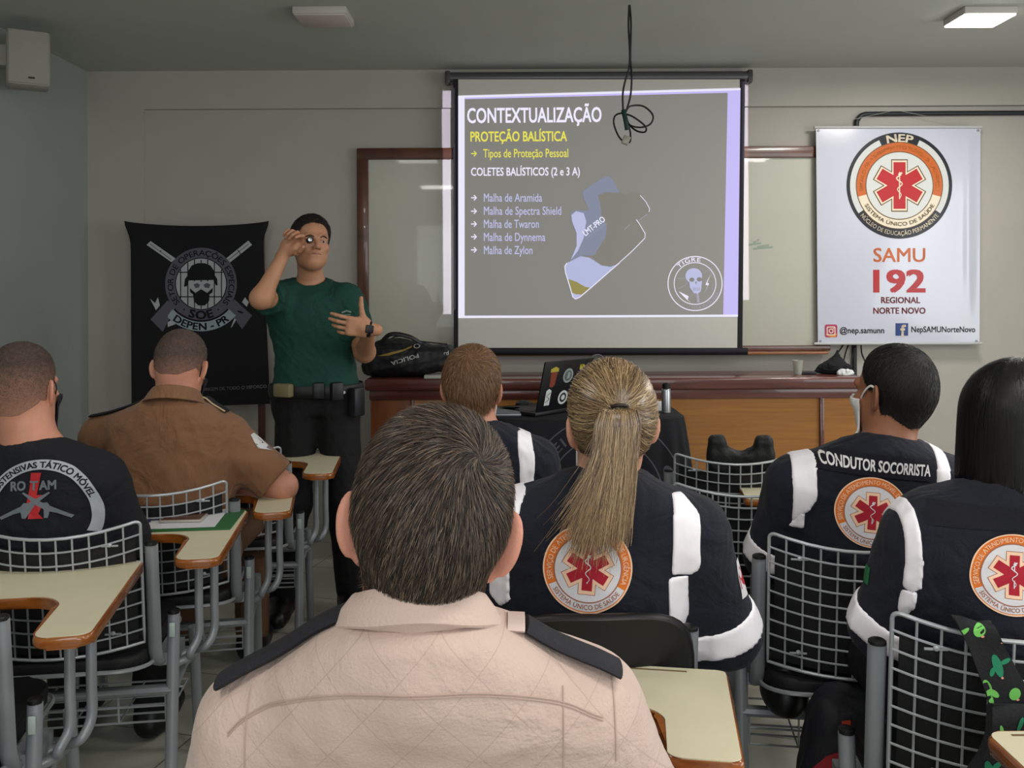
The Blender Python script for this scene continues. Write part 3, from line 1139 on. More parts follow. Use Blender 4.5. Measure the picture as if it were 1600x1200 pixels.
# ceiling lamps: square surface mounted panels
M_LAMP_ON = mat('lit diffuser', (255, 252, 246), 0.5, emit=(255, 252, 246), estr=16.0)
M_LAMP_OFF = mat('unlit diffuser', (205, 190, 186), 0.5)
M_FIX = mat('white lamp housing', (190, 186, 180), 0.5)
def panel(lx, ly, lit, label):
    r = empty('ceiling_lamp', (lx, ly, CEIL))
    tag(r, label, 'ceiling light', 'square ceiling lamps')
    MB().rbox((0, 0, -0.018), (0.125, 0.108, 0.018), 0.006).build('housing', M_FIX, r)
    MB().rbox((0, 0, -0.038), (0.119, 0.102, 0.004), 0.003).build('diffuser', M_LAMP_ON if lit else M_LAMP_OFF, r)
panel(2.25, 4.3, True, 'lit white square ceiling panel glowing above the hanging emblem banner')
panel(-0.886, 4.25, False, 'unlit white square ceiling panel over the standing instructor side of the room')

# loudspeaker on the left wall
sp = empty('loudspeaker', (XL, 4.42, 2.60))
tag(sp, 'white wall loudspeaker mounted high on the left side wall under the ceiling', 'speaker')
M_SPK = mat('white speaker plastic', (172, 168, 160), 0.5)
M_SPKG = mat('white speaker grille', (164, 160, 152), 0.7, bump=0.6, bscale=500)
Rs = Matrix.Rotation(math.radians(30), 3, 'Z')
MB().rbox((0.185, -0.05, -0.06), (0.094, 0.08, 0.135), 0.018, R=Rs).build('cabinet', M_SPK, sp)
fc = Vector((0.185, -0.05, -0.06)) + Rs @ Vector((0, -0.081, 0))
g_ = MB().rbox(fc, (0.086, 0.006, 0.127), 0.006, R=Rs).build('grille', M_SPKG, sp)
MB().rbox(fc + Rs @ Vector((0.012, -0.0075, -0.10)), (0.014, 0.002, 0.004), 0.001, R=Rs).build('badge', M_BLACKP, g_)
MB().box((0.05, -0.02, -0.03), (0.05, 0.03, 0.05)).build('bracket', M_SPK, sp)

# ceiling cable
M_CABLE = mat('black cable', (16, 18, 20), 0.5)
M_CABLEG = mat('dark green tape', (14, 52, 44), 0.5)
cy = 4.1
cb = empty('hanging_cable', P(983, 12, cy))
tag(cb, 'black cable hanging from the ceiling and coiled in loops before the projection screen', 'cable')
def cp(x, y, d=0.0): return P(x, y, cy + d) - Vector(cb.location)
m_ = MB()
m_.tube(spline([cp(983, 8), cp(982, 40, .004), cp(984, 80), cp(983, 105), cp(976, 130, .01), cp(973, 150), cp(974, 178)], 8), 0.0045, n=6)
m_.tube(spline([cp(984, 8, .01), cp(986, 40), cp(985, 90, .008), cp(987, 120, -.01), cp(985, 150), cp(978, 175)], 8), 0.0045, n=6)
m_.build('drop_wire', M_CABLE, cb)
m_ = MB()
m_.tube(spline([cp(977, 176), cp(985, 166, .02), cp(1005, 166, .03), cp(1020, 180, .02), cp(1016, 194), cp(1000, 199, -.02), cp(984, 195, -.02), cp(979, 183)], 8), 0.0042, n=6)
m_.tube(spline([cp(977, 178), cp(990, 183, -.02), cp(1008, 197, -.03), cp(1008, 206, -.02), cp(996, 205, .0), cp(984, 196, .02), cp(978, 186)], 8), 0.0042, n=6)
m_.tube(spline([cp(975, 176), cp(962, 180, .02), cp(959, 192, .02), cp(965, 210, .01), cp(974, 221), cp(984, 222, -.01), cp(985, 208), cp(982, 196)], 8), 0.0042, n=6)
m_.build('coil', M_CABLE, cb)
m_ = MB(); m_.tube(spline([cp(974, 172), cp(978, 190, -.012), cp(980, 203, -.012)], 4), 0.011, n=8); m_.build('tape', M_CABLEG, cb)
m_ = MB(); m_.rbox(cp(978, 219, -.015), (0.016, 0.012, 0.02), 0.004, R=Matrix.Rotation(0.4, 3, 'Y')); m_.build('plug', mat('clear plug', (150, 146, 134), 0.3), cb)

# ------------------------------------------------------------------ whiteboard
M_FRAMEW = wood('whiteboard frame wood', (104, 62, 44), (74, 42, 30), 0.3, (3, 3, 3), 0.3)
M_BOARD = mat('whiteboard', (186, 184, 170), 0.28, spec=0.5, var=0.02, vscale=4, coat=0.3)
by = WALL_Y - 0.02
a0, a1 = P(558, 233, by), P(1296, 548, by)
wbx0, wbx1, wbz0, wbz1 = a0.x, a1.x, a1.z, P(600, 232, by).z
wbo = empty('whiteboard', ((wbx0 + wbx1) / 2, WALL_Y, wbz0))
tag(wbo, 'long wood framed whiteboard on the front wall, mostly covered by the projection screen', 'whiteboard')
hw = (wbx1 - wbx0) / 2; hz = (wbz1 - wbz0)
fwid = 0.068
MB().box((0, -0.012, hz / 2), (hw - 0.01, 0.008, hz / 2 - 0.01)).build('board_surface', M_BOARD, wbo)
for nm, c, h in (('frame_rail', (0, -0.022, hz - fwid / 2), (hw, 0.022, fwid / 2)), ('frame_rail', (0, -0.022, fwid * .25), (hw, 0.022, fwid * .25)),
                 ('frame_post', (-hw + fwid / 2, -0.021, hz / 2), (fwid / 2, 0.021, hz / 2)), ('frame_post', (hw - fwid / 2, -0.021, hz / 2), (fwid / 2, 0.021, hz / 2))):
    MB().rbox(c, h, 0.006).build(nm, M_FRAMEW, wbo)
M_TRAY = wood('tray wood', (150, 92, 48), (112, 64, 34), 0.35, (3, 20, 20))
MB().rbox((0, -0.055, -0.008), (hw - 0.03, 0.035, 0.009), 0.004).build('pen_tray', M_TRAY, wbo)
ar = Art()
for k in range(5):
    ar.line([(0.93 + 0.03 * math.sin(k * 2.1), hz * .5 + 0.012 * k), (1.0 + 0.05 * math.cos(k), hz * .5 + 0.012 * k + .01)], 0.012, 0, 0)
ar.build('ink_smudge', [mat('old green ink', (150, 162, 146), 0.4)], plane_map((hw * .02, -0.0203, 0), (1, 0, 0), (0, 0, 1), (0, -1, 0)), wbo)

# ------------------------------------------------------------------ projection screen with the projected slide
sy = 5.27
ps = empty('projection_screen', P(936, 120, sy))
tag(ps, 'pull-down projection screen with black borders showing a grey lecture slide', 'projection screen')
o_ = Vector(ps.location)
M_CASE = mat('screen casing', (96, 96, 98), 0.35, metal=0.4)
M_SCR = mat('screen fabric', (206, 204, 196), 0.85)
M_SCRB = mat('screen black border', (20, 16, 26), 0.7)
ca, cb_ = P(696, 120, sy) - o_, P(1176, 118, sy) - o_
m_ = MB(); m_.tube([(ca.x, 0.035, ca.z), (ca.x + .02, 0.035, ca.z), (cb_.x - .02, 0.035, cb_.z), (cb_.x, 0.035, cb_.z)], [0.03, 0.034, 0.034, 0.03], n=16)
m_.build('casing', M_CASE, ps)
for e_, s_ in ((ca, 1), (cb_, -1)):
    MB().rbox((e_.x + s_ * 0.012, 0.035, e_.z), (0.016, 0.037, 0.038), 0.01).build('end_cap', mat('casing end', (70, 68, 70), 0.4), ps)
q = lambda x, y: P(x, y, sy) - o_
def sheet(mb, quad, t=0.002, m=0):
    vs = [Vector(p) for p in quad] + [Vector(p) + Vector((0, t, 0)) for p in quad]
    return mb.add(vs, [(0, 1, 2, 3), (7, 6, 5, 4), (0, 4, 5, 1), (1, 5, 6, 2), (2, 6, 7, 3), (3, 7, 4, 0)], m)
m_ = MB(); sheet(m_, [q(714, 546), q(1159, 546), q(1163, 124), q(714, 124)]); m_.build('screen_fabric', M_SCR, ps)
for n_, qd in (('side_border', [q(709, 546), q(716, 546), q(716, 124), q(708, 124)]), ('side_border', [q(1152, 546), q(1160, 546), q(1164, 124), q(1156, 124)])):
    m_ = MB(); sheet(m_, [p + Vector((0, -0.001, 0)) for p in qd], 0.0035); m_.build(n_, M_SCRB, ps)
m_ = MB(); sa, sb = q(706, 549), q(1168, 549); m_.tube([sa, sb], 0.021, n=12, flat=0.6, up=(0, 0, 1)); m_.build('weight_bar', M_SCRB, ps)
m_ = MB(); m_.tube([q(933, 553) + Vector((0.03 * math.cos(t * .3), -0.01, -0.02 + 0.016 * math.sin(t * .3))) for t in range(21)], 0.004, n=6, closed=True)
m_.build('pull_loop', mat('pull loop', (120, 118, 120), 0.5), ps)

def glow(name, rgb, e=1.0): return mat(name, tuple(v * .35 for v in rgb), 0.8, spec=0.1, emit=rgb, estr=e)  # projector light on the screen is put into the slide colours as emission
SM = [mat('slide grey', (120, 118, 114), 0.85, spec=0.1, emit=(140, 138, 134), estr=0.62), glow('slide lavender', (205, 196, 255), 0.95), glow('slide white', (240, 238, 255), 1.0), glow('slide yellow', (238, 232, 96), 0.95),
      glow('slide blue white', (206, 208, 246), 0.85), glow('slide pale grey', (150, 156, 178), 0.8), glow('slide sheen', (196, 202, 240), 0.85), glow('slide ochre', (190, 178, 110), 0.6), glow('slide dim line', (190, 186, 205), 0.75), mat('slide shade', (116, 113, 108), 0.85, spec=0.1, emit=(137, 134, 129), estr=0.6)]
S = Art()
S.poly([(716, -495), (1153, -494), (1157, -139), (716, -151)], 1, 0)
S.poly([(725, -493), (1130, -492), (1137, -145), (726, -155)], 0, 1)
S.poly([(716, -497), (1153, -495), (1153, -491.5), (716, -493.5)], 2, 2)
S.poly([(716, -153), (1157, -141), (1157, -137.5), (716, -149.5)], 2, 2)
S.poly([(716, -495), (726, -495), (726, -151), (716, -151)], 2, 2)
S.text('CONTEXTUALIZAÇÃO', 730, -192, 33, 2, 3, bold=0.022, rot=0.5, width=210)
S.text('PROTEÇÃO BALÍSTICA', 735, -221, 22, 3, 3, bold=0.022, rot=0.3, width=151)
S.text('Tipos de Proteção Pessoal', 755, -246, 19, 3, 3, bold=0.008, rot=0.3, width=133)
S.text('COLETES BALÍSTICOS (2 e 3 A)', 736, -274.5, 18, 2, 3, bold=0.016, rot=0.2, width=170)
for t_, yy, ww in (('Malha de Aramida', 315, 91), ('Malha de Spectra Shield', 335.5, 121), ('Malha de Twaron', 356, 86), ('Malha de Dynnema', 376.5, 96), ('Malha de Zylon', 397, 76)):
    S.text(t_, 756, -yy, 18.5, 4, 3, bold=0.008, width=ww)
for yy, c_ in ((240, 3), (309, 2), (330, 2), (350, 2), (370, 2), (390.5, 2)):
    S.line([(736, -yy), (743, -yy)], 1.8, c_, 3)
    S.line([(740.5, -yy + 4), (744.5, -yy), (740.5, -yy - 4)], 1.8, c_, 3)
# translucent ballistic plate picture
def zp(x, y): return (860 + x / 5.0, -(260 + y / 5.0))
def zpoly(pts, m, l): S.poly([zp(*p) for p in pts], m, l)
zpoly([(250, 200), (270, 180), (420, 80), (460, 78), (490, 110), (540, 200), (590, 220), (640, 195), (700, 210), (750, 270), (775, 330), (770, 360), (690, 415), (740, 520), (735, 570), (530, 760), (470, 780), (400, 770), (330, 710), (235, 700), (150, 740), (205, 620), (200, 520), (160, 430), (155, 370), (200, 338), (300, 335), (260, 250)], 9, 4)
zpoly([(250, 200), (270, 180), (420, 80), (460, 78), (490, 110), (540, 205), (430, 200), (375, 225), (345, 240), (330, 300), (300, 335), (260, 250)], 5, 5)
zpoly([(155, 370), (200, 338), (290, 345), (330, 300), (340, 240), (370, 222), (390, 300), (400, 400), (440, 460), (430, 560), (380, 620), (350, 690), (235, 700), (150, 740), (205, 620), (200, 520), (165, 430)], 5, 6)
zpoly([(165, 380), (200, 350), (260, 365), (280, 430), (260, 560), (215, 660), (160, 730), (205, 620), (205, 520), (170, 430)], 4, 7)
zpoly([(280, 600), (350, 560), (400, 600), (370, 650), (330, 700), (260, 690)], 5, 7)
zpoly([(112, 780), (130, 755), (235, 702), (300, 712), (340, 735), (400, 775), (470, 785), (545, 755), (320, 945), (215, 1030), (190, 1035), (170, 1010), (135, 900)], 6, 8)
zpoly([(140, 880), (200, 900), (270, 940), (310, 948), (215, 1025), (190, 1030), (172, 1005)], 7, 9)
zpoly([(165, 985), (200, 1000), (240, 1000), (215, 1026), (190, 1031), (174, 1008)], 4, 10)
for ln, w_ in (([(670, 415), (690, 440), (740, 525), (738, 560), (640, 660), (540, 750)], 1.2), ([(700, 225), (745, 275), (775, 330), (770, 355)], 1.0), ([(755, 375), (690, 420)], .8), ([(575, 495), (620, 455)], .8),
               ([(130, 755), (112, 780), (118, 830), (150, 930), (175, 1020), (195, 1036), (225, 1025), (320, 945), (540, 752)], 1.4), ([(275, 565), (440, 445)], .5)):
    S.line([zp(*p) for p in ln], w_, 2 if w_ > .9 else 8, 11)
S.text('LMT-PRO', *zp(275, 545), 13, 2, 12, bold=0.02, rot=38, width=40)
# round unit emblem at the lower right of the slide
ec = (1086, -443)
S.ring(ec, 41.5, 43, 2, 4, a0=-38, a1=330)
S.ring(ec, 32, 33.2, 2, 4)
S.arc_text('TIGRE', ec, 37.5, 106, 62, 9, 2, 5, bold=0.012)
S.arc_text('VITA IN DUBBA', ec, 37.5, -60, 78, 6.5, 8, 5, bottom=True, bold=0.01)
def rl(pts): return [(ec[0] + x, ec[1] + y) for x, y in pts]
def blob(c, rx, ry, m, l, n=20): S.poly([(ec[0] + c[0] + rx * math.cos(6.2832 * k / n), ec[1] + c[1] + ry * math.sin(6.2832 * k / n)) for k in range(n)], m, l)
S.line(rl([(-28, 8), (-14, 8), (-14, -2), (-26, -8)]), .8, 8, 5)
S.line(rl([(14, 16), (20, 22), (26, 14), (18, 4), (27, 2), (27, -10)]), .8, 8, 5)
S.line(rl([(-8, -22), (-2, -14), (2, -22)]), .8, 8, 5)
blob((-2, 12), 13, 12, 4, 6)
S.poly(rl([(-9, 4), (11, 4), (9, -12), (4, -16), (-2, -15), (-8, -6)]), 4, 7)
blob((-5, 6), 4, 3.4, 9, 8); blob((6.5, 6.5), 4, 3.4, 9, 8)
S.poly(rl([(0, 3), (3, 3), (1.5, -2)]), 9, 8)
for k in range(5): S.line(rl([(-3 + 2.4 * k, -6), (-2.4 + 2.2 * k, -11)]), .7, 9, 8)
S.line(rl([(4, -16), (5, -30)]), 4, 8, 6)
for s_ in (rl([(-26, -12), (-14, -18), (-16, -22), (-6, -30), (-12, -26), (-10, -20)]), rl([(24, 14), (16, -2), (20, -3), (14, -16), (22, 0), (19, 1)])):
    S.poly(s_, 2, 7)
S.build('projected_slide', SM, lambda u, v, l: P(u, -v, sy - 0.0022 - 0.0004 * l) - o_, ps)
# light of the projector that misses the screen: a narrow strip on the wall at each side
M_STRIP = glow('projector overspill', (214, 204, 252), 0.8)

# ------------------------------------------------------------------ vinyl banner at the right
ny = WALL_Y - 0.062
nb_ = empty('wall_banner', P(1404, 200, ny))
tag(nb_, 'white glossy vinyl banner with a red star emblem hanging on the front wall', 'banner')
o_n = Vector(nb_.location)
M_VINYL = mat('white vinyl', (198, 200, 214), 0.2, spec=0.6, coat=0.3, bump=0.25, bscale=5, detail=2)
def banner_pt(u, v, off=0.0):
    """u, v in 0..1 over the banner, gentle bulges of hanging vinyl"""
    x = 1275 + 257 * u + (3 * (v) if u < .5 else -1.5 * v) * abs(u - .5) * 2
    y = 200 + 338 * v
    d = 0.012 * math.sin(math.pi * u) * math.sin(math.pi * v) + 0.010 * math.exp(-((u - 0.93) / 0.025) ** 2) * math.sin(math.pi * min(1, v * 1.1)) * 0.8 + 0.006 * math.sin(9 * u + 5 * v) * math.sin(math.pi * v) * (1 - v) 
    return P(x, y, ny - d - off) - o_n
def banner_at(px, py): return banner_pt((px - 1275) / 257.0, (py - 200) / 338.0)
nu, nv = 60, 50
vs, fs = [], []
for off in (0.0, -0.0015):
    for j in range(nv + 1):
        for i in range(nu + 1):
            vs.append(banner_pt(i / nu, j / nv, off))
st = (nu + 1) * (nv + 1)
for j in range(nv):
    for i in range(nu):
        a = j * (nu + 1) + i
        fs.append((a, a + nu + 1, a + nu + 2, a + 1))
        fs.append((st + a, st + a + 1, st + a + nu + 2, st + a + nu + 1))
m_ = MB(); m_.add(vs, fs, 0, True); m_.build('vinyl_sheet', M_VINYL, nb_)
for y_ in (199, 537):
    m_ = MB(); m_.tube([P(1272, y_, ny - .004) - o_n, P(1534, y_ - .6, ny - .004) - o_n], 0.008, n=8); m_.build('hanging_rod', mat('banner rod', (190, 190, 192), 0.4), nb_)
m_ = MB(); m_.tube([P(1276, 199, ny - .004) - o_n, P(1400, 172, ny + .01) - o_n, P(1531, 198, ny - .004) - o_n], 0.0015, n=5); m_.build('string', mat('string', (170, 168, 160), 0.7), nb_)
NM = [mat('print black', (34, 34, 42), 0.3), mat('print orange', (196, 98, 44), 0.3), mat('print red', (178, 38, 44), 0.3), mat('print cream', (226, 214, 190), 0.3), mat('print light', (206, 208, 206), 0.3), mat('print brown', (104, 78, 44), 0.3),
      mat('print dark red', (122, 34, 44), 0.3), mat('print blue', (34, 58, 120), 0.3), mat('print magenta', (176, 52, 96), 0.3), mat('print amber', (222, 140, 60), 0.3)]
N = Art()
c_ = (1405, -290)
rr = lambda p: p
N.ring(c_, 83, 74, 0, 0)[0] if False else None
N.disc(c_, 83, 0, 0, n=72, nr=8)
N.disc(c_, 77.5, 4, 1, n=72, nr=8)
N.ring(c_, 68, 81, 0, 2, a0=66, a1=114, n=24, nr=2)
N.ring(c_, 68, 81, 0, 2, a0=214, a1=326, n=48, nr=2)
N.disc(c_, 68.5, 5, 2, n=72, nr=8)
N.disc(c_, 67, 3, 3, n=72, nr=8)
N.ring(c_, 53, 67, 1, 4, a0=-15, a1=195, n=64, nr=2)
N.disc(c_, 53.5, 5, 5, n=64, nr=6)
N.disc(c_, 52, 4, 6, n=64, nr=6)
N.star(c_, 41, 13, 5, 7); N.star(c_, 39.2, 11.5, 3, 8); N.star(c_, 36.5, 9.5, 2, 9)
N.arc_text('NEP', c_, 74.2, 90, 34, 17, 3, 10, bold=0.03)
N.arc_text('SERVIÇO DE ATENDIMENTO MÓVEL DE URGÊNCIA', c_, 60, 90, 196, 8.5, 9, 10, bold=0.006)
N.arc_text('SISTEMA ÚNICO DE SAÚDE', c_, 60, -90, 122, 8.5, 5, 10, bottom=True, bold=0.01)
N.arc_text('NÚCLEO DE EDUCAÇÃO PERMANENTE', c_, 74.5, -90, 106, 9.5, 3, 10, bottom=True, bold=0.015)
def rod_of_asclepius(A, c, s, m, l):
    A.line([(c[0], c[1] + 21 * s), (c[0], c[1] - 21 * s)], 1.6 * s, m, l)
    pts = []
    for k in range(40):
        t = k / 39
        y = 17 - 36 * t
        pts.append((c[0] + s * 5.2 * (1 - .55 * t) * math.sin(t * 13 + 2.6), c[1] + s * y))
    A.line(pts, [2.0 * s * (1 - .6 * k / 39) for k in range(40)], m, l + 1)
    A.line([(c[0] - 2 * s, c[1] + 17 * s), (c[0] + 4 * s, c[1] + 20 * s)], 2.4 * s, m, l + 1)
rod_of_asclepius(N, c_, 1.0, 3, 10)
N.text('SAMU', 1405, -409, 31, 1, 1, 'C', bold=0.014, width=82)
N.text('192', 1405, -456, 49, 2, 1, 'C', bold=0.035, width=83)
N.text('REGIONAL', 1407, -473.5, 13.5, 6, 1, 'C', bold=0.03, width=62)
N.text('NORTE NOVO', 1405, -490, 13.5, 6, 1, 'C', bold=0.03, width=83)
N.text('@nep.samunn', 1310, -520.5, 13, 0, 1, 'L', bold=0.02, width=71)
N.text('NepSAMUNorteNovo', 1424, -519, 13, 0, 1, 'L', bold=0.02, width=101)
def rsq(c, h, r, n=5):
    pts = []
    for (sx, sy, a0) in ((1, 1, 0), (-1, 1, 90), (-1, -1, 180), (1, -1, 270)):
        for k in range(n + 1):
            a = math.radians(a0 + 90 * k / n)
            pts.append((c[0] + sx * (h - r) + r * math.cos(a), c[1] + sy * (h - r) + r * math.sin(a)))
    return pts
N.poly(rsq((1296, -517), 10, 3), 8, 1)
N.poly([(1286.5, -523), (1296, -526.8), (1303, -526.5), (1305.6, -522), (1296, -517)], 9, 2)
N.poly(rsq((1296, -517), 7, 2.5), 3, 3); N.poly(rsq((1296, -517), 5.4, 2), 8, 4)
N.ring((1296, -517), 2.4, 3.8, 3, 5, n=20); N.disc((1299.6, -513.4), .9, 3, 5, n=10, nr=1)
N.rect(1399, -524.5, 1419, -505, 7, 1)
N.text('f', 1411, -524.5, 24, 3, 2, 'C', bold=0.04)
_bz = {}
def nmap(u, v, l):
    p = banner_at(u, -v)
    return p + Vector((0, -0.0012 - 0.0004 * l, 0))
N.build('print', NM, nmap, nb_)
for gx, gy in ((1279, 204), (1528, 204), (1279, 533), (1527, 533)):
    m_ = MB(); m_.lathe([(0.005, -.001), (0.008, 0.0), (0.008, 0.003), (0.004, 0.004)], banner_at(gx, gy), 10, 0, Matrix.Rotation(math.radians(90), 3, 'X')); m_.build('grommet', M_STEEL, nb_)

# black conduit behind the banner
m_ = MB()
yc = WALL_Y - 0.016
m_.tube(spline([P(1720, 176, yc), P(1600, 176.5, yc), P(1480, 177, yc), P(1372, 178, yc), P(1350, 179, yc), P(1341, 186, yc), P(1338, 200, yc), P(1336, 300, yc), P(1335, 450, yc), P(1335, 600, yc), P(1335, 700, yc)], 6), 0.0145, n=10)
tag(m_.build('cable_conduit', mat('black conduit', (38, 40, 44), 0.4)), 'black conduit pipe running along the wall and down behind the white banner', 'conduit')

# ------------------------------------------------------------------ black emblem flag at the left
fy = 5.22
fl = empty('black_flag', P(310, 350, fy))
tag(fl, 'black cloth flag with a helmeted masked head emblem hanging at the left of the instructor', 'flag')
o_f = Vector(fl.location)
def flag_pt(u, v, off=0.0):
    flare = 10 * math.exp(-(v / 0.07) ** 2)
    x0 = 204 - flare + 1.5 * v
    x1 = 410 + flare + 12 * v
    x = x0 + (x1 - x0) * u
    sag = 8 * math.sin(math.pi * u) ** 0.7 if 0 < u < 1 else 0
    y = 345 + sag * (1 - v) + 286 * v + 8 * v * (1 - u)
    d = 0.010 * math.sin(u * 16 + v * 3) * max(0, abs(u - .5) * 2 - .72) * 2 + 0.006 * math.sin(7 * u + 2)
    return P(x, y, fy - d - off) - o_f
vs, fs = [], []
nu, nv = 48, 40
for off in (0.003, -0.003):
    for j in range(nv + 1):
        for i in range(nu + 1): vs.append(flag_pt(i / nu, j / nv, off))
st = (nu + 1) * (nv + 1)
for j in range(nv):
    for i in range(nu):
        a = j * (nu + 1) + i
        fs.append((a, a + nu + 1, a + nu + 2, a + 1)); fs.append((st + a, st + a + 1, st + a + nu + 2, st + a + nu + 1))
ring = [j * (nu + 1) for j in range(nv + 1)] + [nv * (nu + 1) + i for i in range(1, nu + 1)] + [j * (nu + 1) + nu for j in range(nv - 1, -1, -1)] + list(range(nu - 1, 0, -1))
for k in range(len(ring)):
    a, b = ring[k], ring[(k + 1) % len(ring)]
    fs.append((a, st + a, st + b, b))
m_ = MB(); m_.add(vs, fs, 0, True); flc = m_.build('flag_cloth', M_BLACK, fl)
fb = obj_bvh(flc)
FM = [mat('flag grey', (88, 86, 98), 0.8), mat('flag light', (172, 174, 178), 0.8), mat('flag black', (12, 12, 16), 0.85), mat('flag pale blue', (150, 162, 170), 0.8), mat('flag dim', (120, 118, 126), 0.8)]
G = Art()
def fz(x, y): return (190 + x / 6.667, -(340 + y / 6.667))
def fpoly(pts, m, l): G.poly([fz(*p) for p in pts], m, l)
fpoly([(265, 285), (305, 245), (560, 425), (520, 465)], 1, 0); fpoly([(1365, 285), (1325, 240), (1095, 425), (1130, 470)], 1, 0)
G.line([fz(300, 275), fz(520, 440)], .8, 2, 1); G.line([fz(1330, 275), fz(1120, 440)], .8, 2, 1)
G.line([fz(380, 375), fz(415, 340)], 1.2, 2, 1); G.line([fz(1245, 380), fz(1215, 335)], 1.2, 2, 1)
fpoly([(480, 860), (560, 930), (430, 1190), (305, 1060)], 0, 1); fpoly([(1180, 850), (1100, 940), (1260, 1160), (1365, 1020)], 0, 1)
fpoly([(300, 845), (350, 890), (380, 830), (400, 915), (360, 965)], 1, 0); fpoly([(1290, 830), (1260, 880), (1310, 930), (1330, 880)], 1, 0)
fc_ = fz(830, 690)
G.disc(fc_, 56.5, 0, 2, n=72, nr=6)
G.disc(fc_, 41, 2, 3, n=64, nr=5)
G.disc(fc_, 39.5, 1, 4, n=64, nr=5)
for bx in (615, 690, 760, 900, 970, 1045): G.line([fz(bx, 690 - math.sqrt(max(0, 262 ** 2 - (bx - 830) ** 2))), fz(bx, 690 + math.sqrt(max(0, 262 ** 2 - (bx - 830) ** 2)))], 1.6, 2, 5)
G.line([fz(830, 440), fz(830, 950)], 1.6, 2, 5)
for by_ in (570, 825): G.line([fz(830 - math.sqrt(262 ** 2 - (by_ - 690) ** 2), by_), fz(830 + math.sqrt(262 ** 2 - (by_ - 690) ** 2), by_)], 1.6, 2, 5)
fpoly([(650, 720), (660, 640), (690, 600), (690, 560), (730, 500), (790, 475), (870, 475), (930, 500), (970, 560), (975, 600), (1000, 640), (1005, 705), (985, 705), (960, 650), (700, 655), (680, 715)], 2, 6)
fpoly([(705, 690), (730, 660), (830, 672), (935, 660), (960, 690), (950, 740), (900, 780), (850, 735), (830, 770), (800, 740), (770, 780), (720, 750)], 1, 7)
fpoly([(750, 695), (790, 680), (820, 700), (805, 730), (770, 735)], 0, 8); fpoly([(930, 695), (890, 680), (855, 700), (870, 728), (915, 735)], 0, 8)
fpoly([(712, 735), (770, 785), (830, 745), (895, 785), (955, 730), (950, 780), (920, 800), (915, 870), (870, 915), (800, 915), (755, 870), (745, 800), (715, 775)], 2, 9)
G.arc_text('SETOR DE OPERAÇÕES ESPECIAIS', fc_, 48.5, 90, 262, 12.5, 2, 3, bold=0.01)
G.arc_text('SOE', fc_, 48.5, -90, 46, 18, 2, 3, bottom=True, bold=0.04)
for a_ in (-124, -56): G.disc((fc_[0] + 48.5 * math.cos(math.radians(a_)), fc_[1] + 48.5 * math.sin(math.radians(a_))), 1.3, 2, 3, n=10, nr=1)
bc = fz(830, 690)
G.ring(bc, 59.5, 74, 3, 2, a0=-138, a1=-42, n=40, nr=2)
G.arc_text('DEPEN - PR', bc, 66.5, -90, 78, 15.5, 2, 3, bottom=True, bold=0.035)
fpoly([(480, 1090), (530, 1060), (560, 1110), (480, 1140)], 1, 1); fpoly([(1200, 1060), (1180, 1050), (1140, 1150), (1160, 1130)], 1, 1)
G.text('ORIGEM DE TODO O ESFORÇO É', 315, -611, 7, 4, 1, 'L', bold=0.02, width=108, rot=3.0)
G.build('flag_print', FM, lambda u, v, l: (lambda p: fb.ray_cast(p - Vector((0, 1, 0)), Vector((0, 1, 0)))[0] or p)(P(u, -v, fy) - o_f) + Vector((0, -0.0008 - 0.0004 * l, 0)), fl)
es = empty('flag_easel', (P(310, 600, fy + .03).x, fy + .03, 0))
tag(es, 'reddish wooden stand behind the black flag, one post showing below it', 'stand')
M_POST = wood('stand wood', (88, 40, 30), (64, 28, 22), 0.4, (20, 20, 2))
for px_ in (216, 406):
    xx = pr(px_, fy + .03) - es.location.x
    MB().rbox((xx, 0.03, 0.875), (0.019, 0.016, 0.875), 0.004).build('post', M_POST, es)
for zz in (0.25, 1.745):
    MB().rbox((0, 0.03, zz), (0.37, 0.014, 0.016), 0.003).build('crossbar', M_POST, es)

# ------------------------------------------------------------------ wooden counter
Yf = 4.67
ctop = P(950, 590, Yf).z
cx0, cx1 = pr(578, Yf), pr(1341, Yf)
ct = empty('wooden_counter', ((cx0 + cx1) / 2, Yf, 0))
tag(ct, 'long wooden counter with dark red top and amber panels below the projection screen', 'counter')
M_RED = wood('dark red wood', (104, 54, 46), (74, 36, 32), 0.28, (1.5, 25, 25), 0.35)
M_AMB = wood('amber wood panel', (166, 110, 44), (144, 90, 32), 0.36, (1.2, 14, 30), 0.25)
M_AMBD = wood('brown wood panel', (140, 78, 36), (112, 60, 28), 0.35, (14, 14, 1.5), 0.2)
w2 = (cx1 - cx0) / 2
cd = 0.17
MB().rbox((0, cd - 0.02, ctop - 0.03), (w2 + 0.025, cd + 0.02, 0.03), 0.012, seg=3).build('counter_top', M_RED, ct)
MB().rbox((0, 0.0, ctop - 0.085), (w2 + 0.005, 0.012, 0.027), 0.008).build('moulding', M_RED, ct)
lx = pr(643, Yf) - ct.location.x
rx = pr(1283, Yf) - ct.location.x
zt = ctop - 0.11
MB().box(((lx + rx) / 2, 0.02, zt / 2 + 0.03), ((rx - lx) / 2, 0.012, zt / 2 - 0.03)).build('front_panel', M_AMB, ct)
for a_, b_ in ((-w2, lx), (rx, w2)):
    MB().box(((a_ + b_) / 2, 0.02, zt / 2 + 0.03), ((b_ - a_) / 2, 0.014, zt / 2 - 0.03)).build('end_panel', M_AMBD if a_ < 0 else M_AMB, ct)
for x_ in (lx, rx):
    MB().rbox((x_, 0.004, zt / 2 + 0.03), (0.011, 0.012, zt / 2 - 0.03), 0.004).build('stile', M_RED, ct)
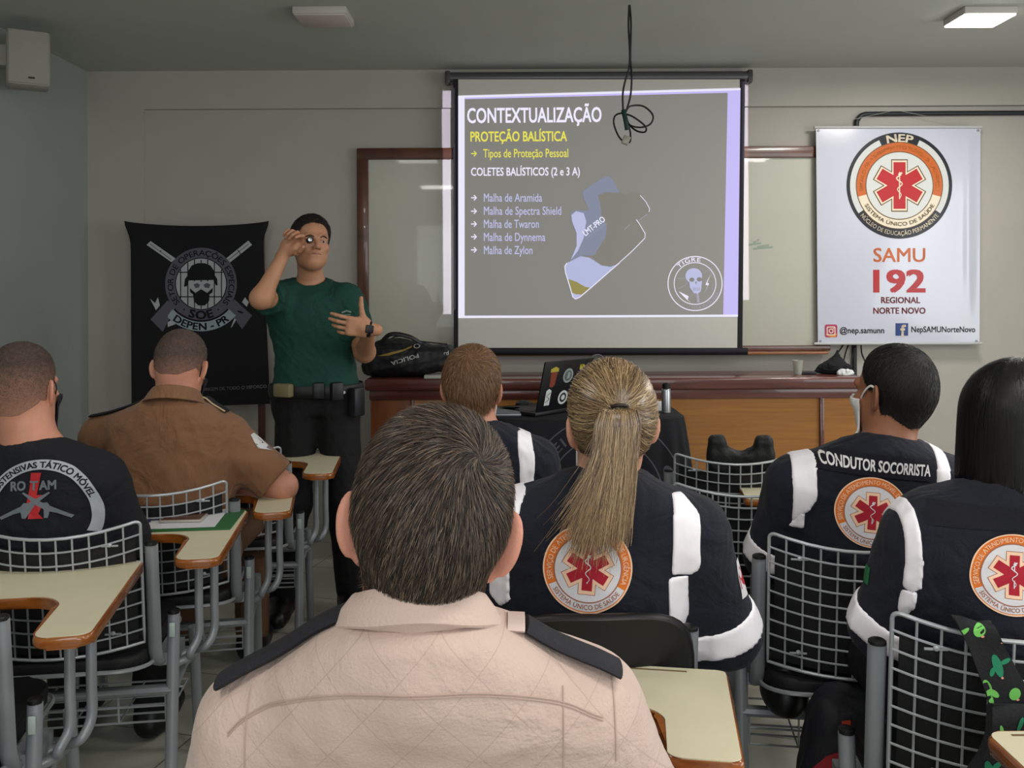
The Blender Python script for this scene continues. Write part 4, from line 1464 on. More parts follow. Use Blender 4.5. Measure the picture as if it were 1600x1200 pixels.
for x_ in (-w2 + .012, w2 - .012):
    MB().box((x_, cd, zt / 2 + 0.03), (0.012, cd - .01, zt / 2 - 0.03)).build('side_panel', M_AMBD, ct)
MB().rbox((0, cd, 0.035), (w2, cd - 0.005, 0.035), 0.006).build('plinth', M_RED, ct)

# things on the counter
def sdf_obj(name, lo, hi, h, fn, m, parent=None, loc=None):
    F = Field(lo, hi, h)
    x, y, z = F.xyz()
    F.D = (fn(x, y, z) + 0 * (x + y + z)).astype(np.float32)
    V, Fc = F.mesh()
    o = np_obj(name, V, Fc, m, parent)
    if loc is not None: o.location = loc
    return o
bag_l = Vector((pr(640, Yf + .14), Yf + 0.16, ctop))
def bagf(x, y, z):
    d = rbox(x, y, z, (-0.06, 0, 0.075), (0.17, 0.13, 0.072), 0.06)
    d = smin(d, ell(x, y, z, (-0.08, 0, 0.12), (0.15, 0.12, 0.085)), 0.05)
    d = smin(d, rbox(x, y, z, (0.13, 0.0, 0.095), (0.11, 0.12, 0.07), 0.05), 0.05)
    d = smin(d, cap(x, y, z, (-0.2, 0, 0.05), (-0.16, 0, 0.05), 0.06), 0.05)
    return smax(d - 0.007 * wrinkle(x, y, z, 5, 1.4), -z, 0.01)
bag = sdf_obj('duffel_bag', (-.32, -.2, -.02), (.32, .2, .27), 0.008, bagf, mat('black nylon', (17, 17, 20), 0.55, bump=0.3, bscale=60), None, bag_l)
tag(bag, 'black duffel bag with upside-down lettering lying on the left end of the counter', 'bag')
bb = obj_bvh(bag)
A_ = Art()
sc_ = (Yf + .05) / F_PX
A_.text('POLICIA', 0.055, 0.128, 0.03, 0, 0, 'L', bold=0.02, rot=196, width=0.15)
A_.poly([(-0.16, 0.115), (-0.1, 0.132), (-0.02, 0.15), (0.02, 0.168), (0.018, 0.158), (-0.03, 0.138), (-0.1, 0.118)], 1, 0, sub=.02)
A_.ring((0.045, 0.165), 0.008, 0.011, 0, 0, n=20, sx=1.6)
A_.text('rd', 0.19, 0.12, 0.03, 0, 0, 'L', bold=0.01)
A_.build('bag_print', [mat('bag white print', (170, 168, 165), 0.6), mat('bag yellow print', (140, 112, 50), 0.6)], surf_map(bb, (0, 0, 0), (1, 0, 0), (0, 0, 1), (0, 1, 0)), bag)
m_ = MB()
m_.tube(spline([(-0.17, -0.06, 0.15), (-0.1, -0.09, 0.225), (0.0, -0.08, 0.215), (0.07, -0.05, 0.17)], 6), 0.012, n=8, flat=0.35)
m_.build('carry_handle', M_BLACKP, bag)
m_ = MB(); m_.tube(spline([(-0.2, 0.0, 0.125), (-0.08, -0.0, 0.21), (0.05, 0, 0.185), (0.2, 0, 0.168)], 8), 0.004, n=6); m_.build('zipper', M_BLACKP, bag)
paper = MB().rbox((pr(685, Yf + .03), Yf + 0.05, ctop + 0.0075), (0.075, 0.05, 0.0075), 0.002).build('paper_stack', mat('paper', (176, 176, 170), 0.7))
tag(paper, 'small stack of white paper on the counter just right of the duffel bag', 'paper')
cup = empty('plastic_cup', (pr(1248, Yf + .1), Yf + 0.12, ctop))
tag(cup, 'small translucent plastic cup standing on the right end of the counter', 'cup')
M_CUP = mat('cup plastic', (215, 215, 205), 0.25, spec=0.4, trans=0.55)
m_ = MB(); m_.lathe([(0.019, 0.0), (0.0195, 0.002), (0.027, 0.072), (0.0285, 0.073), (0.0285, 0.076), (0.0265, 0.076), (0.0185, 0.003), (0.001, 0.003)], n=24); m_.build('cup_wall', M_CUP, cup)
rmt = MB().rbox((pr(1262, Yf + .1), Yf + 0.13, ctop + 0.0075), (0.05, 0.02, 0.0075), 0.004).build('remote_control', M_BLACKP)
tag(rmt, 'small flat black remote lying on the counter between cup and black pouch', 'remote control')
def pouch(x, y, z):
    d = ell(x, y, z, (0.0, 0, 0.03), (0.09, 0.05, 0.035))
    d = smin(d, cap(x, y, z, (0.0, 0, 0.03), (0.015, 0, 0.12), 0.045, 0.006), 0.05)
    d = smin(d, cap(x, y, z, (-.06, 0, 0.02), (-.1, 0, 0.012), 0.018, 0.008), 0.03)
    return smax(d - 0.006 * wrinkle(x, y, z, 8, 2), -z, 0.006)
po = sdf_obj('fabric_pouch', (-.14, -.09, -.02), (.14, .09, .16), 0.006, pouch, M_BLACK, None, (pr(1306, Yf + .14), Yf + 0.16, ctop))
tag(po, 'crumpled black cloth pouch with a raised peak on the right end of the counter', 'pouch')
tis = sdf_obj('paper_tissue', (-.06, -.04, -.01), (.06, .04, .06), 0.004, lambda x, y, z: smax(ell(x, y, z, (0, 0, 0.012), (0.045, 0.02, 0.022)) - 0.006 * wrinkle(x, y, z, 2, 3), -z, .003), mat('tissue', (215, 215, 215), 0.8), None, (pr(1322, Yf + .04), Yf + 0.055, ctop))
tag(tis, 'crumpled white paper tissue in front of the black pouch on the counter', 'tissue')
m_ = MB()
for k, (xa, xb, yb) in enumerate(((1322, 1300, 575), (1328, 1318, 570), (1345, 1352, 578), (1340, 1330, 580))):
    m_.tube(spline([P(xa, 532, WALL_Y - .03), P((xa + xb) / 2 - 2, 552, WALL_Y - .08), P(xb, 566, WALL_Y - .25), P(xb, yb, Yf + .33)], 6), 0.0045, n=6)
tag(m_.build('loose_cables', M_CABLE), 'loose black cables dropping from behind the white banner to the counter', 'cables')

# ------------------------------------------------------------------ table in front of the counter under a black cloth
tz = 0.828
tx0, tx1, ty0, ty1 = pr(770, 4.25), pr(1058, 4.25), 4.03, 4.50
tb = empty('side_table', ((tx0 + tx1) / 2, (ty0 + ty1) / 2, 0))
tag(tb, 'table in front of the counter hidden under a black emblem cloth', 'table')
thw, thd = (tx1 - tx0) / 2, (ty1 - ty0) / 2
MB().rbox((0, 0, tz - 0.02), (thw - .035, thd - .035, 0.012), 0.02).build('tabletop', M_AMBD, tb)
for sx in (-1, 1):
    for sy_ in (-1, 1):
        MB().rbox((sx * (thw - .05), sy_ * (thd - .05), (tz - .03) / 2), (0.018, 0.018, (tz - .03) / 2), 0.004).build('leg', M_STEEL, tb)
def cloth_ring(k, n, f):
    """outline of the hanging cloth, f = 0 table edge ... 1 hem"""
    a = 2 * math.pi * k / n
    c, s = math.cos(a), math.sin(a)
    e = 0.28
    x = (thw + 0.004) * math.copysign(abs(c) ** e, c)
    y = (thd + 0.004) * math.copysign(abs(s) ** e, s)
    fl_ = f ** 0.8 * (0.035 + 0.05 * abs(c * s) * 2 + 0.016 * math.sin(a * 22 + 1.3 * math.sin(3 * a)))
    return Vector((x + c * fl_, y + s * fl_ * (0.35 if s > 0 else 1.0), 0))
vs, fs = [], []
nn_, rows = 220, 16
vs.append(Vector((0, 0, tz)))
for k in range(nn_): vs.append(cloth_ring(k, nn_, 0) * 0.97 + Vector((0, 0, tz)))
for j in range(rows + 1):
    f = j / rows
    for k in range(nn_):
        p = cloth_ring(k, nn_, f)
        p.z = tz - 0.003 - f * 0.62
        vs.append(p)
for k in range(nn_):
    fs.append((0, 1 + k, 1 + (k + 1) % nn_))
for j in range(rows + 1):
    for k in range(nn_):
        a = 1 + j * nn_
        fs.append((a + k, a + nn_ + k, a + nn_ + (k + 1) % nn_, a + (k + 1) % nn_))
m_ = MB(); m_.add(vs, fs, 0, True)
tcl = m_.build('table_cloth', mat('black emblem cloth', (20, 20, 26), 0.85, bump=0.2, bscale=200))
tcl.location = tb.location
sol = tcl.modifiers.new('thickness', 'SOLIDIFY'); sol.thickness = 0.003; sol.offset = 1
tag(tcl, 'black cloth with a large grey ring emblem draped over the table before the counter', 'tablecloth')
tbv = obj_bvh(tcl)
T = Art()
kx = ty0 / F_PX
ox = Vector((0, -0.5, 0))
def tp(x, y): p = P(x, y, ty0 - .03) - Vector(tcl.location); return (p.x, p.z)
tc_ = tp(946, 775); R_ = 122 * kx
T.ring(tc_, R_ * 0.985, R_, 0, 0, n=90); T.ring(tc_, R_ * 0.72, R_ * 0.735, 0, 0, n=90)
T.arc_text('EI', tc_, R_ * 0.86, 133, 14, R_ * .17, 0, 0, bold=0.015)
T.arc_text('CO', tc_, R_ * 0.86, 14, 26, R_ * .17, 0, 0, bold=0.015)
T.build('cloth_print', [mat('cloth grey print', (84, 84, 94), 0.8)], surf_map(tbv, (0, -0.4, 0), (1, 0, 0), (0, 0, 1), (0, 1, 0), off=0.004), tcl)

# laptop with stickers
lp = empty('laptop', P(876, 634, 4.20) * 1.0)
lp.location.z = tz + 0.003
lp.rotation_euler = (0, 0, math.radians(46))
tag(lp, 'open black laptop with stickers on its lid standing on the black table cloth', 'laptop')
M_LAP = mat('laptop black', (22, 22, 25), 0.4)
MB().rbox((0, 0.125, 0.011), (0.175, 0.125, 0.0085), 0.004).build('base', M_LAP, lp)
LR = Matrix.Rotation(math.radians(16), 3, 'X')
lid_c = Vector((0, -0.002, 0.022))
# lid leans back towards the viewer's side
up = Vector((0, -math.sin(math.radians(14)), math.cos(math.radians(14))))
nrm_ = Vector((0, -math.cos(math.radians(14)), -math.sin(math.radians(14))))
Rl = Matrix(((1, 0, 0), (0, -nrm_.y, up.y), (0, -nrm_.z, up.z)))
lid = MB().rbox(lid_c + up * 0.12, (0.175, 0.005, 0.12), 0.004, R=Rl).build('lid', M_LAP, lp)
A_ = Art()
A_.ring((0.0, 0.165), 0.0, 0.035, 0, 0, n=32, nr=2); A_.ring((0, 0.165), 0.0, 0.026, 1, 1, n=32, nr=1); A_.poly([(-.008, .15), (.01, .152), (.012, .18), (-.004, .183)], 0, 2)
A_.ring((-0.01, 0.06), 0.0, 0.034, 2, 0, n=32, nr=2); A_.ring((-0.01, 0.06), 0.0, 0.023, 3, 1, n=32, nr=1); A_.ring((-.01, .06), 0.0, 0.013, 2, 2, n=20, nr=1)
A_.poly([(-.12, .12), (-.1, .115), (-.085, .125), (-.08, .19), (-.125, .19)], 4, 0); A_.poly([(-.13, .19), (-.075, .19), (-.075, .205), (-.1, .215), (-.13, .205)], 5, 1)
A_.poly([(-.135, .03), (-.1, .03), (-.1, .1), (-.118, .11), (-.135, .1)], 2, 0); A_.line([(-.128, .045), (-.106, .06), (-.128, .075), (-.106, .09)], .004, 3, 1)
A_.poly([(.085, .12), (.12, .12), (.13, .16), (.12, .185), (.08, .185)], 2, 0); A_.ring((.103, .15), 0.006, .012, 3, 1, n=16); A_.poly([(.075, .19), (.13, .19), (.13, .215), (.118, .2), (.1, .215), (.088, .2), (.075, .215)], 5, 0)
A_.poly([(.07, .06), (.1, .075), (.14, .07), (.14, .09), (.1, .095), (.07, .08)], 4, 0); A_.line([(.07, .05), (.14, .055)], .006, 2, 0)
A_.build('stickers', [mat('sticker grey', (150, 158, 158), 0.5), mat('sticker dim', (96, 104, 104), 0.5), mat('sticker white', (205, 210, 208), 0.5), mat('sticker dark', (40, 44, 46), 0.5), mat('sticker red', (130, 60, 46), 0.5), mat('sticker yellow', (176, 164, 60), 0.5)],
         plane_map(lid_c + nrm_ * 0.0052, (1, 0, 0), up, nrm_), lid)
m_ = MB(); m_.rbox((0, 0.1, 0.0200), (0.15, 0.06, 0.001), 0.0005); m_.build('keyboard', M_BLACKP, lp)
bt = empty('metal_bottle', P(1041, 645, 4.2)); bt.location.z = tz + 0.003
tag(bt, 'brushed grey metal bottle with black cap standing on the black table cloth', 'bottle')
m_ = MB(); m_.lathe([(0.018, 0), (0.0215, 0.003), (0.0215, 0.105), (0.0195, 0.112), (0.017, 0.114)], n=24); m_.build('bottle_body', mat('brushed metal', (176, 180, 184), 0.3, metal=0.85), bt)
m_ = MB(); m_.lathe([(0.018, 0.114), (0.0185, 0.12), (0.0185, 0.135), (0.012, 0.141), (0.006, 0.142)], n=20); m_.build('cap', M_BLACKP, bt)
wbx = MB().rbox(P(1028, 642, 4.28) * Vector((1, 1, 0)).length * 0 + Vector((pr(1028, 4.28), 4.28, tz + 0.003 + 0.022)), (0.016, 0.014, 0.022), 0.003).build('adapter_block', M_WHITE)
tag(wbx, 'small white block on the black table cloth just left of the metal bottle', 'adapter')
slab = empty('notebook_folder', (pr(788, 4.2), 4.2, tz + 0.003))
tag(slab, 'thin silver folder lying on the black table cloth left of the laptop', 'folder')
MB().rbox((0, 0, 0.006), (0.075, 0.09, 0.006), 0.003).build('cover', mat('silver', (150, 152, 158), 0.35, metal=0.5), slab)
MB().rbox((0, -0.0, 0.016), (0.07, 0.085, 0.0035), 0.002).build('pages', mat('grey pages', (110, 112, 118), 0.6), slab)
ms = MB(); ms.lathe([(0.042, 0), (0.046, 0.008), (0.04, 0.026), (0.02, 0.036), (0.004, 0.038)], n=24)
mso = ms.build('webcam_puck', M_BLACKP); mso.location = (pr(818, 4.38), 4.40, tz + 0.003)
tag(mso, 'low round black dome on the black table cloth behind the laptop', 'device')

# ------------------------------------------------------------------ projector light that falls beside the screen
def projector():
    loc = Vector((0.45, 1.2, 2.35))
    l = bpy.data.lights.new('projector_beam', 'SPOT')
    l.energy = 100.0
    l.spot_size = math.radians(75)
    l.spot_blend = 0.0
    l.shadow_soft_size = 0.004
    l.color = (0.80, 0.74, 1.0)
    o = bpy.data.objects.new('projector_beam', l)
    COL.objects.link(o)
    o.location = loc
    o.rotation_euler = (math.radians(90), 0, 0)
    l.use_nodes = True
    nt = l.node_tree
    em = nt.nodes['Emission']
    tc = nt.nodes.new('ShaderNodeTexCoord')
    sp_ = nt.nodes.new('ShaderNodeSeparateXYZ')
    nt.links.new(tc.outputs['Normal'], sp_.inputs[0])
    def M(op, a, b):
        n = nt.nodes.new('ShaderNodeMath')
        n.operation = op
        for i, v in enumerate((a, b)):
            if isinstance(v, (int, float)): n.inputs[i].default_value = v
            else: nt.links.new(v, n.inputs[i])
        return n.outputs[0]
    az = M('ABSOLUTE', sp_.outputs[2], 0)
    u = M('DIVIDE', sp_.outputs[0], az)
    v = M('DIVIDE', sp_.outputs[1], az)
    tot = None
    yw = WALL_Y
    for (x0, x1, y0, y1, e) in ((692, 706, 143, 492, 1.0), (1160, 1168.5, 133, 470, 1.0)):
        a, b = P(x0, y1, yw), P(x1, y0, yw)
        d = yw - loc.y
        m = M('MULTIPLY', M('GREATER_THAN', u, (a.x - loc.x) / d), M('LESS_THAN', u, (b.x - loc.x) / d))
        m2 = M('MULTIPLY', M('GREATER_THAN', v, (a.z - loc.z) / d), M('LESS_THAN', v, (b.z - loc.z) / d))
        t = M('MULTIPLY', m, m2)
        tot = t if tot is None else M('ADD', tot, t)
    nt.links.new(M('MULTIPLY', tot, 10.0), em.inputs['Strength'])
projector()

# ------------------------------------------------------------------ tablet arm chairs
M_SEAT = mat('black upholstery', (20, 20, 22), 0.6, bump=0.2, bscale=250)
M_LAM = mat('beige laminate', (206, 198, 170), 0.45, var=0.02, vscale=20, bump=0.03, bscale=400)
M_EDGE = wood('tablet edge wood', (158, 92, 36), (124, 66, 24), 0.25, (6, 6, 30), 0.5)
M_GROOVE = mat('pencil groove', (112, 92, 66), 0.6)
M_PLATE = mat('pale label', (176, 190, 184), 0.4)

def arc(c, r, a0, a1, n=6):
    return [(c[0] + r * math.cos(math.radians(a0 + (a1 - a0) * k / n)), c[1] + r * math.sin(math.radians(a0 + (a1 - a0) * k / n))) for k in range(n + 1)]
def tablet_outline(o=0.0, dx=0.0):
    """anticlockwise from the near end; o = inset"""
    pts = _outline(o, dx)
    return [(x, 0.42 - (0.42 - y) * 0.63) for x, y in pts] if dx else [(x, y - 0.10) for x, y in pts]
def _outline(o, dx):
    pts = []
    pts += arc((0.315 + dx, -0.065), 0.035 - o, 180, 270)
    pts += arc((0.372 + dx, -0.072), 0.028 - o, 270, 360)
    pts += arc((0.378 + dx, 0.398), 0.022 - o, 0, 90)
    pts += arc((0.062 + dx, 0.395), 0.025 - o, 90, 180)
    pts += arc((0.055 + dx, 0.185), 0.018 - o, 180, 270, 4)
    pts += arc((0.195 + dx, 0.082), 0.085 + o, 90, 8, 10)
    return pts

def surf_tube_grid(mb, fn, us, vs, r, rb):
    """wire lattice on the surface fn(u, v)"""
    for u in us: mb.tube([fn(u, v) for v in np.linspace(vs[0], vs[-1], 9)], r, n=6)
    for v in vs[1:-1]: mb.tube([fn(u, v) for u in np.linspace(us[0], us[-1], 13)], r, n=6)

def make_chair(kind):
    t = empty('tablet_chair')
    # seat
    mb = MB()
    out = arc((0.15, 0.16), 0.06, 0, 90) + arc((-0.15, 0.16), 0.06, 90, 180) + arc((-0.14, -0.15), 0.07, 180, 270) + arc((0.14, -0.15), 0.07, 270, 360)
    mb.prism(out, 0.435, 0.475, 0.014, seg=3)
    mb.build('seat', M_SEAT, t)
    mb = MB()
    rim = [Vector((x * 1.04, y * 1.04, 0.428 + 0.35 * min(0, y + 0.0) ** 2)) for x, y in arc((0.15, 0.16), 0.06, 0, 90) + arc((-0.15, 0.16), 0.06, 90, 180) + arc((-0.13, -0.14), 0.08, 180, 270) + arc((0.13, -0.14), 0.08, 270, 360)]
    mb.tube(rim, 0.0055, n=6, closed=True)
    for x in (-0.12, -0.04, 0.04, 0.12): mb.tube([(x, -0.2, 0.43), (x, 0.2, 0.43)], 0.003, n=5)
    mb.build('seat_frame', M_WIRE, t)
    wx = 0.205
    if kind == 'wire':
        def bs(u, v):
            """back surface: u -1..1 across, v 0..1 up"""
            zt = 0.800 + 0.026 * u * u
            zb = 0.488 + 0.010 * u * u
            z = zb + (zt - zb) * v
            return Vector((wx * u, -0.235 + 0.062 * u * u - 0.11 * (z - 0.5), z))
        us = np.linspace(-1, 1, 12)
        vs = np.linspace(0, 1, 10)
        mb = MB()
        for u in us[1:-1]: mb.tube([bs(u, v) for v in np.linspace(0, 1, 7)], 0.0026, n=6)
        for v in vs[1:-1]: mb.tube([bs(u, v) + Vector((0, -0.002, 0)) for u in np.linspace(-1, 1, 13)], 0.0026, n=6)
        ring = []
        def rc(cu, cv, a0, a1):
            return [bs(cu + 0.075 * math.cos(math.radians(a0 + (a1 - a0) * k / 5)), cv + 0.045 * math.sin(math.radians(a0 + (a1 - a0) * k / 5))) for k in range(6)]
        ring += rc(0.925, 0.955, 0, 90) + [bs(u, 1) for u in np.linspace(0.8, -0.8, 9)] + rc(-0.925, 0.955, 90, 180)
        ring += [bs(-1, v) for v in np.linspace(.9, .1, 6)] + [bs(u, 0) for u in np.linspace(-1, 1, 11)] + [bs(1, v) for v in np.linspace(.1, .9, 6)]
        mb.tube(ring, 0.0042, n=8, closed=True)
        wire = mb.build('wire_back', M_WIRE, t)
        for (u, v) in ((-0.68, 0.87), (0.68, 0.87), (-0.68, 0.14), (0.68, 0.14)):
            mb = MB()
            p = bs(u, v)
            mb.tube([p + Vector((-0.02, -0.004, 0)), p + Vector((0.02, -0.004, 0))], 0.0026, n=6)
            mb.lathe([(0.006, 0), (0.005, 0.003), (0.001, 0.004)], p + Vector((0, -0.006, 0.003)), 10, 0, Matrix.Rotation(math.radians(90), 3, 'X'))
            mb.build('clip', M_WIRE, wire)
        # padded panel in front of the lattice
        mb = MB()
        vsl, fsl = [], []
        nu, nv = 16, 12
        for off in (0.010, 0.028):
            for j in range(nv + 1):
                for i in range(nu + 1):
                    u, v = -0.93 + 1.86 * i / nu, 0.03 + 0.86 * j / nv
                    edge = min(1, 4 * min(i, nu - i) / nu + .15) * min(1, 4 * min(j, nv - j) / nv + .15)
                    p = bs(u, v)
                    vsl.append(p + Vector((0, off if off < .02 else 0.012 + 0.016 * edge, 0)))
        st = (nu + 1) * (nv + 1)
        for j in range(nv):
            for i in range(nu):
                a = j * (nu + 1) + i
                fsl.append((a, a + 1, a + nu + 2, a + nu + 1)); fsl.append((st + a, st + a + nu + 1, st + a + nu + 2, st + a + 1))
        rg = [j * (nu + 1) for j in range(nv + 1)] + [nv * (nu + 1) + i for i in range(1, nu + 1)] + [j * (nu + 1) + nu for j in range(nv - 1, -1, -1)] + list(range(nu - 1, 0, -1))
        for k in range(len(rg)):
            a, b = rg[k], rg[(k + 1) % len(rg)]
            fsl.append((a, b, st + b, st + a))
        mb.add(vsl, fsl, 0, True)
        mb.build('back_pad', M_SEAT, t)
    else:
        def bs(u, v): return Vector((0.19 * u, -0.235 + 0.05 * u * u - 0.13 * v * 0.3, 0.52 + 0.30 * v))
        mb = MB()
        vsl, fsl = [], []
        N = 40
        prof = [(0.985, -0.009), (1.0, 0.0), (0.985, 0.009), (0.9, 0.016), (0.5, 0.02), (0.0, 0.02)]
        for side in (1,):
            pass
        rings = [(0.0, -0.012), (0.6, -0.012), (0.9, -0.012), (0.95, -0.014), (0.985, -0.009), (1.0, 0.0), (0.985, 0.009), (0.9, 0.016), (0.5, 0.02), (0.0, 0.02)]
        for (s, d) in rings:
            for k in range(N):
                a = 2 * math.pi * k / N
                c, sn = math.cos(a), math.sin(a)
                u = s * math.copysign(abs(c) ** 0.55, c)
                v = 0.5 + 0.5 * s * math.copysign(abs(sn) ** (0.5 if sn < 0 else 0.62), sn)
                vsl.append(bs(u, v) + Vector((0, d, 0)))
        for j in range(len(rings) - 1):
            for k in range(N):
                l = (k + 1) % N
                fsl.append((j * N + k, j * N + l, (j + 1) * N + l, (j + 1) * N + k))
        mb.add(vsl, fsl, 0, True)
        mb.build('backrest', M_BLACKP, t)
    dx = 0.0 if kind == 'wire' else -0.055
    px_ = 0.226 + (0 if kind == 'wire' else -0.04)
    for s in (-1, 1):
        mb = MB()
        mb.tube([(s * px_, -0.185, 0.757), (s * px_, -0.165, 0.60), (s * px_, -0.15, 0.47), (s * px_, -0.13, 0.43), (s * px_, -0.09, 0.412), (s * px_, 0.0, 0.410)], 0.0175, n=12, flat=0.72, up=(1, 0, 0))
        post = mb.build('back_post', M_STEEL, t)
        mb = MB(); mb.lathe([(0.0165, 0), (0.0165, 0.006), (0.012, 0.009)], (0, 0, 0), 14); cpo = mb.build('cap', M_BLACKP, post)
        cpo.location = (s * px_, -0.185, 0.755)
        lx_ = s * (0.262 + dx * .6)
        mb = MB()
        mb.tube([(lx_, -0.155, 0.0), (lx_, -0.125, 0.25), (lx_, -0.095, 0.545)], 0.0165, n=12, flat=0.8, up=(1, 0, 0))
        leg = mb.build('leg', M_STEEL, t)
        mb = MB(); mb.lathe([(0.016, 0), (0.016, 0.008), (0.011, 0.011)], (0, 0, 0), 14); cpo = mb.build('cap', M_BLACKP, leg)
        cpo.location = (lx_, -0.095, 0.543)
        if s > 0 and kind == 'wire':
            mb = MB(); mb.rbox((lx_, -0.118, 0.505), (0.0075, 0.0025, 0.019), 0.002); mb.build('label_plate', M_PLATE, leg)
        mb = MB()
        mb.tube([(lx_, 0.235, 0.0), (lx_, 0.19, 0.2), (lx_, 0.15, 0.415)], 0.0155, n=12, flat=0.8, up=(1, 0, 0))
        mb.build('leg', M_STEEL, t)
        mb = MB()
        mb.tube([(lx_, -0.115, 0.345), (lx_, 0.02, 0.36), (lx_, 0.165, 0.33)], 0.012, n=8, flat=1.2)
        mb.build('side_rail', M_STEEL, t)
        mb = MB()
        mb.box(((px_ * s + lx_) / 2, -0.055, 0.425), (abs(lx_ - px_ * s) / 2 + .008, 0.055, 0.016))
        mb.build('bracket', M_STEEL, t)
    L = 0.262 + dx * .6
    yo = 0.13 if dx else -0.06
    for y, z in ((-0.112, 0.345), (0.165, 0.33)):
        mb = MB(); mb.tube([(-L, y, z), (L, y, z)], 0.0135, n=8, flat=1.3); mb.build('crossbar', M_STEEL, t)
    mb = MB()
    for y in np.linspace(-0.10, 0.16, 6): mb.tube([(-L + .02, y, 0.255), (L - .02, y, 0.255)], 0.0028, n=5)
    for x in np.linspace(-L + .02, L - .02, 5): mb.tube([(x, -0.11, 0.335), (x, -0.105, 0.262), (x, -0.09, 0.255), (x, 0.16, 0.255)], 0.0028, n=5)
    mb.tube([(-L, -0.108, 0.30), (L, -0.108, 0.30)], 0.0028, n=5)
    mb.build('book_rack', M_WIRE, t)
    # tablet
    mb = MB(); mb.prism(tablet_outline(0, dx), 0.690, 0.7145, 0.009, seg=3)
    board = mb.build('writing_tablet', M_EDGE, t)
    mb = MB(); mb.prism(tablet_outline(0.005, dx), 0.7143, 0.7162, 0.0006, seg=1)
    board2 = mb.build('laminate_top', M_LAM, board)
    mb = MB(); mb.rbox((0.2 + dx, 0.402 - (0 if dx else 0.10), 0.7163), (0.125, 0.0028, 0.0006), 0.0005); mb.build('pencil_groove', M_GROOVE, board2)
    for k, (xx, yy) in enumerate(((0.318, 0.01), (0.352, 0.05))):
        mb = MB()
        mb.tube(spline([(L - .004, -0.09 + 0.06 * k, 0.40), (L + 0.03 , -0.055 + 0.05 * k, 0.405), (xx - 0.018 + dx, yy - 0.02 + yo, 0.425), (xx + dx, yy + yo, 0.465), (xx + dx, yy + yo, 0.55), (xx + dx, yy + yo, 0.692)], 5), 0.0115, n=10)
        mb.build('tablet_support', M_STEEL, t)
    mb = MB(); mb.rbox((0.337 + dx, 0.03 + yo, 0.688), (0.03, 0.05, 0.003), 0.002); mb.build('mounting_plate', M_BLACKP, t)
    return t

WIRE = make_chair('wire')
PAD = make_chair('padded')
_used = {'w': False, 'p': False}
def place_chair(kind, x, y, deg, label):
    proto = WIRE if kind == 'w' else PAD
    o = proto if not _used[kind] else copy_tree(proto)
    _used[kind] = True
    o.location = (x, y, 0) if kind == 'p' else (x * (1 + 0.05 / y), y + 0.10, 0)
    o.rotation_euler = (0, 0, math.radians(deg))
    tag(o, label, 'chair', 'tablet arm chairs with wire mesh backs' if kind == 'w' else 'tablet arm chairs with black plastic backs')
    return o
CH = {}
CH['empty_left'] = place_chair('w', -1.26, 1.85, 11, 'wire backed tablet chair with an empty tablet behind the man in the black shirt')
CH['edge_left'] = place_chair('w', -1.26, 1.2, 11, 'wire backed tablet chair at the lower left corner, only the tablet edge in view')
CH['rotam'] = place_chair('w', -1.17, 2.39, 8, 'wire backed tablet chair of the black shirted man, paper and phone on its tablet')
CH['brown'] = place_chair('w', -1.115, 2.86, 11, 'wire backed tablet chair under the officer in the brown uniform leaning on its tablet')
CH['empty_front'] = place_chair('w', -1.09, 3.48, 6, 'empty wire backed tablet chair in front of the brown uniformed officer')
CH['near'] = place_chair('p', -0.013, 1.285, -9, 'tablet chair of the nearest man in the beige shirt, empty tablet at his right')
CH['ponytail'] = place_chair('p', 0.15, 1.92, 2, 'black plastic backed tablet chair of the woman with the ponytail')
CH['conductor'] = place_chair('w', 0.834, 2.25, -8, 'wire backed tablet chair of the man with a white mask strap')
CH['cactus'] = place_chair('w', 0.90, 1.72, -8, 'wire backed tablet chair of the black haired woman, cactus print bag hung on it')
CH['edge_right'] = place_chair('w', 0.67, 1.00, 0, 'wire backed tablet chair at the lower right corner, only its white tablet corner in view')
CH['vest'] = place_chair('w', 0.80, 3.29, -8, 'empty wire backed tablet chair with a black vest standing on its seat')
CH['empty_mid'] = place_chair('w', 0.71, 2.81, -8, 'empty wire backed tablet chair in front of the man with the mask strap')
CH['blond'] = place_chair('w', -0.13, 2.93, 0, 'tablet chair of the short haired blond man, hidden behind the nearest head')

